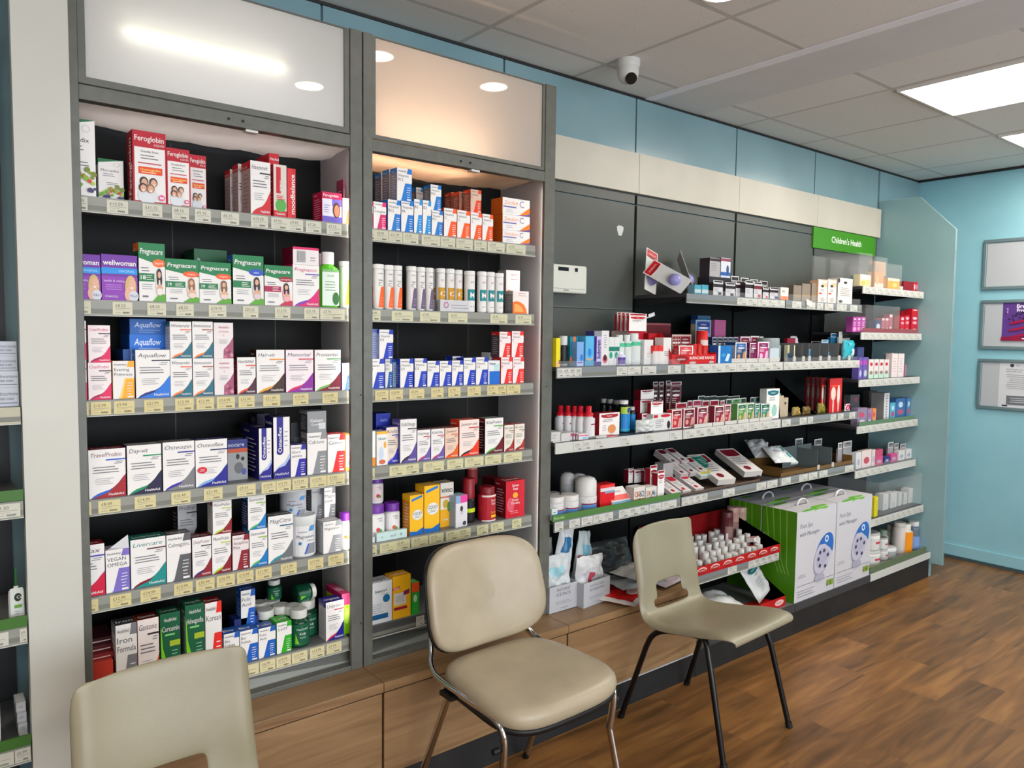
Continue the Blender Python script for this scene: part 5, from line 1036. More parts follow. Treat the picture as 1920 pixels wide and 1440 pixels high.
# ---- first open bay, top shelf
Y1 = -.32
b('C1', 'bk', 1035, 1050, 634, 'narrow yellow carton beside the cabinet post', y=-.328, d=.04, bg='#e8d81c', c='#e8d81c', tx=[('Brulidine', .68, .12, .13, '#2c2c28', 5.5)], sideprint=0, bands=[(.0, .2, '#e8b87a')])
def bru(r, t, c, fit, u=.66, v=.2, sz=.5):
    q = MB(); A = Art(q, lambda p, s, e: (-r.w/2+p, -.0016-e, s), r.w, r.h); A.text(t, u, v, sz*r.w/r.h, c, fit=fit*r.h/r.w, rot=1, bold=.02); q.build('lettering', r.o)
bottle('C1', 1054, 1068, 630, 'slim black and white tube beside the yellow carton', body='#a8a8a8', cap='#cfcfcf', caph=.4, capr=.9, y=-.27, lab='#17181a')
b('C1', 'bk', 1068, 1083, 631, 'teal toothpaste carton with orange stripe', y=-.27, bg='#1c7c8c', bands=[(.75, 1, '#e0703c', .4, .7)], ov=[(.2, .2, .2, .12, '#e0703c')]); b('C1', 'bk', 1083, 1097, 630, 'teal and orange striped carton behind the blue one', y=-.255, bg='#2a8494', bands=[(.75, 1, '#e0703c', .2, .5)])
b('C1', 'bk', 1081, 1094, 641, 'light blue carton with a violet foot', y=-.3, bg='#7aa8e0', bands=[(0, .2, '#a8c0e8'), (.12, .18, '#7a4ab8', .1, .9)], ov=[(.7, .35, .2, .14, '#2a78d0')])
b('C1', 'bk', 1097, 1113, 630, 'sky blue carton with orange arc', y=-.3, bg='#58b0e0', bands=[(.0, .2, '#3c98c0')], ov=[(.5, .3, .45, .12, '#e8a06a'), (.5, .36, .42, .14, '#58b0e0'), (.5, .45, .2, .14, '#2a80d8')])
r = b('C1', 'bk', 1113, 1127, 621, 'navy and white carton with upright lettering', y=-.3, bg='#241c78', bands=[(.12, .85, '#c9b8e4', .35, 1), (.85, 1, '#8a8a94')], c='#3c3c80'); bru(r, 'Sudocrem', '#2a1c78', .55, .85, .2)
b('C1', 'bk', 1127, 1141, 620, 'tall white test carton with a portrait', y=-.3, bg='#dcdada', ov=[(.5, .18, .35, .12, '#c8506a'), (.5, .22, .2, .1, '#3c2420')], c='#b8b8b8', ln=[(.3, .5, .7, .9, 6, '#8a8a90', .3)])
for pl, pr, i in ((1141, 1151, 0), (1151, 1161, 1)): b('C1', 'bk', pl, pr, 632, 'small white carton with a green band', y=-.3, bg='#d8dad8', bands=[(.5, .66, '#1c7a68')], ov=[(.4, .36, .3, .12, '#2a9a84')])
for pl, pr in ((1160, 1174), (1174, 1187)): bottle('C1', pl, pr, 628, 'white bottle with a green band', body='#d0d6d4', cap='#d8dcda', caph=.2, capr=.7, y=-.295, lab='#d0d6d4', art=lambda a: a.rect(0, .72, 1, .9, '#4ab890'), lv=(.1, .8))
bottle('C1', 1187, 1206, 625, 'bigger white bottle with a wide green band', body='#d0d6d4', cap='#d8dcda', caph=.2, capr=.7, y=-.3, lab='#d0d6d4', art=lambda a: a.rect(0, .72, 1, .9, '#4ab890'), lv=(.1, .8))
bottle('C1', 1162, 1177, 660, 'small white bottle with a violet label in front', body='#cfcce0', cap='#e4e2ee', caph=.18, capr=.5, y=-.322, lab='#5a3c98', lv=(.1, .6))
b('C1', 'bk', 1207, 1224, 637, 'plain white carton beside the red packs', y=-.3, bg='#dcdada', ln=[(.3, .3, .7, .5, 2, '#a8a8b0', .3)], sideprint=0)
r0 = b('C1', 'bk', 1176, 1212, 621, 'white red edged carton under the red hanging packs', y=-.21, d=.1, bg='#d8c0bc', bands=[(.75, 1, '#c01c30')], sideprint=0)
for i, (px, yy) in enumerate(((1156, -.14), (1163, -.18), (1171, -.21), (1179, -.24))):
    hang('C1', 'wm', px, px+33, 586+i*.7, 'red and white hanging pack in the stacked row', y=yy, on=r0.top, c='#c01c30', tab=.12, d=.012, p=0)
bottle('C1', 1226, 1236, 648, 'small jar with a bright red lid', body='#d8d4d2', cap='#d42c28', caph=.42, capr=1, neck=.96, sh=0, y=-.32, lab='#d8d4d2', name='cream_jar', cat='jar'); bottle('C1', 1233, 1248, 648, 'white jar with a bright red lid', body='#d8d4d2', cap='#d42c28', caph=.4, capr=1, neck=.96, sh=0, y=-.32, lab='#d8d4d2', art=lambda a: a.lines(.2, .4, .8, .8, 2, '#c8606a', .4), name='cream_jar', cat='jar')
b('C1', 'bk', 1243, 1258, 633, 'white carton with fine print beside the red tray', y=-.31, bg='#dedcda', ln=[(.1, .3, .9, .5, 3, '#6a6a70', .3)], sideprint=0)
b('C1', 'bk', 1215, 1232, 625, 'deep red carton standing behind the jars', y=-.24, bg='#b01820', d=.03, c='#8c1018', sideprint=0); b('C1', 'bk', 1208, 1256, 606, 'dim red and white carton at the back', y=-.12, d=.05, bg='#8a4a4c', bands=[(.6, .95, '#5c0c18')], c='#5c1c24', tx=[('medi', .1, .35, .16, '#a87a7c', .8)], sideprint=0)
m = MB(); z_ = 1.400; xa_ = x_at(1213, -.3, 1.56); m.box(-.001, 0, 0, .035, .002, .004, '#cfcfd2'); m.box(.034, -.001, -.002, .075, .001, .014, '#cfcfd2'); m.box(-.04, .001, -.002, -.001, .003, .002, '#cfcfd2')
o = m.build('shelf_pointer'); o.matrix_world = Matrix.Translation((xa_+.04, -.245, z_at(597, xa_+.02, -.3)-.004)) @ Matrix.Rotation(R(-16), 4, 'Y'); reg(o, 'small white plastic pointer sticking out past the red packs', 'C1', 'pointer', xa_)
clear('shelf_riser', 'C1', XB[2]+.04, XB[3]-.03, -.3335, 0, 1.4005, .022, 'low clear acrylic lip along the front')
# ---- first open bay, middle shelf
def spr(a): a.rect(.35, .62, .8, .7, '#a01c2c'); a.lines(.3, .35, .8, .58, 3, '#6a6a70', .3)
for pl, pr, pt, yy in ((1049, 1066, 761, -.2), (1063, 1078, 761, -.225), (1076, 1090, 762, -.245), (1087, 1103, 762, -.27), (1102, 1120, 762, -.3)):
    bottle('C2', pl, pr, pt, 'white spray bottle with a red cap', body='#d4d2d4', cap='#c41c2c', caph=.33, capr=.78, sh=.14, neck=.7, y=yy, lab='#d8d6d8', art=spr, name='spray_bottle', top='spray', lv=(.05, .62))
for i in range(3):
    b('C2', 'bk', 1068+i*5, 1075+i*5, 811+i*.6, 'slim white and pink carton standing in a row', y=-.305, bg='#c9bcc4', bands=[(.5, .9, '#b04a6a', .2, .7)], sideprint=0)
b('C2', 'bk', 1085, 1103, 813, 'small white carton with pink and blue print', y=-.318, bg='#d8d4d8', bands=[(.6, .78, '#d0506a'), (.1, .45, '#8ab8d8', .4, .9)], sideprint=0)
r = b('C2', 'bk', 1031, 1052, 828, 'crumpled white carton lying at the left end, lower', y=-.32, d=.08, bg='#d0cfcc', sideprint=0); b('C2', 'bk', 1033, 1050, 810, 'crumpled white carton lying at the left end, upper', on=r.top, y=-.31, d=.08, bg='#c4c3c0', ln=[(.1, .2, .6, .8, 2, '#9a9894', .3)], sideprint=0, rz=R(-8))
r = b('C2', 'bk', 1052, 1069, 812, 'white carton beside the crumpled ones', y=-.315, d=.05, bg='#c8c6c4', sideprint=0)
b('C2', 'wm', 1123, 1161, 774, 'white plaster box showing a tan plaster', y=-.285, d=.05, c='#a8202c', i='#d8905c', t='Elastoplast', side='#a8202c', sideprint=0)
b('C2', 'bk', 1118, 1138, 818, 'low white pot pack in front of the plaster box', y=-.322, d=.03, bg='#d4d2d0', ln=[(.1, .2, .8, .8, 3, '#a09e9c', .3)], sideprint=0); b('C2', 'bk', 1139, 1158, 822, 'small red and white box in front of the plaster box', y=-.325, d=.03, bg='#c01c2c', bands=[(0, .35, '#d8ccca')], sideprint=0)
lb = lambda a: (a.rect(0, .72, 1, 1, '#a8c83c'), a.rect(0, 0, 1, .12, '#2c9ac0'), a.ell(.6, .86, .2, .12, '#1c3c7c'), a.text('J', .58, .8, .1, W_, al='c'), a.lines(.3, .2, .75, .6, 4, '#6ab0e0', .3))
for pl, pr, pt, yy in ((1131, 1142, 748, -.14), (1143, 1154, 749, -.17), (1155, 1166, 751, -.2)):
    bottle('C2', pl, pr, pt, 'dark bottle with a white cap in the row behind', body='#121416', cap='#9a9c9c', caph=.13, capr=.75, y=yy, lab='#121416')
bottle('C2', 1168, 1186, 751, 'black bottle with bright blue and green label', body='#101418', cap='#d8d8d6', caph=.12, capr=.72, sh=.16, y=-.27, lab='#1c80c8', art=lb, lv=(.04, .8)); bottle('C2', 1184, 1194, 763, 'smaller bottle with blue label beside the black one', body='#16241c', cap='#b8b8b6', caph=.14, capr=.75, sh=.1, y=-.25, lab='#1c78b8', lv=(.04, .7))
r = b('C2', 'wm', 1203, 1224, 775, 'white and maroon pack under two others, behind the front box', y=-.25, d=.03, c='#a81c34', p=0, sideprint=0); r = b('C2', 'wm', 1200, 1224, 750, 'white and maroon pack in the middle of the pile', on=r.top, y=-.22, d=.04, c='#a01830', p=0, bg='#b8b4b4', sideprint=0); b('C2', 'wm', 1201, 1226, 731, 'dim maroon pack topmost of the pile', on=r.top, y=-.19, d=.04, c='#7c1424', p=0, sideprint=0)
r = b('C2', 'bk', 1224, 1258, 776, 'white first aid box with red corner and dark figure', y=-.29, d=.04, bg='#dcdad8', bands=[(.78, .96, '#b81828', .03, .25)], ov=[(.68, .88, .28, .1, '#c01c30'), (.86, .3, .09, .25, '#2a1c24')], ln=[(.1, .15, .6, .7, 5, '#8a8a90', .3)], sideprint=0)
hang('C2', 'wm', 1220, 1243, 752, 'white and maroon pack with raised tab above the first aid box', y=-.27, on=r.top, c='#a8182c', p=0, tab=.1)
pouch('plastic_bag', 'C2', (x_at(1208, -.3, 1.11), -.3, 1.106), .11, .055, .04, ['#c9cccb'], 'small crumpled clear bag lying in front', seed=2, crumple=.01)
# ---- hanging packs across second bay third shelf
packs = [(1259, 1278, 767, '#c83038', -.29), (1281, 1302, 765, '#8c3040', -.3), (1307, 1326, 762, '#a02c48', -.315), (1339, 1357, 760, '#8c2438', -.318), (1358, 1369, 758, '#a8303c', -.31), (1382, 1399, 756, '#5a9a4c', -.32), (1400, 1413, 755, '#4c8a3c', -.315), (1415, 1424, 756, '#2c8a78', -.315), (1426, 1443, 756, '#2c8478', -.32)]
TAB = {'#c': 'red', '#8': 'maroon', '#a': 'crimson', '#5': 'green', '#4': 'green', '#2': 'teal'}
for i, (pl, pr, pt, c, yy) in enumerate(packs):
    k_ = 'C2' if pl < 1265 else 'D2'
    hang(k_, 'ht', pl, pr, pt, TAB[c[:2]]+' panelled plaster pack in the front row', y=yy, c=c, o='#5a1020' if c[1] in 'c8a' else '#1c5a3c', i='#d8988c' if c[1] in 'c8a' else '#c9a878', tab=.03, d=.03)
rowb = [(1266, 1287, 755, '#a81c30'), (1288, 1297, 751, '#8c1830'), (1298, 1314, 750, '#a83a58'), (1316, 1329, 751, '#8c1828'), (1330, 1347, 750, '#9c1c34'), (1350, 1358, 751, '#c86a7c'), (1361, 1371, 748, '#2c5a3c'), (1372, 1387, 747, '#5a9a5c'), (1388, 1398, 746, '#2c4a34'), (1406, 1413, 745, '#2c4a48'), (1414, 1429, 744, '#2a8c7c')]
for i, (pl, pr, pt, c) in enumerate(rowb):
    nm = 'red' if c in ('#a81c30', '#8c1828', '#9c1c34', '#8c1830') else 'pink' if c in ('#a83a58', '#c86a7c') else 'dark green' if c in ('#2c5a3c', '#2c4a34', '#2c4a48') else 'pale green'
    hang('D2', 'ht', pl, pr, pt, nm+' hanging tab pack in the second row', y=-.235+.004*(i % 3), c=c, o='#5a1020', tab=.25, d=.03)
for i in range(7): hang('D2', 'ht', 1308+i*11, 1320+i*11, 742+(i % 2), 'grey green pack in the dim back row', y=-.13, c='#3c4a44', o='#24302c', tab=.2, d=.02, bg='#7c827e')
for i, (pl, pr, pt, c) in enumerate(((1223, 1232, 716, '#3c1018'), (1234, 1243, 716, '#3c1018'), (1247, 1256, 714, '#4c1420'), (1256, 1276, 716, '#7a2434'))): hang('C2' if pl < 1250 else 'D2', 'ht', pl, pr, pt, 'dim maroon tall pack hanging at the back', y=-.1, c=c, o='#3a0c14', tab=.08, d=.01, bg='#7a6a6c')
b('D2', 'wm', 1436, 1460, 729, 'tall white and teal dressing box', y=-.3, d=.04, c='#1c6a78', i='#9ac8bc', side='#c4cccc', top='#c4cccc', sideprint=0)
for pl, pr in ((1302, 1336), (1337, 1358), (1360, 1382), (1384, 1404), (1405, 1424), (1425, 1448)):
    z_ = 1.1055; xa_, xb_ = x_at(pl, -.331, z_), x_at(pr, -.331, z_)-.002; m = MB(); m.box(xa_, -.331, z_, xb_, -.3285, z_+.017, '#c9c6c0'); reg(m.build('shelf_tray_lip'), 'low white card lip in front of the packs', 'D2', 'tray lip', xa_)
# ---- second open bay, second shelf (burn care tray etc.)
xa_, xb_ = x_at(1260, -.33, 1.41), x_at(1343, -.33, 1.41)
t = empty('display_tray', ((xa_+xb_)/2, -.29, 1.4005)); reg(t, 'bright red card tray lettered BURNCARE RANGE', 'D1', 'display tray', xa_); w_ = xb_-xa_
m = MB(); rc = '#c4161c'; m.box(-w_/2, -.04, 0, w_/2, -.038, .042, rc); m.box(-w_/2, -.038, 0, -w_/2+.002, .13, .05, rc); m.add([(-w_/2-.0003, -.04, .042), (-w_/2-.0003, .02, .135), (-w_/2-.0003, .13, .135), (-w_/2-.0003, .13, .05)], [(0, 1, 2, 3)], rc); m.box(w_/2-.002, -.038, 0, w_/2, .13, .05, rc); m.box(-w_/2, .128, 0, w_/2, .13, .12, '#8c1018'); m.box(-w_/2+.002, -.038, 0, w_/2-.002, .128, .003, rc)
A = Art(m, lambda p, q, e: (-w_/2+p, -.0402-e, q), w_, .042); A.ell(.2, .5, .15, .42, '#8c1018'); A.text('medicare', .2, .42, .24, '#f0dcd8', al='c', maxu=.24); A.text('BURNCARE RANGE', .38, .48, .3, '#f0dcd8', fit=.56, bold=.02); A.ell(.45, .12, .08, .14, '#b8a8a8'); A.ell(.88, .14, .06, .14, '#b8a8a8'); m.build('tray', t)
b('D1', 'ht', 1272, 1299, 648, 'red burn gel box standing in the red tray', y=-.31, on=1.4045, d=.03, c='#c8343c', i='#e89a90', o='#d84a50')
for pl, pr in ((1300, 1309), (1310, 1319)): bottle('D1', pl, pr, 645, 'short red tube in the red tray', body='#d82820', cap='#c01c18', caph=.5, capr=.98, sh=0, neck=.96, y=-.3, on=1.4045, lab='#e8b8b0', lv=(.05, .4))
r = bottle('D1', 1320, 1331, 648, 'red tube at the right end of the red tray', body='#d82820', cap='#c01c18', caph=.5, capr=.98, sh=0, neck=.96, y=-.3, on=1.4045); bottle('D1', 1317, 1331, 620, 'tall red and white tube in the red tray', body='#d8c8c4', cap='#d42420', caph=.5, capr=.98, sh=0, neck=.96, y=-.26, on=1.4045, lab='#e0c8c4')
for i in range(4): hang('D1', 'ht', 1259+i*4.5, (1266+i*4.5) if i < 3 else 1295, 627, 'white edged red pack behind burn gel', y=-.2+i*.012-.03, c='#8c3a34', tab=.02, d=.008, bg='#d0b8b0')
r = b('D1', 'ht', 1303, 1332, 600, 'blue dressing box leaning at the back of the red tray', y=-.16, on=1.4045+.06, d=.03, c='#2a5c9c', o='#1c2c7c', i='#6a9ad0', bg='#8a9cb0', side='#a8987c'); b('D1', 'ht', 1306, 1330, 592, 'blue boxed pack standing at the back', y=-.1, d=.04, c='#1c4a80', o='#1c6a80', i='#2c5c8c', bg='#3a5c7c')
b('D1', 'bk', 1338, 1359, 600, 'pink pack standing alone at the back', y=-.12, d=.03, bg='#b05888', bands=[(.05, .2, '#7c2a58', .2, .9)], ov=[(.7, .25, .2, .14, '#6c1c4c')], sideprint=0)
b('D1', 'bk', 1346, 1371, 648, 'blue box with a white plaster picture in front', y=-.328, d=.05, bg='#1c70b8', c='#1c5cb0', bands=[(0, 1, '#c9dcec', 0, .15)], pol=[([(.5, .12), (.7, .55), (.9, .5), (.75, .1)], '#c4d8ec')], ov=[(.4, .45, .16, .1, '#3c98c8')], side='#1c5cb0', sideprint=0)
b('D1', 'ht', 1378, 1399, 642, 'blue and white box with a tan leg picture', y=-.31, d=.06, c='#1c4878', o='#3a6ab0', i='#c08a5c', side='#a8b8cc'); b('D1', 'ht', 1372, 1377, 645, 'slim blue box behind the tan leg one', y=-.29, d=.03, c='#3a78b8')
b('D1', 'ht', 1420, 1441, 641, 'pink and white blister plaster box in front', y=-.31, d=.05, c='#b83878', o='#7c2458', i='#e8b8d0'); b('D1', 'ht', 1405, 1419, 643, 'plum and white box beside the pink one', y=-.3, d=.05, c='#6c1c4c', o='#8c3c64', i='#8c3c64')
b('D1', 'ht', 1387, 1405, 631, 'pink edged box in the row behind', y=-.2, d=.04, c='#a8387c'); b('D1', 'ht', 1406, 1422, 630, 'pink edged box in the row behind', y=-.2, d=.04, c='#9c2c6c'); b('D1', 'ht', 1423, 1430, 631, 'grey edged box in the row behind', y=-.2, d=.04, c='#5a6470')
for i in range(5): b('D1', 'ht', 1334+i*10, 1343+i*10, 632, 'navy topped plaster box in the slanted row behind', y=-.19, d=.07, c='#1c2440', o='#1c2440', top='#17182a', bg='#a8b0b4')
for pl, pr in ((1372, 1398), (1399, 1421), (1422, 1442), (1443, 1462)): z_ = 1.4005; xa_, xb_ = x_at(pl, -.331, z_), x_at(pr, -.331, z_)-.002; m = MB(); m.box(xa_, -.331, z_, xb_, -.3285, z_+.02, '#c4c0bc'); reg(m.build('shelf_tray_lip'), 'low white card lip in front of the boxes', 'D1', 'tray lip', xa_)
# ---- second open bay top shelf
def dome(px, z, y, rz, ry, desc, lean=R(-18)):
    x = x_at(px, y, z); t = empty('cupping_pack', (x, y, z)); t.rotation_euler = (lean, ry, rz); reg(t, desc, 'D0', 'pack', x)
    m = MB(); m.box(-.045, 0, 0, .045, .002, .21, '#c9c8c6'); m.build('card', t)
    m = MB(); A = Art(m, lambda p, q, e: (-.045+p, -.0002-e, q), .09, .21); A.rect(0, .76, 1, 1, '#d8d0ce'); A.rect(.06, .8, .94, .98, '#c01c24'); A.ell(.5, .82, .42, .03, '#8c1418'); A.text('medicare', .5, .87, .05, '#e8c8c4', al='c', maxu=.7); m.build('header_print', t)
    m = MB(); m.lathe([(.042, 0), (.04, .018), (.028, .034), (.01, .04), (0, .0405)], dm, 20, mx=Matrix.Translation((0, -.001, .065)) @ Matrix.Rotation(R(90), 4, 'X')); m.build('blister', t)
    m = MB(); m.lathe([(.03, 0), (.028, .014), (.016, .026), (0, .03)], M('#8c88c8', .25), 18, mx=Matrix.Translation((0, -.0015, .065)) @ Matrix.Rotation(R(90), 4, 'X')); m.build('purple_dome', t)
dm = acr
dome(1219, 1.729, -.115, R(4), R(16), 'red headed card pack with purple dome, leaning upright', R(-10))
dome(1287, 1.748, -.285, R(-14), R(-46), 'red headed card pack with purple dome, tipped to the left', R(-46))
dome(1297, 1.736, -.17, R(50), R(24), 'red headed card pack seen edge on, tipped to the right', R(-14))
for pl, pr in ((1302, 1314), (1316, 1328)): b('D0', 'bk', pl, pr, 534, 'tiny light blue carton', y=-.28, d=.04, bg='#4aa0b8', bands=[(.2, .55, '#b8ccd0')], side='#8ab8c8', sideprint=0)
blk = dict(c='#26222a', side='#a8a6a8')
r = b('D0', 'bk', 1329, 1370, 520, 'pair of stacked support boxes, lower dark one', y=-.2, d=.07, bg='#2a262c', c='#26222a', ln=[(.1, .3, .9, .6, 2, '#6a6a70', .3)], sideprint=0)
b('D0', 'bk', 1330, 1350, 484, 'grey and black support box on the pile, left', on=r.top, y=-.2, d=.06, bg='#a8a6a6', c='#26222a', bands=[(.83, .97, '#2a1c24')], ln=[(.1, .3, .8, .75, 5, '#77767a', .25)], sideprint=0); b('D0', 'bk', 1351, 1369, 484, 'white blue and maroon support box on the pile, right', on=r.top, y=-.2, d=.06, bg='#d0d4dc', c='#6c2c3c', bands=[(.83, .97, '#8c3c50'), (.1, .28, '#2a5ca8')], ov=[(.7, .4, .14, .25, '#2c4878')], sideprint=0)
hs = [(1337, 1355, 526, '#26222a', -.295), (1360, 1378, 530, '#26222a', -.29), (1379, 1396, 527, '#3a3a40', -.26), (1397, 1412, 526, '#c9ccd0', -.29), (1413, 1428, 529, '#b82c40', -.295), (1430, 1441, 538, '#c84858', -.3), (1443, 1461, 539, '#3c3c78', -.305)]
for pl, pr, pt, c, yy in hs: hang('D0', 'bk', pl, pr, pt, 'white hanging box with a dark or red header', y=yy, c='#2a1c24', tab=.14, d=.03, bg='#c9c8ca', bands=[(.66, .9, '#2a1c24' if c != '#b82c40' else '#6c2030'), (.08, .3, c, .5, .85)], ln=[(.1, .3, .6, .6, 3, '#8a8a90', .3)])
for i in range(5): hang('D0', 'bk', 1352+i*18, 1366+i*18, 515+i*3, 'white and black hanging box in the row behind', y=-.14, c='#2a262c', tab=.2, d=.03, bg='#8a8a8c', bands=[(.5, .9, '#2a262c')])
b('D0', 'bk', 1463, 1478, 539, 'small white card pack with orange foot', y=-.32, d=.015, bg='#d8d4cc', bands=[(.0, .3, '#e0845c')], tx=[('70X', .2, .6, .16, K_, .6)], sideprint=0)
clear('shelf_riser', 'D0', XB[3]+.1, XB[4]-.02, -.3335, 0, 1.7165, .02, 'low clear acrylic lip along the front')
# ---- third bay top
for pl, pr, pt, yy in ((1487, 1502, 535, -.29), (1503, 1519, 532, -.285), (1521, 1532, 531, -.29)): b('E0', 'bk', pl, pr, pt, 'plain kraft brown carton side', y=yy, d=.04, bg='#86786a', c='#7c6e62', bands=[(.3, .38, '#9c8058')], sideprint=0)
for pl, pr in ((1533, 1550), (1551, 1567)): hang('E0', 'bk', pl, pr, 524, 'white peach and brown childrens carton', y=-.3, tab=.05, d=.05, c='#e0b088', bg='#dcd4cc', bands=[(.72, .9, '#e0b490', .4, 1)], ov=[(.45, .75, .16, .06, '#3c2c28'), (.25, .42, .2, .04, '#c85a4c'), (.5, .15, .25, .1, '#b8aaa4')], ln=[(.2, .5, .8, .62, 2, '#6a5a58', .3)], side='#877868')
b('E0', 'bk', 1570, 1597, 522, 'wider white carton with a black cat drawing', y=-.3, d=.06, bg='#dcd8d0', c='#c9c8c4', ov=[(.5, .83, .12, .05, K_), (.2, .1, .14, .06, K_), (.05, .9, .07, .1, '#4a2c38')], ln=[(.15, .3, .9, .66, 5, '#8a7a7c', .25)], sideprint=0)
clear('shelf_riser', 'E0', XB[4]+.02, XB[5]-.02, -.3335, 0, 1.7165, .03, 'low clear acrylic lip along the front')
m = MB(); m.add([(0, 0, .0), (.032, -.012, -.012), (.034, -.012, .016), (.001, 0, .03)], [(0, 1, 2, 3)], '#d4d2cc'); o = m.build('price_ticket'); o.parent = SHOBJ['E0']; o.location = (x_at(1512, -.341, 1.7)-SHOBJ['E0'].location.x, -.341-SHOBJ['E0'].location.y, 1.698-SHOBJ['E0'].location.z)
# ---- third bay, dividers row (second shelf)
for i, px in enumerate((1488, 1505, 1516, 1537, 1553, 1572, 1591)):
    x = x_at(px, -.325, 1.41); m = MB(); g = M('#6c7072', .25); m.box(x-.001, -.325, 1.4005, x+.001, -.15, 1.495, g); m.box(x-.012, -.331, 1.4005, x+.012, -.3255, 1.427, '#b9b6b2'); reg(m.build('shelf_divider'), 'grey plastic divider with a white foot tag', 'E1', 'shelf divider', x)
clear('shelf_riser', 'E1', XB[4]+.02, XB[5]-.02, -.3333, 0, 1.4005, .02, 'low smoked lip along the front')
bottle('E1', 1445, 1473, 634, 'silver grey jar with a ridged lid', body='#7c8688', cap='#8a9496', caph=.3, capr=.9, neck=.85, sh=.1, y=-.3, lab='#8a9698', name='cream_jar', cat='jar')
b('D1', 'bk', 1443, 1460, 653, 'low pale blue box beside the pink boxes', y=-.322, d=.03, bg='#b8c4cc', sideprint=0)
b('E1', 'bk', 1475, 1490, 634, 'maroon card pack behind the dividers', y=-.22, d=.02, bg='#8c1c34', sideprint=0); b('E1', 'bk', 1476, 1490, 647, 'cream and blue pack beside the grey jar', y=-.3, d=.02, bg='#cfc8a8', bands=[(0, .5, '#1c5a98', 0, .6)], sideprint=0)
pouch('plastic_bag', 'E1', (x_at(1487, -.2, 1.45), -.2, 1.402), .09, .13, .03, ['#c0bcc4'], 'white looped plastic bag behind the dividers', seed=4, crumple=.008, taper=.4)
for px, c, pt, dsc in ((1521, '#4a8ab0', 655, 'blue dummy pack between the dividers'), (1545, '#78b0cc', 637, 'pale blue bottle top pack'), (1562, '#1c6c98', 625, 'deep blue rounded pack'), (1557, '#4a98b8', 660, 'blue teether pack between the dividers')):
    hang('E1', 'bk', px-6, px+7, pt, dsc, y=-.27 if pt > 640 else -.2, bg=c, c=c, tab=.15, d=.02, ov=[(.5, .4, .3, .2, '#b8d4e0')])
hang('E1', 'bk', 1571, 1592, 622, 'white card pack with a small printed picture', y=-.22, bg='#d4d4d0', c='#d4d4d0', tab=.2, d=.01, ov=[(.75, .3, .14, .14, '#b0404c'), (.4, .3, .2, .14, '#4a9a88')])
pouch('plastic_bag', 'E1', (x_at(1588, -.3, 1.45), -.305, 1.402), .11, .11, .05, ['#2ca8b8', (.5, .2, 1, .55, '#dcdcdc')], 'turquoise rounded bag at the right end', seed=9, crumple=.006)
hang('E1', 'bk', 1520, 1539, 640, 'dark red card pack at the back', y=-.13, bg='#5c1c24', c='#4a141c', tab=.15, d=.01)
# ---- end bay top to bottom
def cbox(key, pl, pr, pt, desc, bg, y=-.3, on=None, d=.04, **k): return b(key, 'bk', pl, pr, pt, desc, y=y, on=on, d=d, bg=bg, sideprint=0, **k)
xa_, xb_ = x_at(1605, -.31, 1.83), x_at(1663, -.31, 1.83)
clear('acrylic_case', 'F0', x_at(1609, -.32, 1.83), x_at(1634, -.32, 1.83), -.32, -.03, 1.8255, .19, 'tall clear acrylic case at the left end', back=True)
clear('acrylic_case', 'F0', x_at(1637, -.32, 1.83), x_at(1662, -.32, 1.83), -.32, -.05, 1.8255, .18, 'tall clear acrylic case in the middle', back=True)
clear('acrylic_case', 'F0', x_at(1663, -.32, 1.83), x_at(1690, -.32, 1.83), -.32, -.08, 1.8255, .15, 'clear acrylic case nearest the red carton', back=True)
cbox('F0', 1612, 1632, 515, 'cream and yellow carton with fruit inside the left case', '#e0cc98', bands=[(.6, 1, '#d8d4cc')], ov=[(.3, .3, .2, .2, '#e8b83c'), (.7, .4, .15, .2, '#e8c85c')])
r = cbox('F0', 1639, 1656, 510, 'tan and peach carton inside the middle case', '#c89870', bands=[(.0, .3, '#d8ccc0')], ov=[(.3, .5, .14, .3, '#e0a878')]); cbox('F0', 1640, 1660, 491, 'beige carton behind inside the middle case', '#b89a80', y=-.24, on=1.8255+.085)
cbox('F0', 1664, 1686, 522, 'bright orange yellow carton inside the right case', '#eea01c', ov=[(.6, .4, .2, .2, '#f4c85c')], bands=[(.75, 1, '#d8cdb8')])
for i in range(4): cbox('F0', 1605+i*1.5, 1613+i*1.5, 516, 'teal edged carton deep inside the left case', '#1c8a90', y=-.12-.045*i, d=.038, bands=[(.35, 1, '#9c8a8c')])
cbox('F0', 1694, 1712, 528, 'dark red carton at the shelf end, left half', '#8c1424', y=-.29); cbox('F0', 1712, 1728, 529, 'red carton with white print at the shelf end', '#c01c34', y=-.29, ov=[(.3, .5, .2, .3, '#e8c0c4'), (.8, .5, .15, .3, '#d8909c')]); cbox('F0', 1688, 1693, 537, 'tiny white carton between case and red cartons', '#d0ccc8', y=-.31)
for i in range(3): cbox('F1', 1598+i*8, 1606+i*8, 594, 'magenta and white carton in a row', '#b04a9c', y=-.29, ov=[(.5, .2, .4, .14, '#e8a0d0'), (.5, .85, .3, .06, '#e8d0e8')], ln=[(.2, .4, .8, .7, 3, '#e4c4e4', .4)])
clear('acrylic_case', 'F1', x_at(1622, -.315, 1.565), x_at(1686, -.315, 1.565), -.315, -.06, 1.5605, .16, 'wide smoked acrylic case', back=True)
cbox('F1', 1641, 1651, 601, 'navy and white pack inside the acrylic case', '#2c3c64', y=-.28, ov=[(.5, .5, .35, .25, '#d0d4dc')]); 
for px in (1652, 1659, 1666): cbox('F1', px, px+6.5, 589 if px > 1660 else 596, 'rose and white pack inside the acrylic case', '#a85a68', y=-.27, ov=[(.5, .2, .4, .14, '#dccccc'), (.5, .9, .4, .08, '#dccccc')])
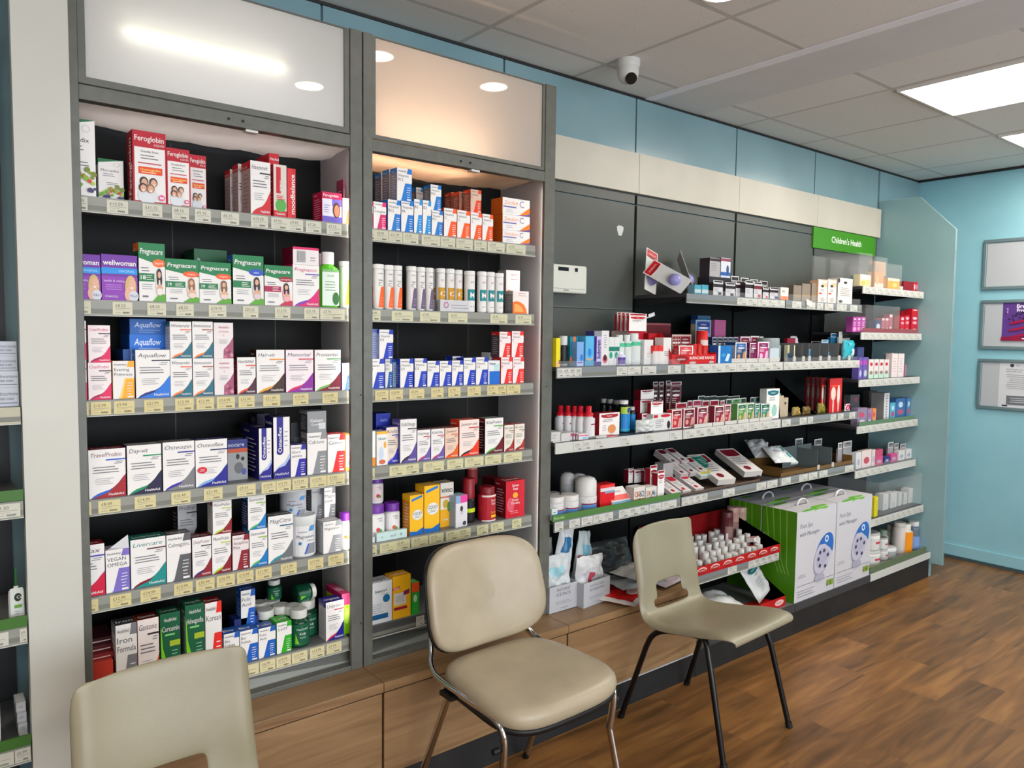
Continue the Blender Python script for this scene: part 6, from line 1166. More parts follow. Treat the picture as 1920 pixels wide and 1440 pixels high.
for pl, pr, pt in ((1687, 1695, 593), (1696, 1704, 592), (1708, 1721, 592)): rf_ = cbox('F1', pl, pr, pt, 'red and white childrens medicine carton', '#c01c34', y=-.3, ov=[(.5, .15, .4, .12, '#e8c8b0'), (.5, .85, .35, .08, '#e8c0c8'), (.5, .6, .35, .08, '#e8a0b0')])
cbox('F1', 1688, 1706, 583, 'dark red carton standing behind', '#8c101c', y=-.259); cbox('F1', 1710, 1721, 579, 'red childrens carton stacked on the last one', '#c01828', y=-.3, on=rf_.top, ov=[(.5, .8, .4, .08, '#e8c8cc')])
m = MB(); xa_, xb_ = XB[5]+.03, XB[6]-.05; m.box(xa_, -.3315, 1.5605, xb_, -.3285, 1.585, '#8a4850'); reg(m.build('shelf_strip'), 'dusty rose strip along the front', 'F1', 'strip', xa_)
for i, (pl, pr) in enumerate(((1609, 1616), (1617, 1627))): cbox('F2', pl, pr, 670, 'violet and magenta carton', '#6a58a8', y=-.29, bands=[(.65, .85, '#b048b0')], ov=[(.5, .25, .3, .16, '#b0c0d0')])
cbox('F2', 1606, 1618, 651, 'grey violet carton standing behind', '#54609a', y=-.2)
for i in range(4): cbox('F2', 1628+i*9.6, 1637+i*9.6, 674, 'white carton with a red disc and green foot', '#dcd4d2', y=-.3, bands=[(0, .2, '#b8d8c4')], ov=[(.5, .75, .3, .09, '#b8283c'), (.5, .3, .35, .1, '#8a7a74')], side='#8c8784')
for i in range(2): cbox('F2', 1671+i*12, 1682+i*12, 663, 'pale pink carton with dotted print', '#e0d2d2', y=-.3, ln=[(.2, .2, .8, .85, 6, '#b8949c', .2)])
cbox('F2', 1668, 1674, 662, 'tall white carton beside the pale pink ones', '#dcdad8', y=-.27); cbox('F2', 1696, 1699, 684, 'thin dark pink carton at the row end', '#a8788c', y=-.28)
m = MB(); m.box(xa_, -.3315, 1.0125, xb_, -.3285, 1.036, '#5c7a5c'); reg(m.build('shelf_strip'), 'soft green strip along the front', 'F3', 'strip', xa_)
for pl, pr, pt, c in ((1607, 1625, 765, '#8a7c98'), (1626, 1634, 767, '#8a7ca8'), (1635, 1642, 766, '#e08a4c')): cbox('F3', pl, pr, pt, {'#8a7c98': 'grey pink carton', '#8a7ca8': 'lilac carton beside the orange one', '#e08a4c': 'orange carton'}[c]+' in the front row', c, y=-.3, ov=[(.4, .6, .3, .16, '#c04a68'), (.5, .2, .3, .1, '#d8d4d8')])
r = cbox('F3', 1594, 1611, 762, 'dark grey carton stacked at the left, lower', '#5c5a60', y=-.2, bands=[(.4, .7, '#b0aeb2', .2, .9)]); r = cbox('F3', 1594, 1611, 740, 'dark grey carton stacked at the left, upper', '#56545a', y=-.2, on=r.top, ov=[(.6, .6, .2, .2, '#9c4a5c')])
cbox('F3', 1656, 1666, 737, 'tall white carton with dotted black lettering', '#d0ced0', y=-.29, d=.08, c='#87868a', ln=[(.3, .1, .7, .95, 9, '#4a4a50', .3)]); cbox('F3', 1628, 1643, 733, 'dim grey carton at the back', '#4c4a4c', y=-.12)
for pl, pr, pt, c in ((1668, 1678, 755, '#58a8c8'), (1679, 1696, 747, '#3c6ca8'), (1699, 1708, 746, '#4a7cb0')): cbox('F3', pl, pr, pt, {'#58a8c8': 'turquoise', '#3c6ca8': 'blue and navy', '#4a7cb0': 'narrow blue'}[c]+' childrens carton', c, y=-.28, ov=[(.5, .7, .25, .14, '#b8d8e8'), (.5, .35, .35, .14, '#a85a78')])
for pl, pr, pt, c, dsc in ((1604, 1614, 848, '#d0d0d2', 'white narrow carton'), (1615, 1633, 844, '#dccac8', 'white and red toothbrush carton'), (1634, 1640, 843, '#d0c8c8', 'slim cream carton'), (1641, 1655, 856, '#d0507c', 'pink carton, lower'), (1658, 1668, 856, '#2c3c7c', 'navy and pink carton'), (1670, 1682, 851, '#c84a88', 'magenta carton'), (1684, 1696, 845, '#cfcfd0', 'white carton'), (1698, 1710, 842, '#cfd2d2', 'white and grey carton')):
    r = cbox('F4', pl, pr, pt, dsc+' in the front row', c, y=-.3, ov=[(.5, .4, .3, .2, '#b84a5c' if 'red' in dsc else '#a8a8b8')], d=.03)
    if 'pink carton, lower' in dsc: cbox('F4', pl, pr, 843, 'pink carton stacked on another', '#c04a70', y=-.3, on=r.top, d=.03)
for pl, pr, pt in ((1570, 1578, 830), (1580, 1596, 827), (1664, 1674, 829), (1676, 1684, 831), (1687, 1698, 832)): hang('F4', 'bk', pl, pr, pt, 'grey white hanging card in the back row', y=-.262, bg='#a8a4a8', c='#8a888c', tab=.3, d=.01) if pl > 1600 else hang('E3', 'bk', pl, pr, pt, 'grey white hanging card at the right end', y=-.27, bg='#9c9aa0', c='#8a888c', tab=.3, d=.01)
clear('shelf_riser', 'F4', XB[5]+.02, XB[6]-.03, -.3333, 0, .7505, .022, 'low clear acrylic lip along the front')
YF5 = -.36
clear('acrylic_case', 'F5', x_at(1647, -.375, .47), x_at(1727, -.375, .47), -.375, -.05, .4625, .2, 'big clear acrylic case holding white cartons', back=True)
for i in range(2): cbox('F5', 1634+i*4.5, 1642+i*3, 931+i, 'yellow card pack standing beside the case', '#d8cc1c', y=-.34-.03*i, ln=[(.3, .15, .8, .85, 8, '#7c7a2c', .2)], d=.015)
for pl, pr, pt, dsc in ((1655, 1665, 926, 'grey white carton leaning'), (1669, 1681, 924, 'white carton with a dark swirl'), (1684, 1690, 923, 'slim grey carton'), (1694, 1700, 924, 'slim white carton'), (1703, 1717, 916, 'tall white carton')): cbox('F5', pl, pr, pt, dsc+' inside the clear case', '#c4c6c6', y=-.32, ln=[(.2, .1, .8, .4, 3, '#8a8c90', .2)], d=.05)
# ---- third bay: third shelf
for i in range(5):
    px = 1511+i*9 if i < 4 else 1554; pt = 707+i*.6
    b('E2', 'bk', px, px+(10 if i < 4 else 23), pt, 'red carded baby brush and comb pack', y=-.14-.04*i, d=.012, bg='#c02024' if i == 4 else '#7c1c20', c='#a8181c', side='#7c1418', bands=[(.0, .38, '#c81c24'), (.75, .8, '#e8502c', .1, .9)], ov=[(.3, .55, .2, .2, '#e0ccc0'), (.72, .5, .12, .3, '#e4d0c8'), (.3, .2, .06, .25, '#dcc0b4'), (.72, .2, .06, .2, '#dcc0b4')], sideprint=0)
m = MB(); xx = x_at(1500, -.25, 1.12); m.add([(0, .2, 0), (0, .2, .19), (0, -.06, 0)], [(0, 1, 2), (2, 1, 0)], '#57534c'); m.add([(.0015, .2, 0), (.0015, .2, .19), (.0015, -.06, 0)], [(0, 1, 2), (2, 1, 0)], '#57534c'); o = m.build('shelf_divider'); o.location = (xx+.05, -.26, 1.1055); reg(o, 'tall grey triangular divider before the red packs', 'E2', 'shelf divider', xx)
for px, pt, c, dsc in ((1468, 742, '#b0a088', 'beige carded pack with a triangle'), (1485, 740, '#6aa088', 'pale green carded pack'), (1493, 763, '#98803c', 'gold foil pouch, left'), (1512, 762, '#6a5424', 'brown gold foil pouch, middle'), (1540, 756, '#7c7418', 'olive gold foil pouch, right')):
    x = x_at(px, -.29, 1.106); h = z_at(pt, x, -.29)-1.106; pouch('foil_pouch' if 'foil' in dsc else 'card_pack', 'E2', (x, -.29 if px != 1485 else -.22, 1.1062), .075 if 'foil' in dsc else .05, h, .03 if 'foil' in dsc else .012, [c], dsc, seed=px % 13, crumple=.006 if 'foil' in dsc else .001, rot=(R(-8), 0, 0), cat='pouch' if 'foil' in dsc else 'pack', taper=.3 if 'foil' in dsc else 0)
b('D2', 'bk', 1461, 1477, 746, 'beige hanging pack beside the teal dressing box', y=-.27, d=.02, bg='#b8a890', ov=[(.5, .7, .3, .08, K_)], ln=[(.3, .1, .7, .6, 7, '#8a7a60', .3)], sideprint=0)
x = x_at(1585, -.32, 1.11); t = MB(); t.tube(smooth_path([(0, 0, 0), (.015, 0, .02), (.03, 0, .02), (.035, 0, .006), (.02, 0, -.006), (0, 0, 0)], 5), .003, M('#c81c58', .3), 6); t.tube(smooth_path([(-.008, 0, .02), (-.02, 0, .045), (-.03, 0, .055)], 4), .002, M('#7c1c3c', .3), 6); t.box(-.012, .003, -.012, .045, .005, .028, '#dcd4d8'); o = t.build('baby_scissors'); o.location = (x, -.325, 1.121); reg(o, 'pink handled scissors on a white card at the front edge', 'E2', 'scissors', x)
# ---- first open bay lowest shelf
for pl, pr, pt, yy, dsc in ((1062, 1084, 888, -.2, 'tall white wrapped can at the back left'), (1084, 1106, 890, -.22, 'tall white wrapped can at the back right')):
    bottle('C3', pl, pr, pt, dsc, body='#b0b0b2', cap='#b4b4b6', caph=.55, capr=.98, neck=.94, sh=.02, y=yy, lab='#a0a4a8', top='round', name='cream_can', cat='can')
def blu(a): a.rect(0, 0, 1, .5, '#5a8ac8'); a.rect(0, .5, 1, .58, '#8c1c34'); a.lines(.25, .65, .75, .85, 2, '#9a8a90', .3)
for pl, pr, pt, yy in ((1038, 1064, 933, -.3), (1066, 1092, 929, -.305)): bottle('C3', pl, pr, pt, 'white and blue wide jar', body='#d8d6d6', cap='#d4d0cc', caph=.28, capr=1.0, neck=.95, sh=.04, y=yy, lab='#d8d4d4', art=blu, lv=(.0, .66), name='cream_jar', cat='jar')
bottle('C3', 1097, 1127, 896, 'large white blue and red jar in crinkled wrap', body='#d8d6d6', cap='#d4d2d0', caph=.55, capr=.98, neck=.95, sh=.02, y=-.3, lab='#d8d4d4', art=blu, lv=(.0, .42), top='round', name='cream_jar', cat='jar')
bottle('C3', 1036, 1054, 925, 'white lidded jar behind the front pair', body='#b8b6b6', cap='#b8b8b8', caph=.3, capr=1, neck=.95, sh=0, y=-.22, name='cream_jar', cat='jar')
b('C3', 'bk', 1029, 1045, 954, 'small white and turquoise carton beside the post', y=-.318, d=.04, bg='#d0d8d8', bands=[(0, .5, '#38b0c8')], ln=[(.2, .6, .8, .75, 1, '#2c7a68', .4)], sideprint=0)
b('C3', 'bk', 1125, 1152, 908, 'bright red and white sealed carton', y=-.29, d=.05, bg='#d81c24', c='#c01820', bands=[(.72, .86, '#d8d4d8'), (.62, .72, '#8a9ab8', .3, 1), (.86, .97, '#e83c38')], sideprint=0)
def wedge():
    z0 = .7975; xa, xb = x_at(1152, -.31, z0), x_at(1190, -.31, z0); m = MB(); w = xb-xa
    m.add([(0, 0, 0), (w, 0, 0), (w*.8, .05, .075), (0, .05, .075), (0, .09, 0), (w, .09, 0)], [(0, 1, 2, 3), (1, 5, 2), (0, 3, 4), (3, 2, 5, 4)], '#dcd8d4')
    A = Art(m, lambda p, q, e: (p*w*(1-.2*q), .05*q-e*.8, .075*q+e*.5), 1, 1); A.rect(.01, .05, .99, .28, '#7ab0d8'); A.rect(.01, .34, .97, .6, '#e8645c'); A.rect(.05, .72, .7, .82, '#b8b0b0')
    o = m.build('wedge_carton'); o.location = (xa, -.31, z0); reg(o, 'white red and blue sloping carton in front', 'C3', 'carton', xa)
wedge()
def car(a, k): a.rect(0, 0, 1, 1, '#d8d2cc'); a.rect(0, .0, 1, .3, '#d0701c'); a.disc(.5, .15, .17, '#2a2420'); a.disc(.5, .15, .1, '#8a8480'); [a.text(ch, .05+.22*i, .42, .34, c) for i, (ch, c) in enumerate(zip('SKA6' if k.get('q') else 'GK62', ['#b05a3c', '#c06a2c', '#3c3c44', '#2c6a9c']))]
PR['car'] = car
for pl, pr, q_ in ((1188, 1209, 0), (1210, 1231, 1)): b('C3', 'car', pl, pr, 913, 'white toy car printed carton with orange bottom', y=-.315, d=.05, q=q_, side='#c0bab4', sideprint=0)
for i, (pl, pr, pt, yy) in enumerate(((1178, 1188, 878, -.17), (1189, 1207, 879, -.18), (1208, 1217, 880, -.2), (1218, 1231, 872, -.26), (1232, 1245, 882, -.3))): hang('C3', 'wm', pl, pr, pt, 'white pack with a crimson band in the stepped row', y=yy, on=(.797+.055 if i < 3 else None), c='#a8182c' if i > 2 else '#7c1a2c', tab=.1, d=.03, p=0)
m = MB(); m.box(XB[2]+.01, -.3395, .7975, XB[3]-.01, -.3365, .822, '#4f7a3f'); A = Art(m, lambda p, q, e: (XB[2]+.01+p, -.3398-e, .7975+q), .76, .0245); A.text('First Aid', .01, .3, .45, '#c8e0a0', maxu=.14); reg(m.build('shelf_strip'), 'green strip with pale lettering along the front', 'C3', 'strip', 2)
# ---- second bay fourth shelf: sloping boxes
def slope(key, px, yf, z0, w, l, th, ang, desc, art, rz=0, side='#b8aeb0', name='first_aid_pack'):
    x = x_at(px, yf, z0); m = MB(); m.box(0, 0, 0, w, l, th, side); A = Art(m, lambda p, q, e: (p, q, th+e), w, l); art(A)
    o = m.build(name); o.matrix_world = Matrix.Translation((x, yf, z0+.002)) @ Matrix.Rotation(rz, 4, 'Z') @ Matrix.Rotation(ang, 4, 'X'); reg(o, desc, key, 'pack', x); return o
ra = lambda c: (lambda A: (A.rect(0, 0, 1, 1, '#dcd6d4'), A.rect(.08, .72, .92, .95, c), A.ell(.5, .72, .42, .06, c), A.lines(.15, .3, .8, .62, 4, '#8a8488', .3), A.ell(.4, .16, .18, .08, c)))
ga_ = lambda A: (A.rect(0, 0, 1, 1, '#c4d4cc'), A.rect(.08, .35, .92, .95, '#2a7a68'), A.lines(.15, .5, .8, .85, 4, '#a8d0c4', .3), A.rect(.3, .08, .9, .28, '#c8b83c'))
for i, (px, c) in enumerate(((1258, '#b8182c'), (1278, '#c8243c'), (1302, '#b8182c'))):
    slope('D3', px, -.325, .7975, .06, .13, .022, R(22), 'white and crimson sloping pack in the front tray', ra(c))
for i in range(3): slope('D3', 1274+i*18, -.235, .7975+.055, .058, .12, .022, R(24), 'white and maroon sloping pack in the second rank', ra('#8c1830'))
for i in range(2): slope('D3', 1257+i*18, -.16, .7975+.09, .055, .12, .03, R(24), 'dim maroon sloping pack at the back', ra('#6c1428'))
b('D3', 'bk', 1253, 1277, 858, 'white framed maroon box standing at the back', y=-.13, on=.7975+.12, d=.03, bg='#a89a9c', bands=[(.15, .85, '#5c1424', .1, .9)], sideprint=0); b('D3', 'bk', 1243, 1262, 868, 'white box edge leaning behind the stepped row', y=-.2, on=.86, d=.05, bg='#a8a2a2', sideprint=0)
for i in range(3): slope('D3', 1312+i*13, -.26+.0*i, .7975+.04, .07, .16, .02, R(24), 'green and white sloping pack', ga_, side='#b8c0b8')
slope('D3', 1344, -.31, .7975+.012, .11, .25, .03, R(20), 'long white sloping dressing box, left', ra('#7c1c2c'), rz=R(-12), side='#cfcbc8'); slope('D3', 1394, -.29, .7975+.022, .115, .24, .03, R(20), 'long white sloping dressing box, right', ra('#7c1c2c'), rz=R(-14), side='#d0cecb')
def ctr(key, xa, xb, y0, y1, z, h, col, desc, front=None):
    m = MB(); m.box(xa, y0, z, xb, y0+.002, z+h*.45, front or col); m.box(xa, y0, z, xa+.002, y1, z+h, col); m.box(xb-.002, y0, z, xb, y1, z+h, col); m.box(xa, y1-.002, z, xb, y1, z+h, col); m.box(xa, y0, z, xb, y1, z+.002, col)
    o = m.build('card_tray'); reg(o, desc, key, 'card tray', xa); return o
ctr('D3', XB[3]+.02, XB[4]-.16, -.33, -.06, .7972, .03, '#5c4a40', 'low brown card tray holding sloping packs')
pouch('plastic_bag', 'D3', (x_at(1440, -.22, .87), -.2, .88), .12, .13, .03, ['#a8aaae'], 'crumpled clear bag leaning over the white boxes', rot=(R(-50), 0, R(-20)), seed=21, crumple=.02)
pouch('plastic_bag', 'E3', (x_at(1470, -.32, .85), -.32, .87), .11, .13, .025, ['#cfd2d4'], 'white soft pack sloping in the tray', rot=(R(-60), 0, R(-20)), seed=5, crumple=.008); slope('E3', 1482, -.325, .853, .05, .15, .012, R(28), 'teal and white sloping pack on the tray', lambda A: (A.rect(0, 0, 1, 1, '#cfd8d8'), A.rect(.1, .3, .9, .6, '#2a8a98'), A.rect(.1, .7, .9, .95, '#3a7a88')), rz=R(-14), side='#c0c8c8')
ctr('E3', XB[4]+.02, XB[5]-.03, -.33, -.06, .7972, .05, '#6c4f28', 'low brown card tray under the dividers')
for i, px in enumerate((1524, 1551)):
    x = x_at(px, -.3, .8); m = MB(); g = M('#5f6a6c', .25); m.box(x-.14, -.2, .802, x, -.198, .92, g); m.box(x-.001, -.325, .802, x+.001, -.198, .91, g); m.box(x-.012, -.333, .802, x+.012, -.331, .828, '#b9b6b2'); reg(m.build('shelf_divider'), 'grey plastic divider behind the brown tray', 'E3', 'shelf divider', x)
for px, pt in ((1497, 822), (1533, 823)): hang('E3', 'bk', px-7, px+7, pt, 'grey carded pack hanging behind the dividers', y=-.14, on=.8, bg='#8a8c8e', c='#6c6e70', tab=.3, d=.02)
# ---- red tray on the lower shelf, second open bay
z0 = .4325; xa, xb = XB[3]+.035, XB[4]-.055
t = empty('display_tray', ((xa+xb)/2, -.22, z0)); reg(t, 'long red card tray printed with white ovals', 'D4', 'display tray', xa); w = xb-xa
m = MB(); rc = '#b01418'
m.box(-w/2, -.17, 0, w/2, -.168, .042, rc); m.box(-w/2, -.168, 0, w/2, .17, .002, rc)
for sx in (-1, 1): m.add([(sx*w/2, -.17, 0), (sx*w/2, -.17, .042), (sx*w/2, .17, .16), (sx*w/2, .17, 0)], [(0, 1, 2, 3), (3, 2, 1, 0)], rc)
m.box(-w/2, .168, 0, w/2, .17, .16, '#7c0c10')
A = Art(m, lambda p, q, e: (-w/2+p, -.1702-e, q), w, .042)
for i in range(7): A.ell(.09+i*.137, .5, .05, .38, '#e0b4b0'); A.ell(.09+i*.137, .42, .046, .3, '#9c1418'); A.text('medicare', .09+i*.137, .42, .2, '#f0d8d4', al='c', maxu=.084)
m.build('tray', t)
rnd = random.Random(11); n = 0
for j in range(5):
    for i in range(11):
        if rnd.random() < .12: continue
        x = xa+.1+i*.054+rnd.uniform(-.006, .006); y = -.345+j*.055+rnd.uniform(-.005, .005)
        if x > xb-.03: continue
        h = rnd.uniform(.04, .055)+j*.008; r_ = rnd.uniform(.014, .019)
        m = MB(); col = rnd.choice(['#d0cecb', '#c9c8c4', '#d4d2ce', '#c4c8bc']); m.lathe([(r_*.95, 0), (r_, .003), (r_, h*.7), (r_*.9, h*.72)], M(col, .4), 12)
        k_ = rnd.random(); lab = '#9aac38' if (j == 0 and i in (4, 5)) else rnd.choice(['#c8c8c8', '#b8bcae', '#c89aa0', '#a8a8a8'])
        if j == 0 and i == 2: lab = '#4a88b8'
        cA = curved(m, r_+.0002, r_*2, h*.12, h*.5); cA.curved = False; n_ = 5
        cA.curved = True; cA.rect(0, 0, 1, 1, lab)
        o = m.build('pill_pot'); o.location = (x, y, z0+.003); c_ = MB(); c_.lathe([(r_*.98, h*.72), (r_*.98, h)], M('#d4d3d0', .4), 12); c_.build('cap', o)
        reg(o, {'#9aac38': 'small white pot with a lime label', '#4a88b8': 'small white pot with a blue label'}.get(lab, 'small white capped pot') + ', %s' % ['front rank', 'second rank', 'third rank', 'fourth rank', 'back rank'][j], 'D4', 'pot', x); n += 1
for px, pt, c, yy in ((1371, 961, '#5c2c30', -.2), (1382, 952, '#b08a80', -.16), (1397, 952, '#b09488', -.15)):
    bottle('D4', px-7, px+7, pt, {'#5c2c30': 'dark wine coloured bottle standing among the pots', '#b08a80': 'rosy tan tube standing at the back', '#b09488': 'tan tube with navy band standing at the back'}[c], body=c, cap=c, caph=.15, capr=.98, neck=.96, sh=0, y=yy, on=z0+.002, lab=('#2c2c68' if c == '#b09488' else '#8a6a68'), lv=(.2, .6))
for px, yy in ((1415, -.3), (1428, -.27)):
    m = MB(); m.box(0, 0, 0, .06, .04, .02, '#d4d0cc'); m.box(.005, .0, .0201, .055, .04, .0204, '#c9888a'); o = m.build('medicine_carton'); o.matrix_world = Matrix.Translation((x_at(px, yy, z0+.05), yy, z0+.045)) @ Matrix.Rotation(R(10), 4, 'Z') @ Matrix.Rotation(R(-14), 4, 'X'); reg(o, 'small white carton lying on the pots', 'D4', 'carton', px*.001)
# base of second bay
pouch('medical_pad_bag', 'D5', (x_at(1440, -.36, .18), -.345, .2), .15, .19, .03, ['#cfd0d0'], 'white pad bag with a teal oval leaning in the red box', rot=(R(-26), R(-20), 0), seed=3, crumple=.006, art=lambda A: (A.ell(.5, .8, .32, .09, '#14646c'), A.text('medicare', .5, .78, .05, '#a8d8d8', al='c', maxu=.5), A.text('cohesive', .5, .64, .04, '#3c7c80', al='c', maxu=.4), A.lines(.25, .2, .8, .55, 6, '#a8acac', .25)))
pouch('plastic_bag', 'D5', (x_at(1385, -.41, .2)-.03, -.42, .205), .24, .2, .06, ['#d2d2ce'], 'plain white padded bag lying beside the pad bag', rot=(R(-76), 0, R(8)), seed=8, crumple=.008)
m = MB(); x_ = x_at(1448, -.42, .17); m.box(-.12, -.03, 0, .10, -.028, .05, '#b01418'); m.box(-.12, -.028, 0, .10, .10, .003, '#b01418'); m.add([(.10, -.03, 0), (.10, -.03, .05), (.10, .1, .12), (.10, .1, 0)], [(0, 1, 2, 3), (3, 2, 1, 0)], '#b01418'); A = Art(m, lambda p, q, e: (-.12+p, -.0302-e, q), .22, .05); A.ell(.75, .5, .18, .3, '#e0b4b0'); A.text('medicare', .75, .42, .2, '#9c1418', al='c', maxu=.3); o = m.build('display_tray'); o.location = (x_, -.40, .1655); reg(o, 'small red card tray under the pad bag', 'D5', 'display tray', x_)
# ---- foot spa boxes
def foot_spa(xa, y, desc, rz=0):
    w, h, d = .388, .472, .2; x = xa+w/2
    t = empty('foot_spa_box', (x, y, .1655), rz); reg(t, desc, 'E5', 'box', x)
    m = MB(); m.box(-w/2, 0, 0, w/2, d, h, '#c8c6cc'); gr = '#4c8a12'
    a = leftside(m, w, h, d); a.rect(0, 0, 1, 1, gr)
    for i in range(4): a.poly([(.1+.2*i, 1), (.2+.18*i, .62-.08*i), (.5+.1*i, .3), (.53+.1*i, .3), (.23+.18*i, .62-.08*i), (.13+.2*i, 1)], '#7cb83c')
    a = front(m, w, h)
    a.text('Foot Spa', .08, .81, .05, '#4a4a52', maxu=.5, shear=.25); a.text('with Massager', .08, .72, .045, '#4a4a52', fit=.5, shear=.25)
    a.ell(.3, 1.0, .2, .012, '#5aa82c')
    a.poly([(.4+.0, .97), (.55, .985), (.72, .97), (.78, .99), (.7, .998), (.45, .998)], '#6ab82c')
    rt = lambda r0, r1, q: (.7+r0*math.cos(R(q))+.10*math.sin(R(q)), .46+r1*math.sin(R(q)))
    a.poly([(u-.02, v-.02) for u, v in [rt(.22, .225, q) for q in range(0, 360, 15)]], '#9a98ac'); a.poly([rt(.22, .22, q) for q in range(0, 360, 15)], '#bcbaca')
    a.poly([rt(.225, .225, q) for q in range(-2, 171, 10)]+[(.58, .57), (.72, .565), (.86, .50)], '#2a68b8'); a.poly([rt(.16, .15, q) for q in range(0, 360, 20)][9:]+[(.86, .45), (.72, .52), (.6, .52)], '#aeacc0')
    a.disc(.76, .62, .05, '#cfd8e8'); a.disc(.76, .62, .025, '#2a68b8')
    for u, v in ((.6, .48), (.7, .49), (.56, .41), (.8, .43), (.6, .33), (.74, .31)): a.ell(u, v, .03, .022, '#4a4868')
    a.ell(.6, .2, .13, .05, '#a8a6b8'); a.rect(.04, .17, .98, .174, '#6a6a72'); a.lines(.05, .26, .3, .3, 2, '#9a9aa4', .3); a.lines(.05, .04, .55, .13, 3, '#a4a4ac', .3)
    a.rect(.8, .07, .87, .135, '#7a9a2c'); a.rect(.89, .07, .96, .135, '#7a9a2c')
    a = topside(m, w, h, d); a.ell(.3, .85, .16, .07, '#5aa82c'); a.ell(.6, .1, .2, .08, '#6ab82c'); a.text('foot spa', .55, .07, .06, '#c8e8a8', maxu=.2); a.rect(0, .46, 1, .475, '#a8a6ac')
    m.build('carton', t)
    hd = MB(); p = [(-.045, 0, 0)]+[(.045*math.cos(R(180-q)), 0, .012+.034*math.sin(R(180-q))) for q in range(180, -1, -20)][::-1]
    hd.tube(smooth_path([(.05*math.cos(R(q))+.0, d*.45, h+.032*math.sin(R(q))) for q in range(0, 181, 20)], 2), .004, M('#cfcdd2', .3), 8, ry=.008); hd.build('carry_handle', t)
foot_spa(3.492, -.445, 'white foot spa box with green side, front left'); foot_spa(3.885, -.445, 'white foot spa box, front right')
foot_spa(3.492, -.238, 'white foot spa box standing behind, left'); foot_spa(3.885, -.238, 'white foot spa box standing behind, right')
# ---- end bay base
z0 = .1655
sud = lambda a: (a.rect(0, .35, 1, .75, '#d4d2d0'), a.rect(.3, .5, .75, .72, '#c04a58'), a.lines(.25, .2, .7, .4, 2, '#a8a0a4', .3))
r1 = bottle('F6', 1636, 1658, 1033, 'white tub with a red label, lower', body='#cfcfcd', cap='#b0b0ae', caph=.2, capr=1, neck=.97, sh=0, y=-.40, lab='#cfcfcd', art=sud, name='cream_tub', cat='tub'); bottle('F6', 1638, 1656, 1000, 'white tub with a red label stacked on top', body='#cfcfcd', cap='#a8a8a6', caph=.14, capr=1, neck=.97, sh=0, y=-.395, on=r1.top, lab='#cfcfcd', art=sud, name='cream_tub', cat='tub')
r1 = bottle('F6', 1658, 1668, 1030, 'smaller white tub, lower', body='#cfcfcd', cap='#b0b0ae', caph=.2, capr=1, neck=.97, sh=0, y=-.37, lab='#cfcfcd', art=sud, name='cream_tub', cat='tub'); bottle('F6', 1657, 1669, 1009, 'smaller white tub stacked on top', body='#cfcfcd', cap='#a8a8a6', caph=.14, capr=1, neck=.97, sh=0, y=-.368, on=r1.top, lab='#cfcfcd', art=sud, name='cream_tub', cat='tub')
bottle('F6', 1671, 1686, 1028, 'low white jar with a dark ring', body='#c4c6c6', cap='#d0d0ce', caph=.25, capr=1, neck=.97, sh=0, y=-.385, lab='#9aa0a0', name='cream_jar', cat='jar')
bottle('F6', 1673, 1682, 985, 'tall white and red bottle standing behind', body='#c8c4c4', cap='#b8b4b4', caph=.2, capr=.8, y=-.3, lab='#c8b8bc', art=lambda a: a.rect(0, .3, 1, .4, '#b05a64')); bottle('F6', 1690, 1701, 981, 'tall plain cream bottle', body='#cfc8c4', cap='#c8c4bc', caph=.12, capr=.9, y=-.375)
bottle('F6', 1703, 1715, 984, 'white capped bottle with an orange cat shaped label', body='#c8c0b8', cap='#d0ccc4', caph=.2, capr=.7, y=-.40, lab='#e8901c', lv=(.05, .75)); bottle('F6', 1717, 1728, 979, 'blue grey bottle nearest the end panel', body='#5a6a7c', cap='#c4c8c8', caph=.16, capr=.8, y=-.39, lab='#7a98d0', lv=(.05, .5))
bottle('F6', 1661, 1671, 995, 'green white bottle behind the small tubs', body='#b8c4b8', cap='#8aa090', caph=.2, capr=.8, y=-.28)
m = MB(); m.box(XB[5]+.02, -.436, z0, XB[6]-.03, -.43, z0+.034, '#5a6a4c'); reg(m.build('shelf_strip'), 'dark olive strip along the front', 'F6', 'strip', 4.4)
# ---- ice packs on the bench
def icebox(pl, pr, pt, y, rz, lines, desc):
    z = ZP+.0004; xa, xb = x_at(pl, y, z), x_at(pr, y, z); w = xb-xa; h = z_at(pt, (xa+xb)/2, y)-z; d = .13; m = MB(); c = '#b4b6bc'
    m.box(-w/2, 0, 0, w/2, .0015, h, c); m.box(-w/2, .0015, 0, -w/2+.0015, d, h, c); m.box(w/2-.0015, .0015, 0, w/2, d, h, c); m.box(-w/2, d-.0015, 0, w/2, d, h*1.05, c); m.box(-w/2, 0, 0, w/2, d, .0012, c)
    a = front(m, w, h)
    for i, (t, v, s) in enumerate(lines): a.text(t, .5, v, s, '#5a5c66', al='c', maxu=.72)
    a.lines(.2, .28, .82, .42, 2, '#8a8c94', .25); a.lines(.35, .1, .68, .16, 1, '#8a8c94', .4)
    o = m.build('display_carton'); o.matrix_world = Matrix.Translation(((xa+xb)/2, y, z)) @ Matrix.Rotation(rz, 4, 'Z'); reg(o, desc, 'P', 'carton', xa); return (xa+xb)/2, h
x1, h1 = icebox(1030, 1083, 1096, -.325, R(0), [('INSTANT', .78, .12), ('ICE PACK', .6, .12)], 'open grey white carton lettered INSTANT ICE PACK')
x2, h2 = icebox(1091, 1146, 1087, -.352, R(6), [('HOT & COLD', .78, .1), ('REUSABLE PACK', .62, .09)], 'open grey white carton lettered HOT & COLD')
pouch('ice_pack_bag', 'P', (x1-.012, -.295, ZP+.05), .14, .17, .022, ['#c4cacc', (.2, .5, .7, .7, '#9ac8d4')], 'white ice pack bag in the left carton, front', rot=(R(-4), 0, 0), seed=1, crumple=.018)
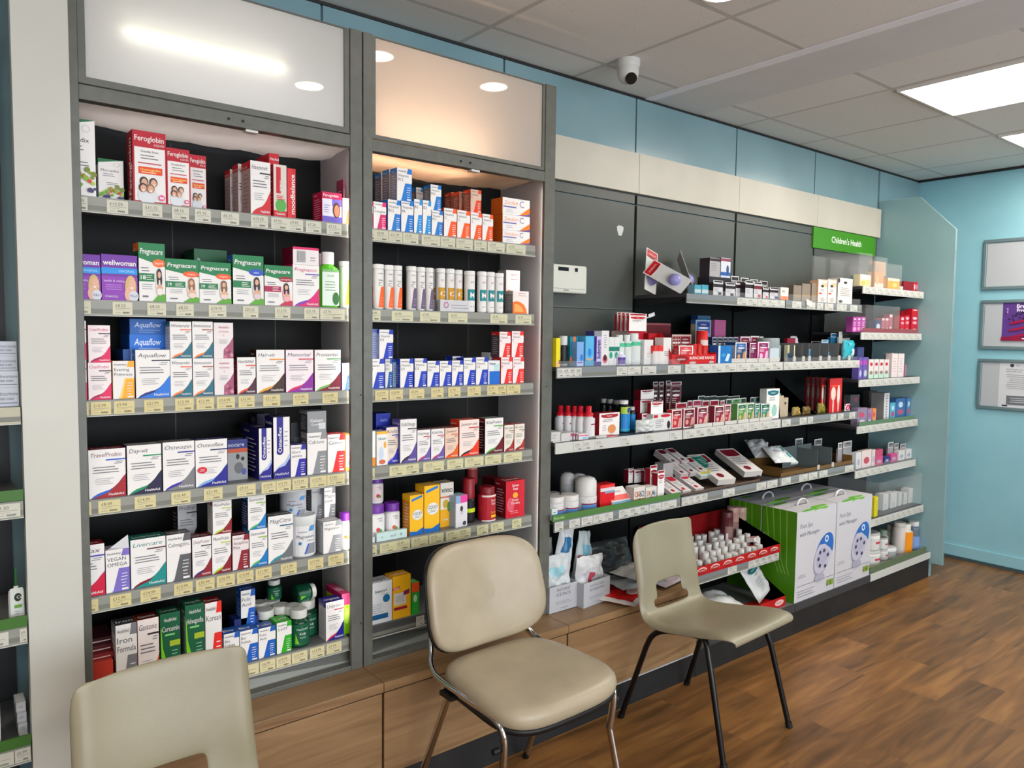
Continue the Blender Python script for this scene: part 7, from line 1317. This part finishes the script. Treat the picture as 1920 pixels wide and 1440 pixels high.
pouch('ice_pack_bag', 'P', (x1+.02, -.262, ZP+.05), .11, .28, .022, ['#c4cacf', (.3, .6, .75, .85, '#2c6a98')], 'white ice pack bag with a blue spot, tallest', rot=(R(3), R(8), 0), seed=6, crumple=.012, taper=.3)
pouch('ice_pack_bag', 'P', (x1-.005, -.225, ZP+.03), .11, .24, .02, ['#a4aaac'], 'grey white ice pack bag behind in the left carton', rot=(0, R(-8), 0), seed=14, crumple=.018)
pouch('ice_pack_bag', 'P', (x2-.005, -.30, ZP+.03), .165, .16, .045, ['#cccdd0', (.4, .35, .52, .6, '#c04a5c')], 'white bag with red spot in the right carton', rot=(0, R(4), R(6)), seed=12, crumple=.016)
pouch('ice_pack_bag', 'P', (x2-.01, -.262, ZP+.03), .14, .25, .03, ['#b8c4c8', (.3, .5, .8, .75, '#7ab0c8'), (.05, .4, .28, .6, '#c06a74')], 'white and pale blue bag behind in the right carton', rot=(R(-4), R(10), R(6)), seed=17, crumple=.012, taper=.5)
xq = x_at(1185, -.37, .45)
pouch('medical_pouch', 'P', (xq-.0, -.445, ZP+.014), .25, .19, .018, ['#c41c1c', (0, 0, 1, .12, '#d4ccc8'), (0, 0, .1, 1, '#d4ccc8')], 'red pouch with white border lying at the bench edge', rot=(R(-90), 0, R(22)), seed=2, crumple=.004, art=lambda A: (A.ell(.55, .3, .2, .14, '#e0c8c0'), A.lines(.42, .22, .68, .38, 3, '#c41c1c', .3)))
pouch('medical_pouch', 'P', (xq+.03, -.42, ZP+.05), .24, .16, .02, ['#8a9092'], 'grey silver pouch lying on the red one', rot=(R(-88), 0, R(-8)), seed=15, crumple=.010)
pouch('medical_pouch', 'P', (xq+.07, -.39, ZP+.084), .2, .13, .02, ['#a4a6a4', (.55, .3, .9, .6, '#c9b49c')], 'silver pouch with a tan patch on top of the grey one', rot=(R(-88), 0, R(12)), seed=19, crumple=.008)
pouch('medical_pouch', 'P', (xq+.05, -.20, ZP+.03), .28, .16, .04, ['#4a5054'], 'dark crumpled pouch behind the others', rot=(R(-25), 0, R(-6)), seed=23, crumple=.022)
pouch('medical_pouch', 'P', (xq+.27, -.40, ZP+.016), .22, .18, .018, ['#b8aab0', (.2, .3, .8, .7, '#3a343c')], 'white and dark pouch seen through the far chair back', rot=(R(-86), 0, R(10)), seed=27, crumple=.008)
# ---- far left unit goods
z = 1.335
def hyd(a, k): a.rect(0, 0, 1, 1, '#b8bcc8'); a.text('hydrocortisone', .35, .58, .2, '#3c3c4c', maxu=.62); a.text('acetate cream', .35, .34, .18, '#3c3c4c', maxu=.5); a.rect(.35, .16, .96, .2, '#5a5c70'); a.disc(.2, .45, .09, '#4a4a5a'); a.disc(.2, .45, .06, '#b8bcc8')
PR['hy'] = hyd
for i, pt in enumerate((727, 696, 668, 640)):
    r = b('L0', 'hy', -30, 38, pt, 'pale blue grey cream carton lying flat, '+['lowest of four', 'third from top', 'second from top', 'topmost of four'][i], y=-.31 if i < 2 else -.295, on=(None if i == 0 else z), d=.05, c='#a8acb8', sideprint=0); z = r.top
bottle('L2', 17, 56, 1068, 'white pump lotion bottle with a green and black label', body='#cfd2d0', cap='#1c5a2c', caph=.32, capr=.16, neck=.3, sh=.16, y=-.3, lab='#cdd2ce', flat=.6, lv=(.05, .66), name='pump_bottle', art=lambda a: (a.ell(.6, .72, .3, .13, '#3c6a1c'), a.ell(.6, .72, .27, .11, '#17201c'), a.text('Cet', .5, .68, .09, W_), a.rect(.3, .4, .9, .5, '#6a9a3c'), a.lines(.3, .12, .8, .34, 3, '#8a8c8a', .25)))
zz = None
for i in range(4):
    r = b('L3', 'bk', 36-i*2, 66, 1377-i*20, 'white carton lying in the stack, '+['lowest', 'second', 'third', 'topmost'][i], y=-.28+.012*i, on=zz, d=.06, bg=['#c4c6c8', '#b4b6ba', '#a4a6aa', '#7c7e84'][i] if False else '#c0c2c4', ln=[(.2, .3, .8, .7, 2, '#8a8c90', .3)], sideprint=0); zz = r.top
b('L3', 'bk', -30, 3, 1322, 'white carton cut by the picture edge', y=-.31, d=.06, bg='#c9cacc', sideprint=0)
# ================================================================== chairs
shell_m = noisy('beige_polypropylene', '#8a826c', '#928a73', 5, rough=.36, bump=.05, bscale=220, detail=3)
vinyl_m = noisy('cream_vinyl', '#9c8f79', '#ab9e87', 6, rough=.38, bump=.05, bscale=90, detail=5, lo=.3, hi=.7)
blk_tube = M('#0c0c0d', .3); chrome = M('#c9c9cb', .12, 1); blk_pl = M('#141415', .45)
def shell_mesh():
    prof = [(-.236, .436), (-.242, .449), (-.236, .461), (-.205, .470), (-.15, .463), (-.08, .448), (0, .432), (.07, .420), (.12, .417), (.155, .424), (.178, .442), (.190, .470), (.198, .500), (.206, .530), (.214, .575), (.224, .622), (.235, .67), (.245, .72), (.252, .748), (.259, .760), (.268, .756)]
    half = [.205, .212, .216, .222, .224, .222, .218, .214, .210, .206, .203, .201, .2, .199, .197, .197, .196, .194, .187, .168, .152]
    us = [-1, -.96, -.86, -.72, -.55, -.40, -.28, -.14, 0, .14, .28, .40, .55, .72, .86, .96, 1]
    n = len(us); vs = []; fs = []
    for j, ((y, z), hw) in enumerate(zip(prof, half)):
        back = max(0, min(1, (z-.425)/.11)) if y > .1 else 0; seat = 1-back
        for u in us:
            a = abs(u); x = u*hw
            dish = (a**2.2)*.016; flange = max(0, (a-.86)/.14)
            yy, zz = y, z
            if back < 1: fz = min(1, max(0, (y+.225)/.06)); zz += seat*(dish*fz-.002) - seat*flange*flange*.030*fz
            yy -= back*(a**2.4)*.036; yy += back*flange*flange*.034*(1-max(0, min(1, (z-.71)/.04))*.7)
            if y < -.2: x *= 1-.06*((-.2-y)/.04)
            vs.append((x, yy, zz))
    hole = set()
    for j in range(len(prof)-1):
        for i in range(n-1):
            um = (us[i]+us[i+1])/2; zm = (prof[j][1]+prof[j+1][1])/2
            if abs(um) < (.5 if j == 10 else .41) and j in (10, 11, 12): continue
            fs.append((j*n+i, j*n+i+1, (j+1)*n+i+1, (j+1)*n+i))
    return vs, fs
def poly_chair(x, y, rz, lab, sc=1):
    t = empty('plastic_chair', (x, y, 0), rz); tag(t, lab, 'chair', 'beige plastic shell chairs')
    m = MB(); vs, fs = shell_mesh(); m.add(vs, fs, shell_m, True); o = m.build('shell', t)
    s = o.modifiers.new('thickness', 'SOLIDIFY'); s.thickness = .006; s.offset = -1; u = o.modifiers.new('smooth', 'SUBSURF'); u.levels = 2; u.render_levels = 2
    for sx in (-1, 1):
        f = smooth_path([(sx*.175, 0, .412), (sx*.178, -.06, .422), (sx*.186, -.105, .420), (sx*.197, -.130, .36), (sx*.204, -.145, .32)], 5)+[Vector((sx*.225, -.222, .012))]
        m = MB(); m.tube(f, .0110, blk_tube, 12); l = m.build('leg', t); q = MB(); q.tube([(sx*.2245, -.2205, .02), (sx*.226, -.2255, 0)], .0135, blk_pl, 12); q.build('foot_cap', l)
        f = smooth_path([(sx*.175, .0005, .412), (sx*.178, .06, .401), (sx*.186, .105, .386), (sx*.195, .132, .36), (sx*.2, .15, .32)], 5)+[Vector((sx*.22, .250, .012))]
        m = MB(); m.tube(f, .0110, blk_tube, 12); l = m.build('leg', t); q = MB(); q.tube([(sx*.2195, .2475, .02), (sx*.2205, .2535, 0)], .0135, blk_pl, 12); q.build('foot_cap', l)
    m = MB()
    for yy, zz in ((-.07, .4255), (.06, .4045)): m.box(-.178, yy-.012, zz, .178, yy+.012, zz+.003, blk_tube)
    m.build('under_bracket', t)
    return t
def outline(w0, w1, d, e, n=56):
    """rounded outline; w0 half width at the front, w1 at the back"""
    pts = []
    for k in range(n):
        a = 2*math.pi*k/n; c, s = math.cos(a), math.sin(a)
        u = abs(c)**(2/e)*(1 if c >= 0 else -1); v = abs(s)**(2/e)*(1 if s >= 0 else -1)
        w = w0+(w1-w0)*(v+1)/2; pts.append((u*w, v*d))
    return pts
def pad(m, pts, rings, mat, f, close_last=True):
    """stack of scaled copies of an outline; rings: (scale, height)"""
    n = len(pts); vs = [f(x*s, y*s, h, math.hypot(x, y)) for s, h in rings for x, y in pts]; fs = []
    for j in range(len(rings)-1):
        for k in range(n): fs.append((j*n+k, j*n+(k+1) % n, (j+1)*n+(k+1) % n, (j+1)*n+k))
    m.add(vs, fs, mat, True)
    c = len(vs); m.add(vs[-n:]+[f(0, 0, rings[-1][1], 0)], [(k, (k+1) % n, n) for k in range(n)], mat, True)
    m.add([v for v in vs[:n]], [tuple(range(n))[::-1]], mat)
def padded_chair(x, y, rz, lab):
    t = empty('padded_chair', (x, y, 0), rz); tag(t, lab, 'chair')
    sp = outline(.24, .208, .215, 4.0); fs_ = lambda X, Y, Hh, r_: (X, Y-.02, .474+Hh+.010*max(0, -Y/.21)**2*(-1)+.004*(X/.2)**2)
    m = MB(); pad(m, sp, [(.97, -.028), (1.0, -.018), (1.012, -.004), (1.0, .012), (.965, .022), (.9, .028), (.75, .031), (.5, .031), (.2, .029)], vinyl_m, fs_); m.build('seat_pad', t)
    m = MB(); pad(m, sp, [(.9, -.046), (.985, -.042), (1.0, -.026), (.98, -.0255)], blk_pl, fs_); m.build('seat_base', t)
    bp = outline(.236, .222, .168, 3.6)
    tilt = R(-13)
    def fb(X, Y, Hh, r_):
        c = -.045*(X/.21)**2; p = Vector((X, -Hh+c, Y)); p.rotate(Matrix.Rotation(tilt, 3, 'X')); return (p.x, p.y+.245, p.z+.672)
    m = MB(); pad(m, bp, [(.96, -.006), (1.0, .0), (1.01, .014), (.995, .026), (.95, .034), (.85, .038), (.5, .038), (.2, .036)], vinyl_m, fb); m.build('back_pad', t)
    m = MB(); pad(m, bp, [(.8, -.026), (.95, -.022), (1.02, -.010), (1.025, .002), (1.01, .004)], blk_pl, fb); m.build('back_shell', t)
    for sx in (-1, 1):
        top = [(sx*.214, -.165, .30), (sx*.217, -.175, .38), (sx*.219, -.172, .425), (sx*.221, -.148, .452), (sx*.222, -.10, .462), (sx*.221, 0, .466), (sx*.219, .10, .466), (sx*.216, .165, .472), (sx*.206, .205, .492), (sx*.192, .226, .52), (sx*.180, .248, .57), (sx*.172, .272, .65)]
        m = MB(); m.tube(smooth_path(top, 5), .0085, chrome, 14, ry=.0125); m.build('side_rail', t)
        m = MB(); m.tube([(sx*.2138, -.1645, .305), (sx*.236, -.225, .015)], .0085, chrome, 14, ry=.0125); l = m.build('leg', t); q = MB(); q.tube([(sx*.2355, -.2235, .022), (sx*.2372, -.2282, 0)], .012, blk_pl, 12); q.build('foot_cap', l)
        m = MB(); m.tube([(sx*.222, .085, .44), (sx*.243, .262, .015)], .0085, chrome, 14, ry=.0125); l = m.build('leg', t); q = MB(); q.tube([(sx*.2428, .259, .022), (sx*.2437, .266, 0)], .012, blk_pl, 12); q.build('foot_cap', l)
        m = MB(); m.box(sx*.222-.013, .055, .436, sx*.222+.013, .115, .450, blk_pl); m.build('stacking_bumper', t); m = MB(); m.lathe([(.009, 0), (.009, .02)], blk_pl, 12, mx=Matrix.Translation((sx*.228, -.165, .385)) @ Matrix.Rotation(R(90)*sx, 4, 'Y')); m.build('side_knob', t)
        m = MB(); m.lathe([(.007, 0), (.007, .003), (.003, .005)], chrome, 12, mx=Matrix.Translation((sx*.221, -.11, .472))); m.build('bolt', t)
    m = MB()
    for yy in (-.12, .12): m.tube([(-.219, yy, .447), (.219, yy, .447)], .007, chrome, 10)
    m.build('cross_bar', t)
    return t
poly_chair(CH3[0], CH3[1], R(CH3[2]), 'beige plastic shell chair with black legs, furthest one by the open shelves')
poly_chair(CH1[0], CH1[1], R(CH1[2]), 'beige plastic shell chair cut off at the lower left corner')
padded_chair(CH2[0], CH2[1], R(CH2[2]), 'cream padded chair on chrome legs between the two plastic chairs')

# ------------------------------------------------------------------ room light, camera, view
def area(name, loc, size, power, rot=(0, 0, 0), col=(1, 1, 1)):
    l = bpy.data.lights.new(name, 'AREA'); l.shape = 'RECTANGLE'; l.size, l.size_y = size; l.energy = power; l.color = col
    o = bpy.data.objects.new(name, l); C.objects.link(o); o.location = loc; o.rotation_euler = rot
    return o
# fill light added behind the viewer to lift ceiling and shelves; no window there
area('added_fill_light', (1.6, YF+.05, 1.5), (5.5, 1.9), P_FILL, (R(90), 0, 0), (.86, .93, 1))
w = bpy.data.worlds.new('world'); SC.world = w; w.use_nodes = True; w.node_tree.nodes['Background'].inputs[0].default_value = (.5, .55, .6, 1); w.node_tree.nodes['Background'].inputs[1].default_value = .05
cam = bpy.data.cameras.new('camera'); co = bpy.data.objects.new('camera', cam); C.objects.link(co)
cam.sensor_width = 36; cam.sensor_fit = 'HORIZONTAL'; cam.lens = FPX/1920*36; cam.clip_start = .02
co.matrix_world = Matrix(((RT.x, UP.x, -FW.x, CAM.x), (RT.y, UP.y, -FW.y, CAM.y), (RT.z, UP.z, -FW.z, CAM.z), (0, 0, 0, 1)))
SC.camera = co
finish_labels()
SC.view_settings.view_transform = 'Standard'; SC.view_settings.look = 'None'; SC.view_settings.gamma = 1; SC.view_settings.exposure = EXPO; SC.view_settings.use_curve_mapping = False
SC.cycles.use_denoising = True; SC.cycles.max_bounces = 6; SC.cycles.diffuse_bounces = 3; SC.cycles.glossy_bounces = 3; SC.cycles.transmission_bounces = 4; SC.cycles.transparent_max_bounces = 12; SC.cycles.sample_clamp_indirect = 6; SC.cycles.caustics_reflective = False; SC.cycles.caustics_refractive = False
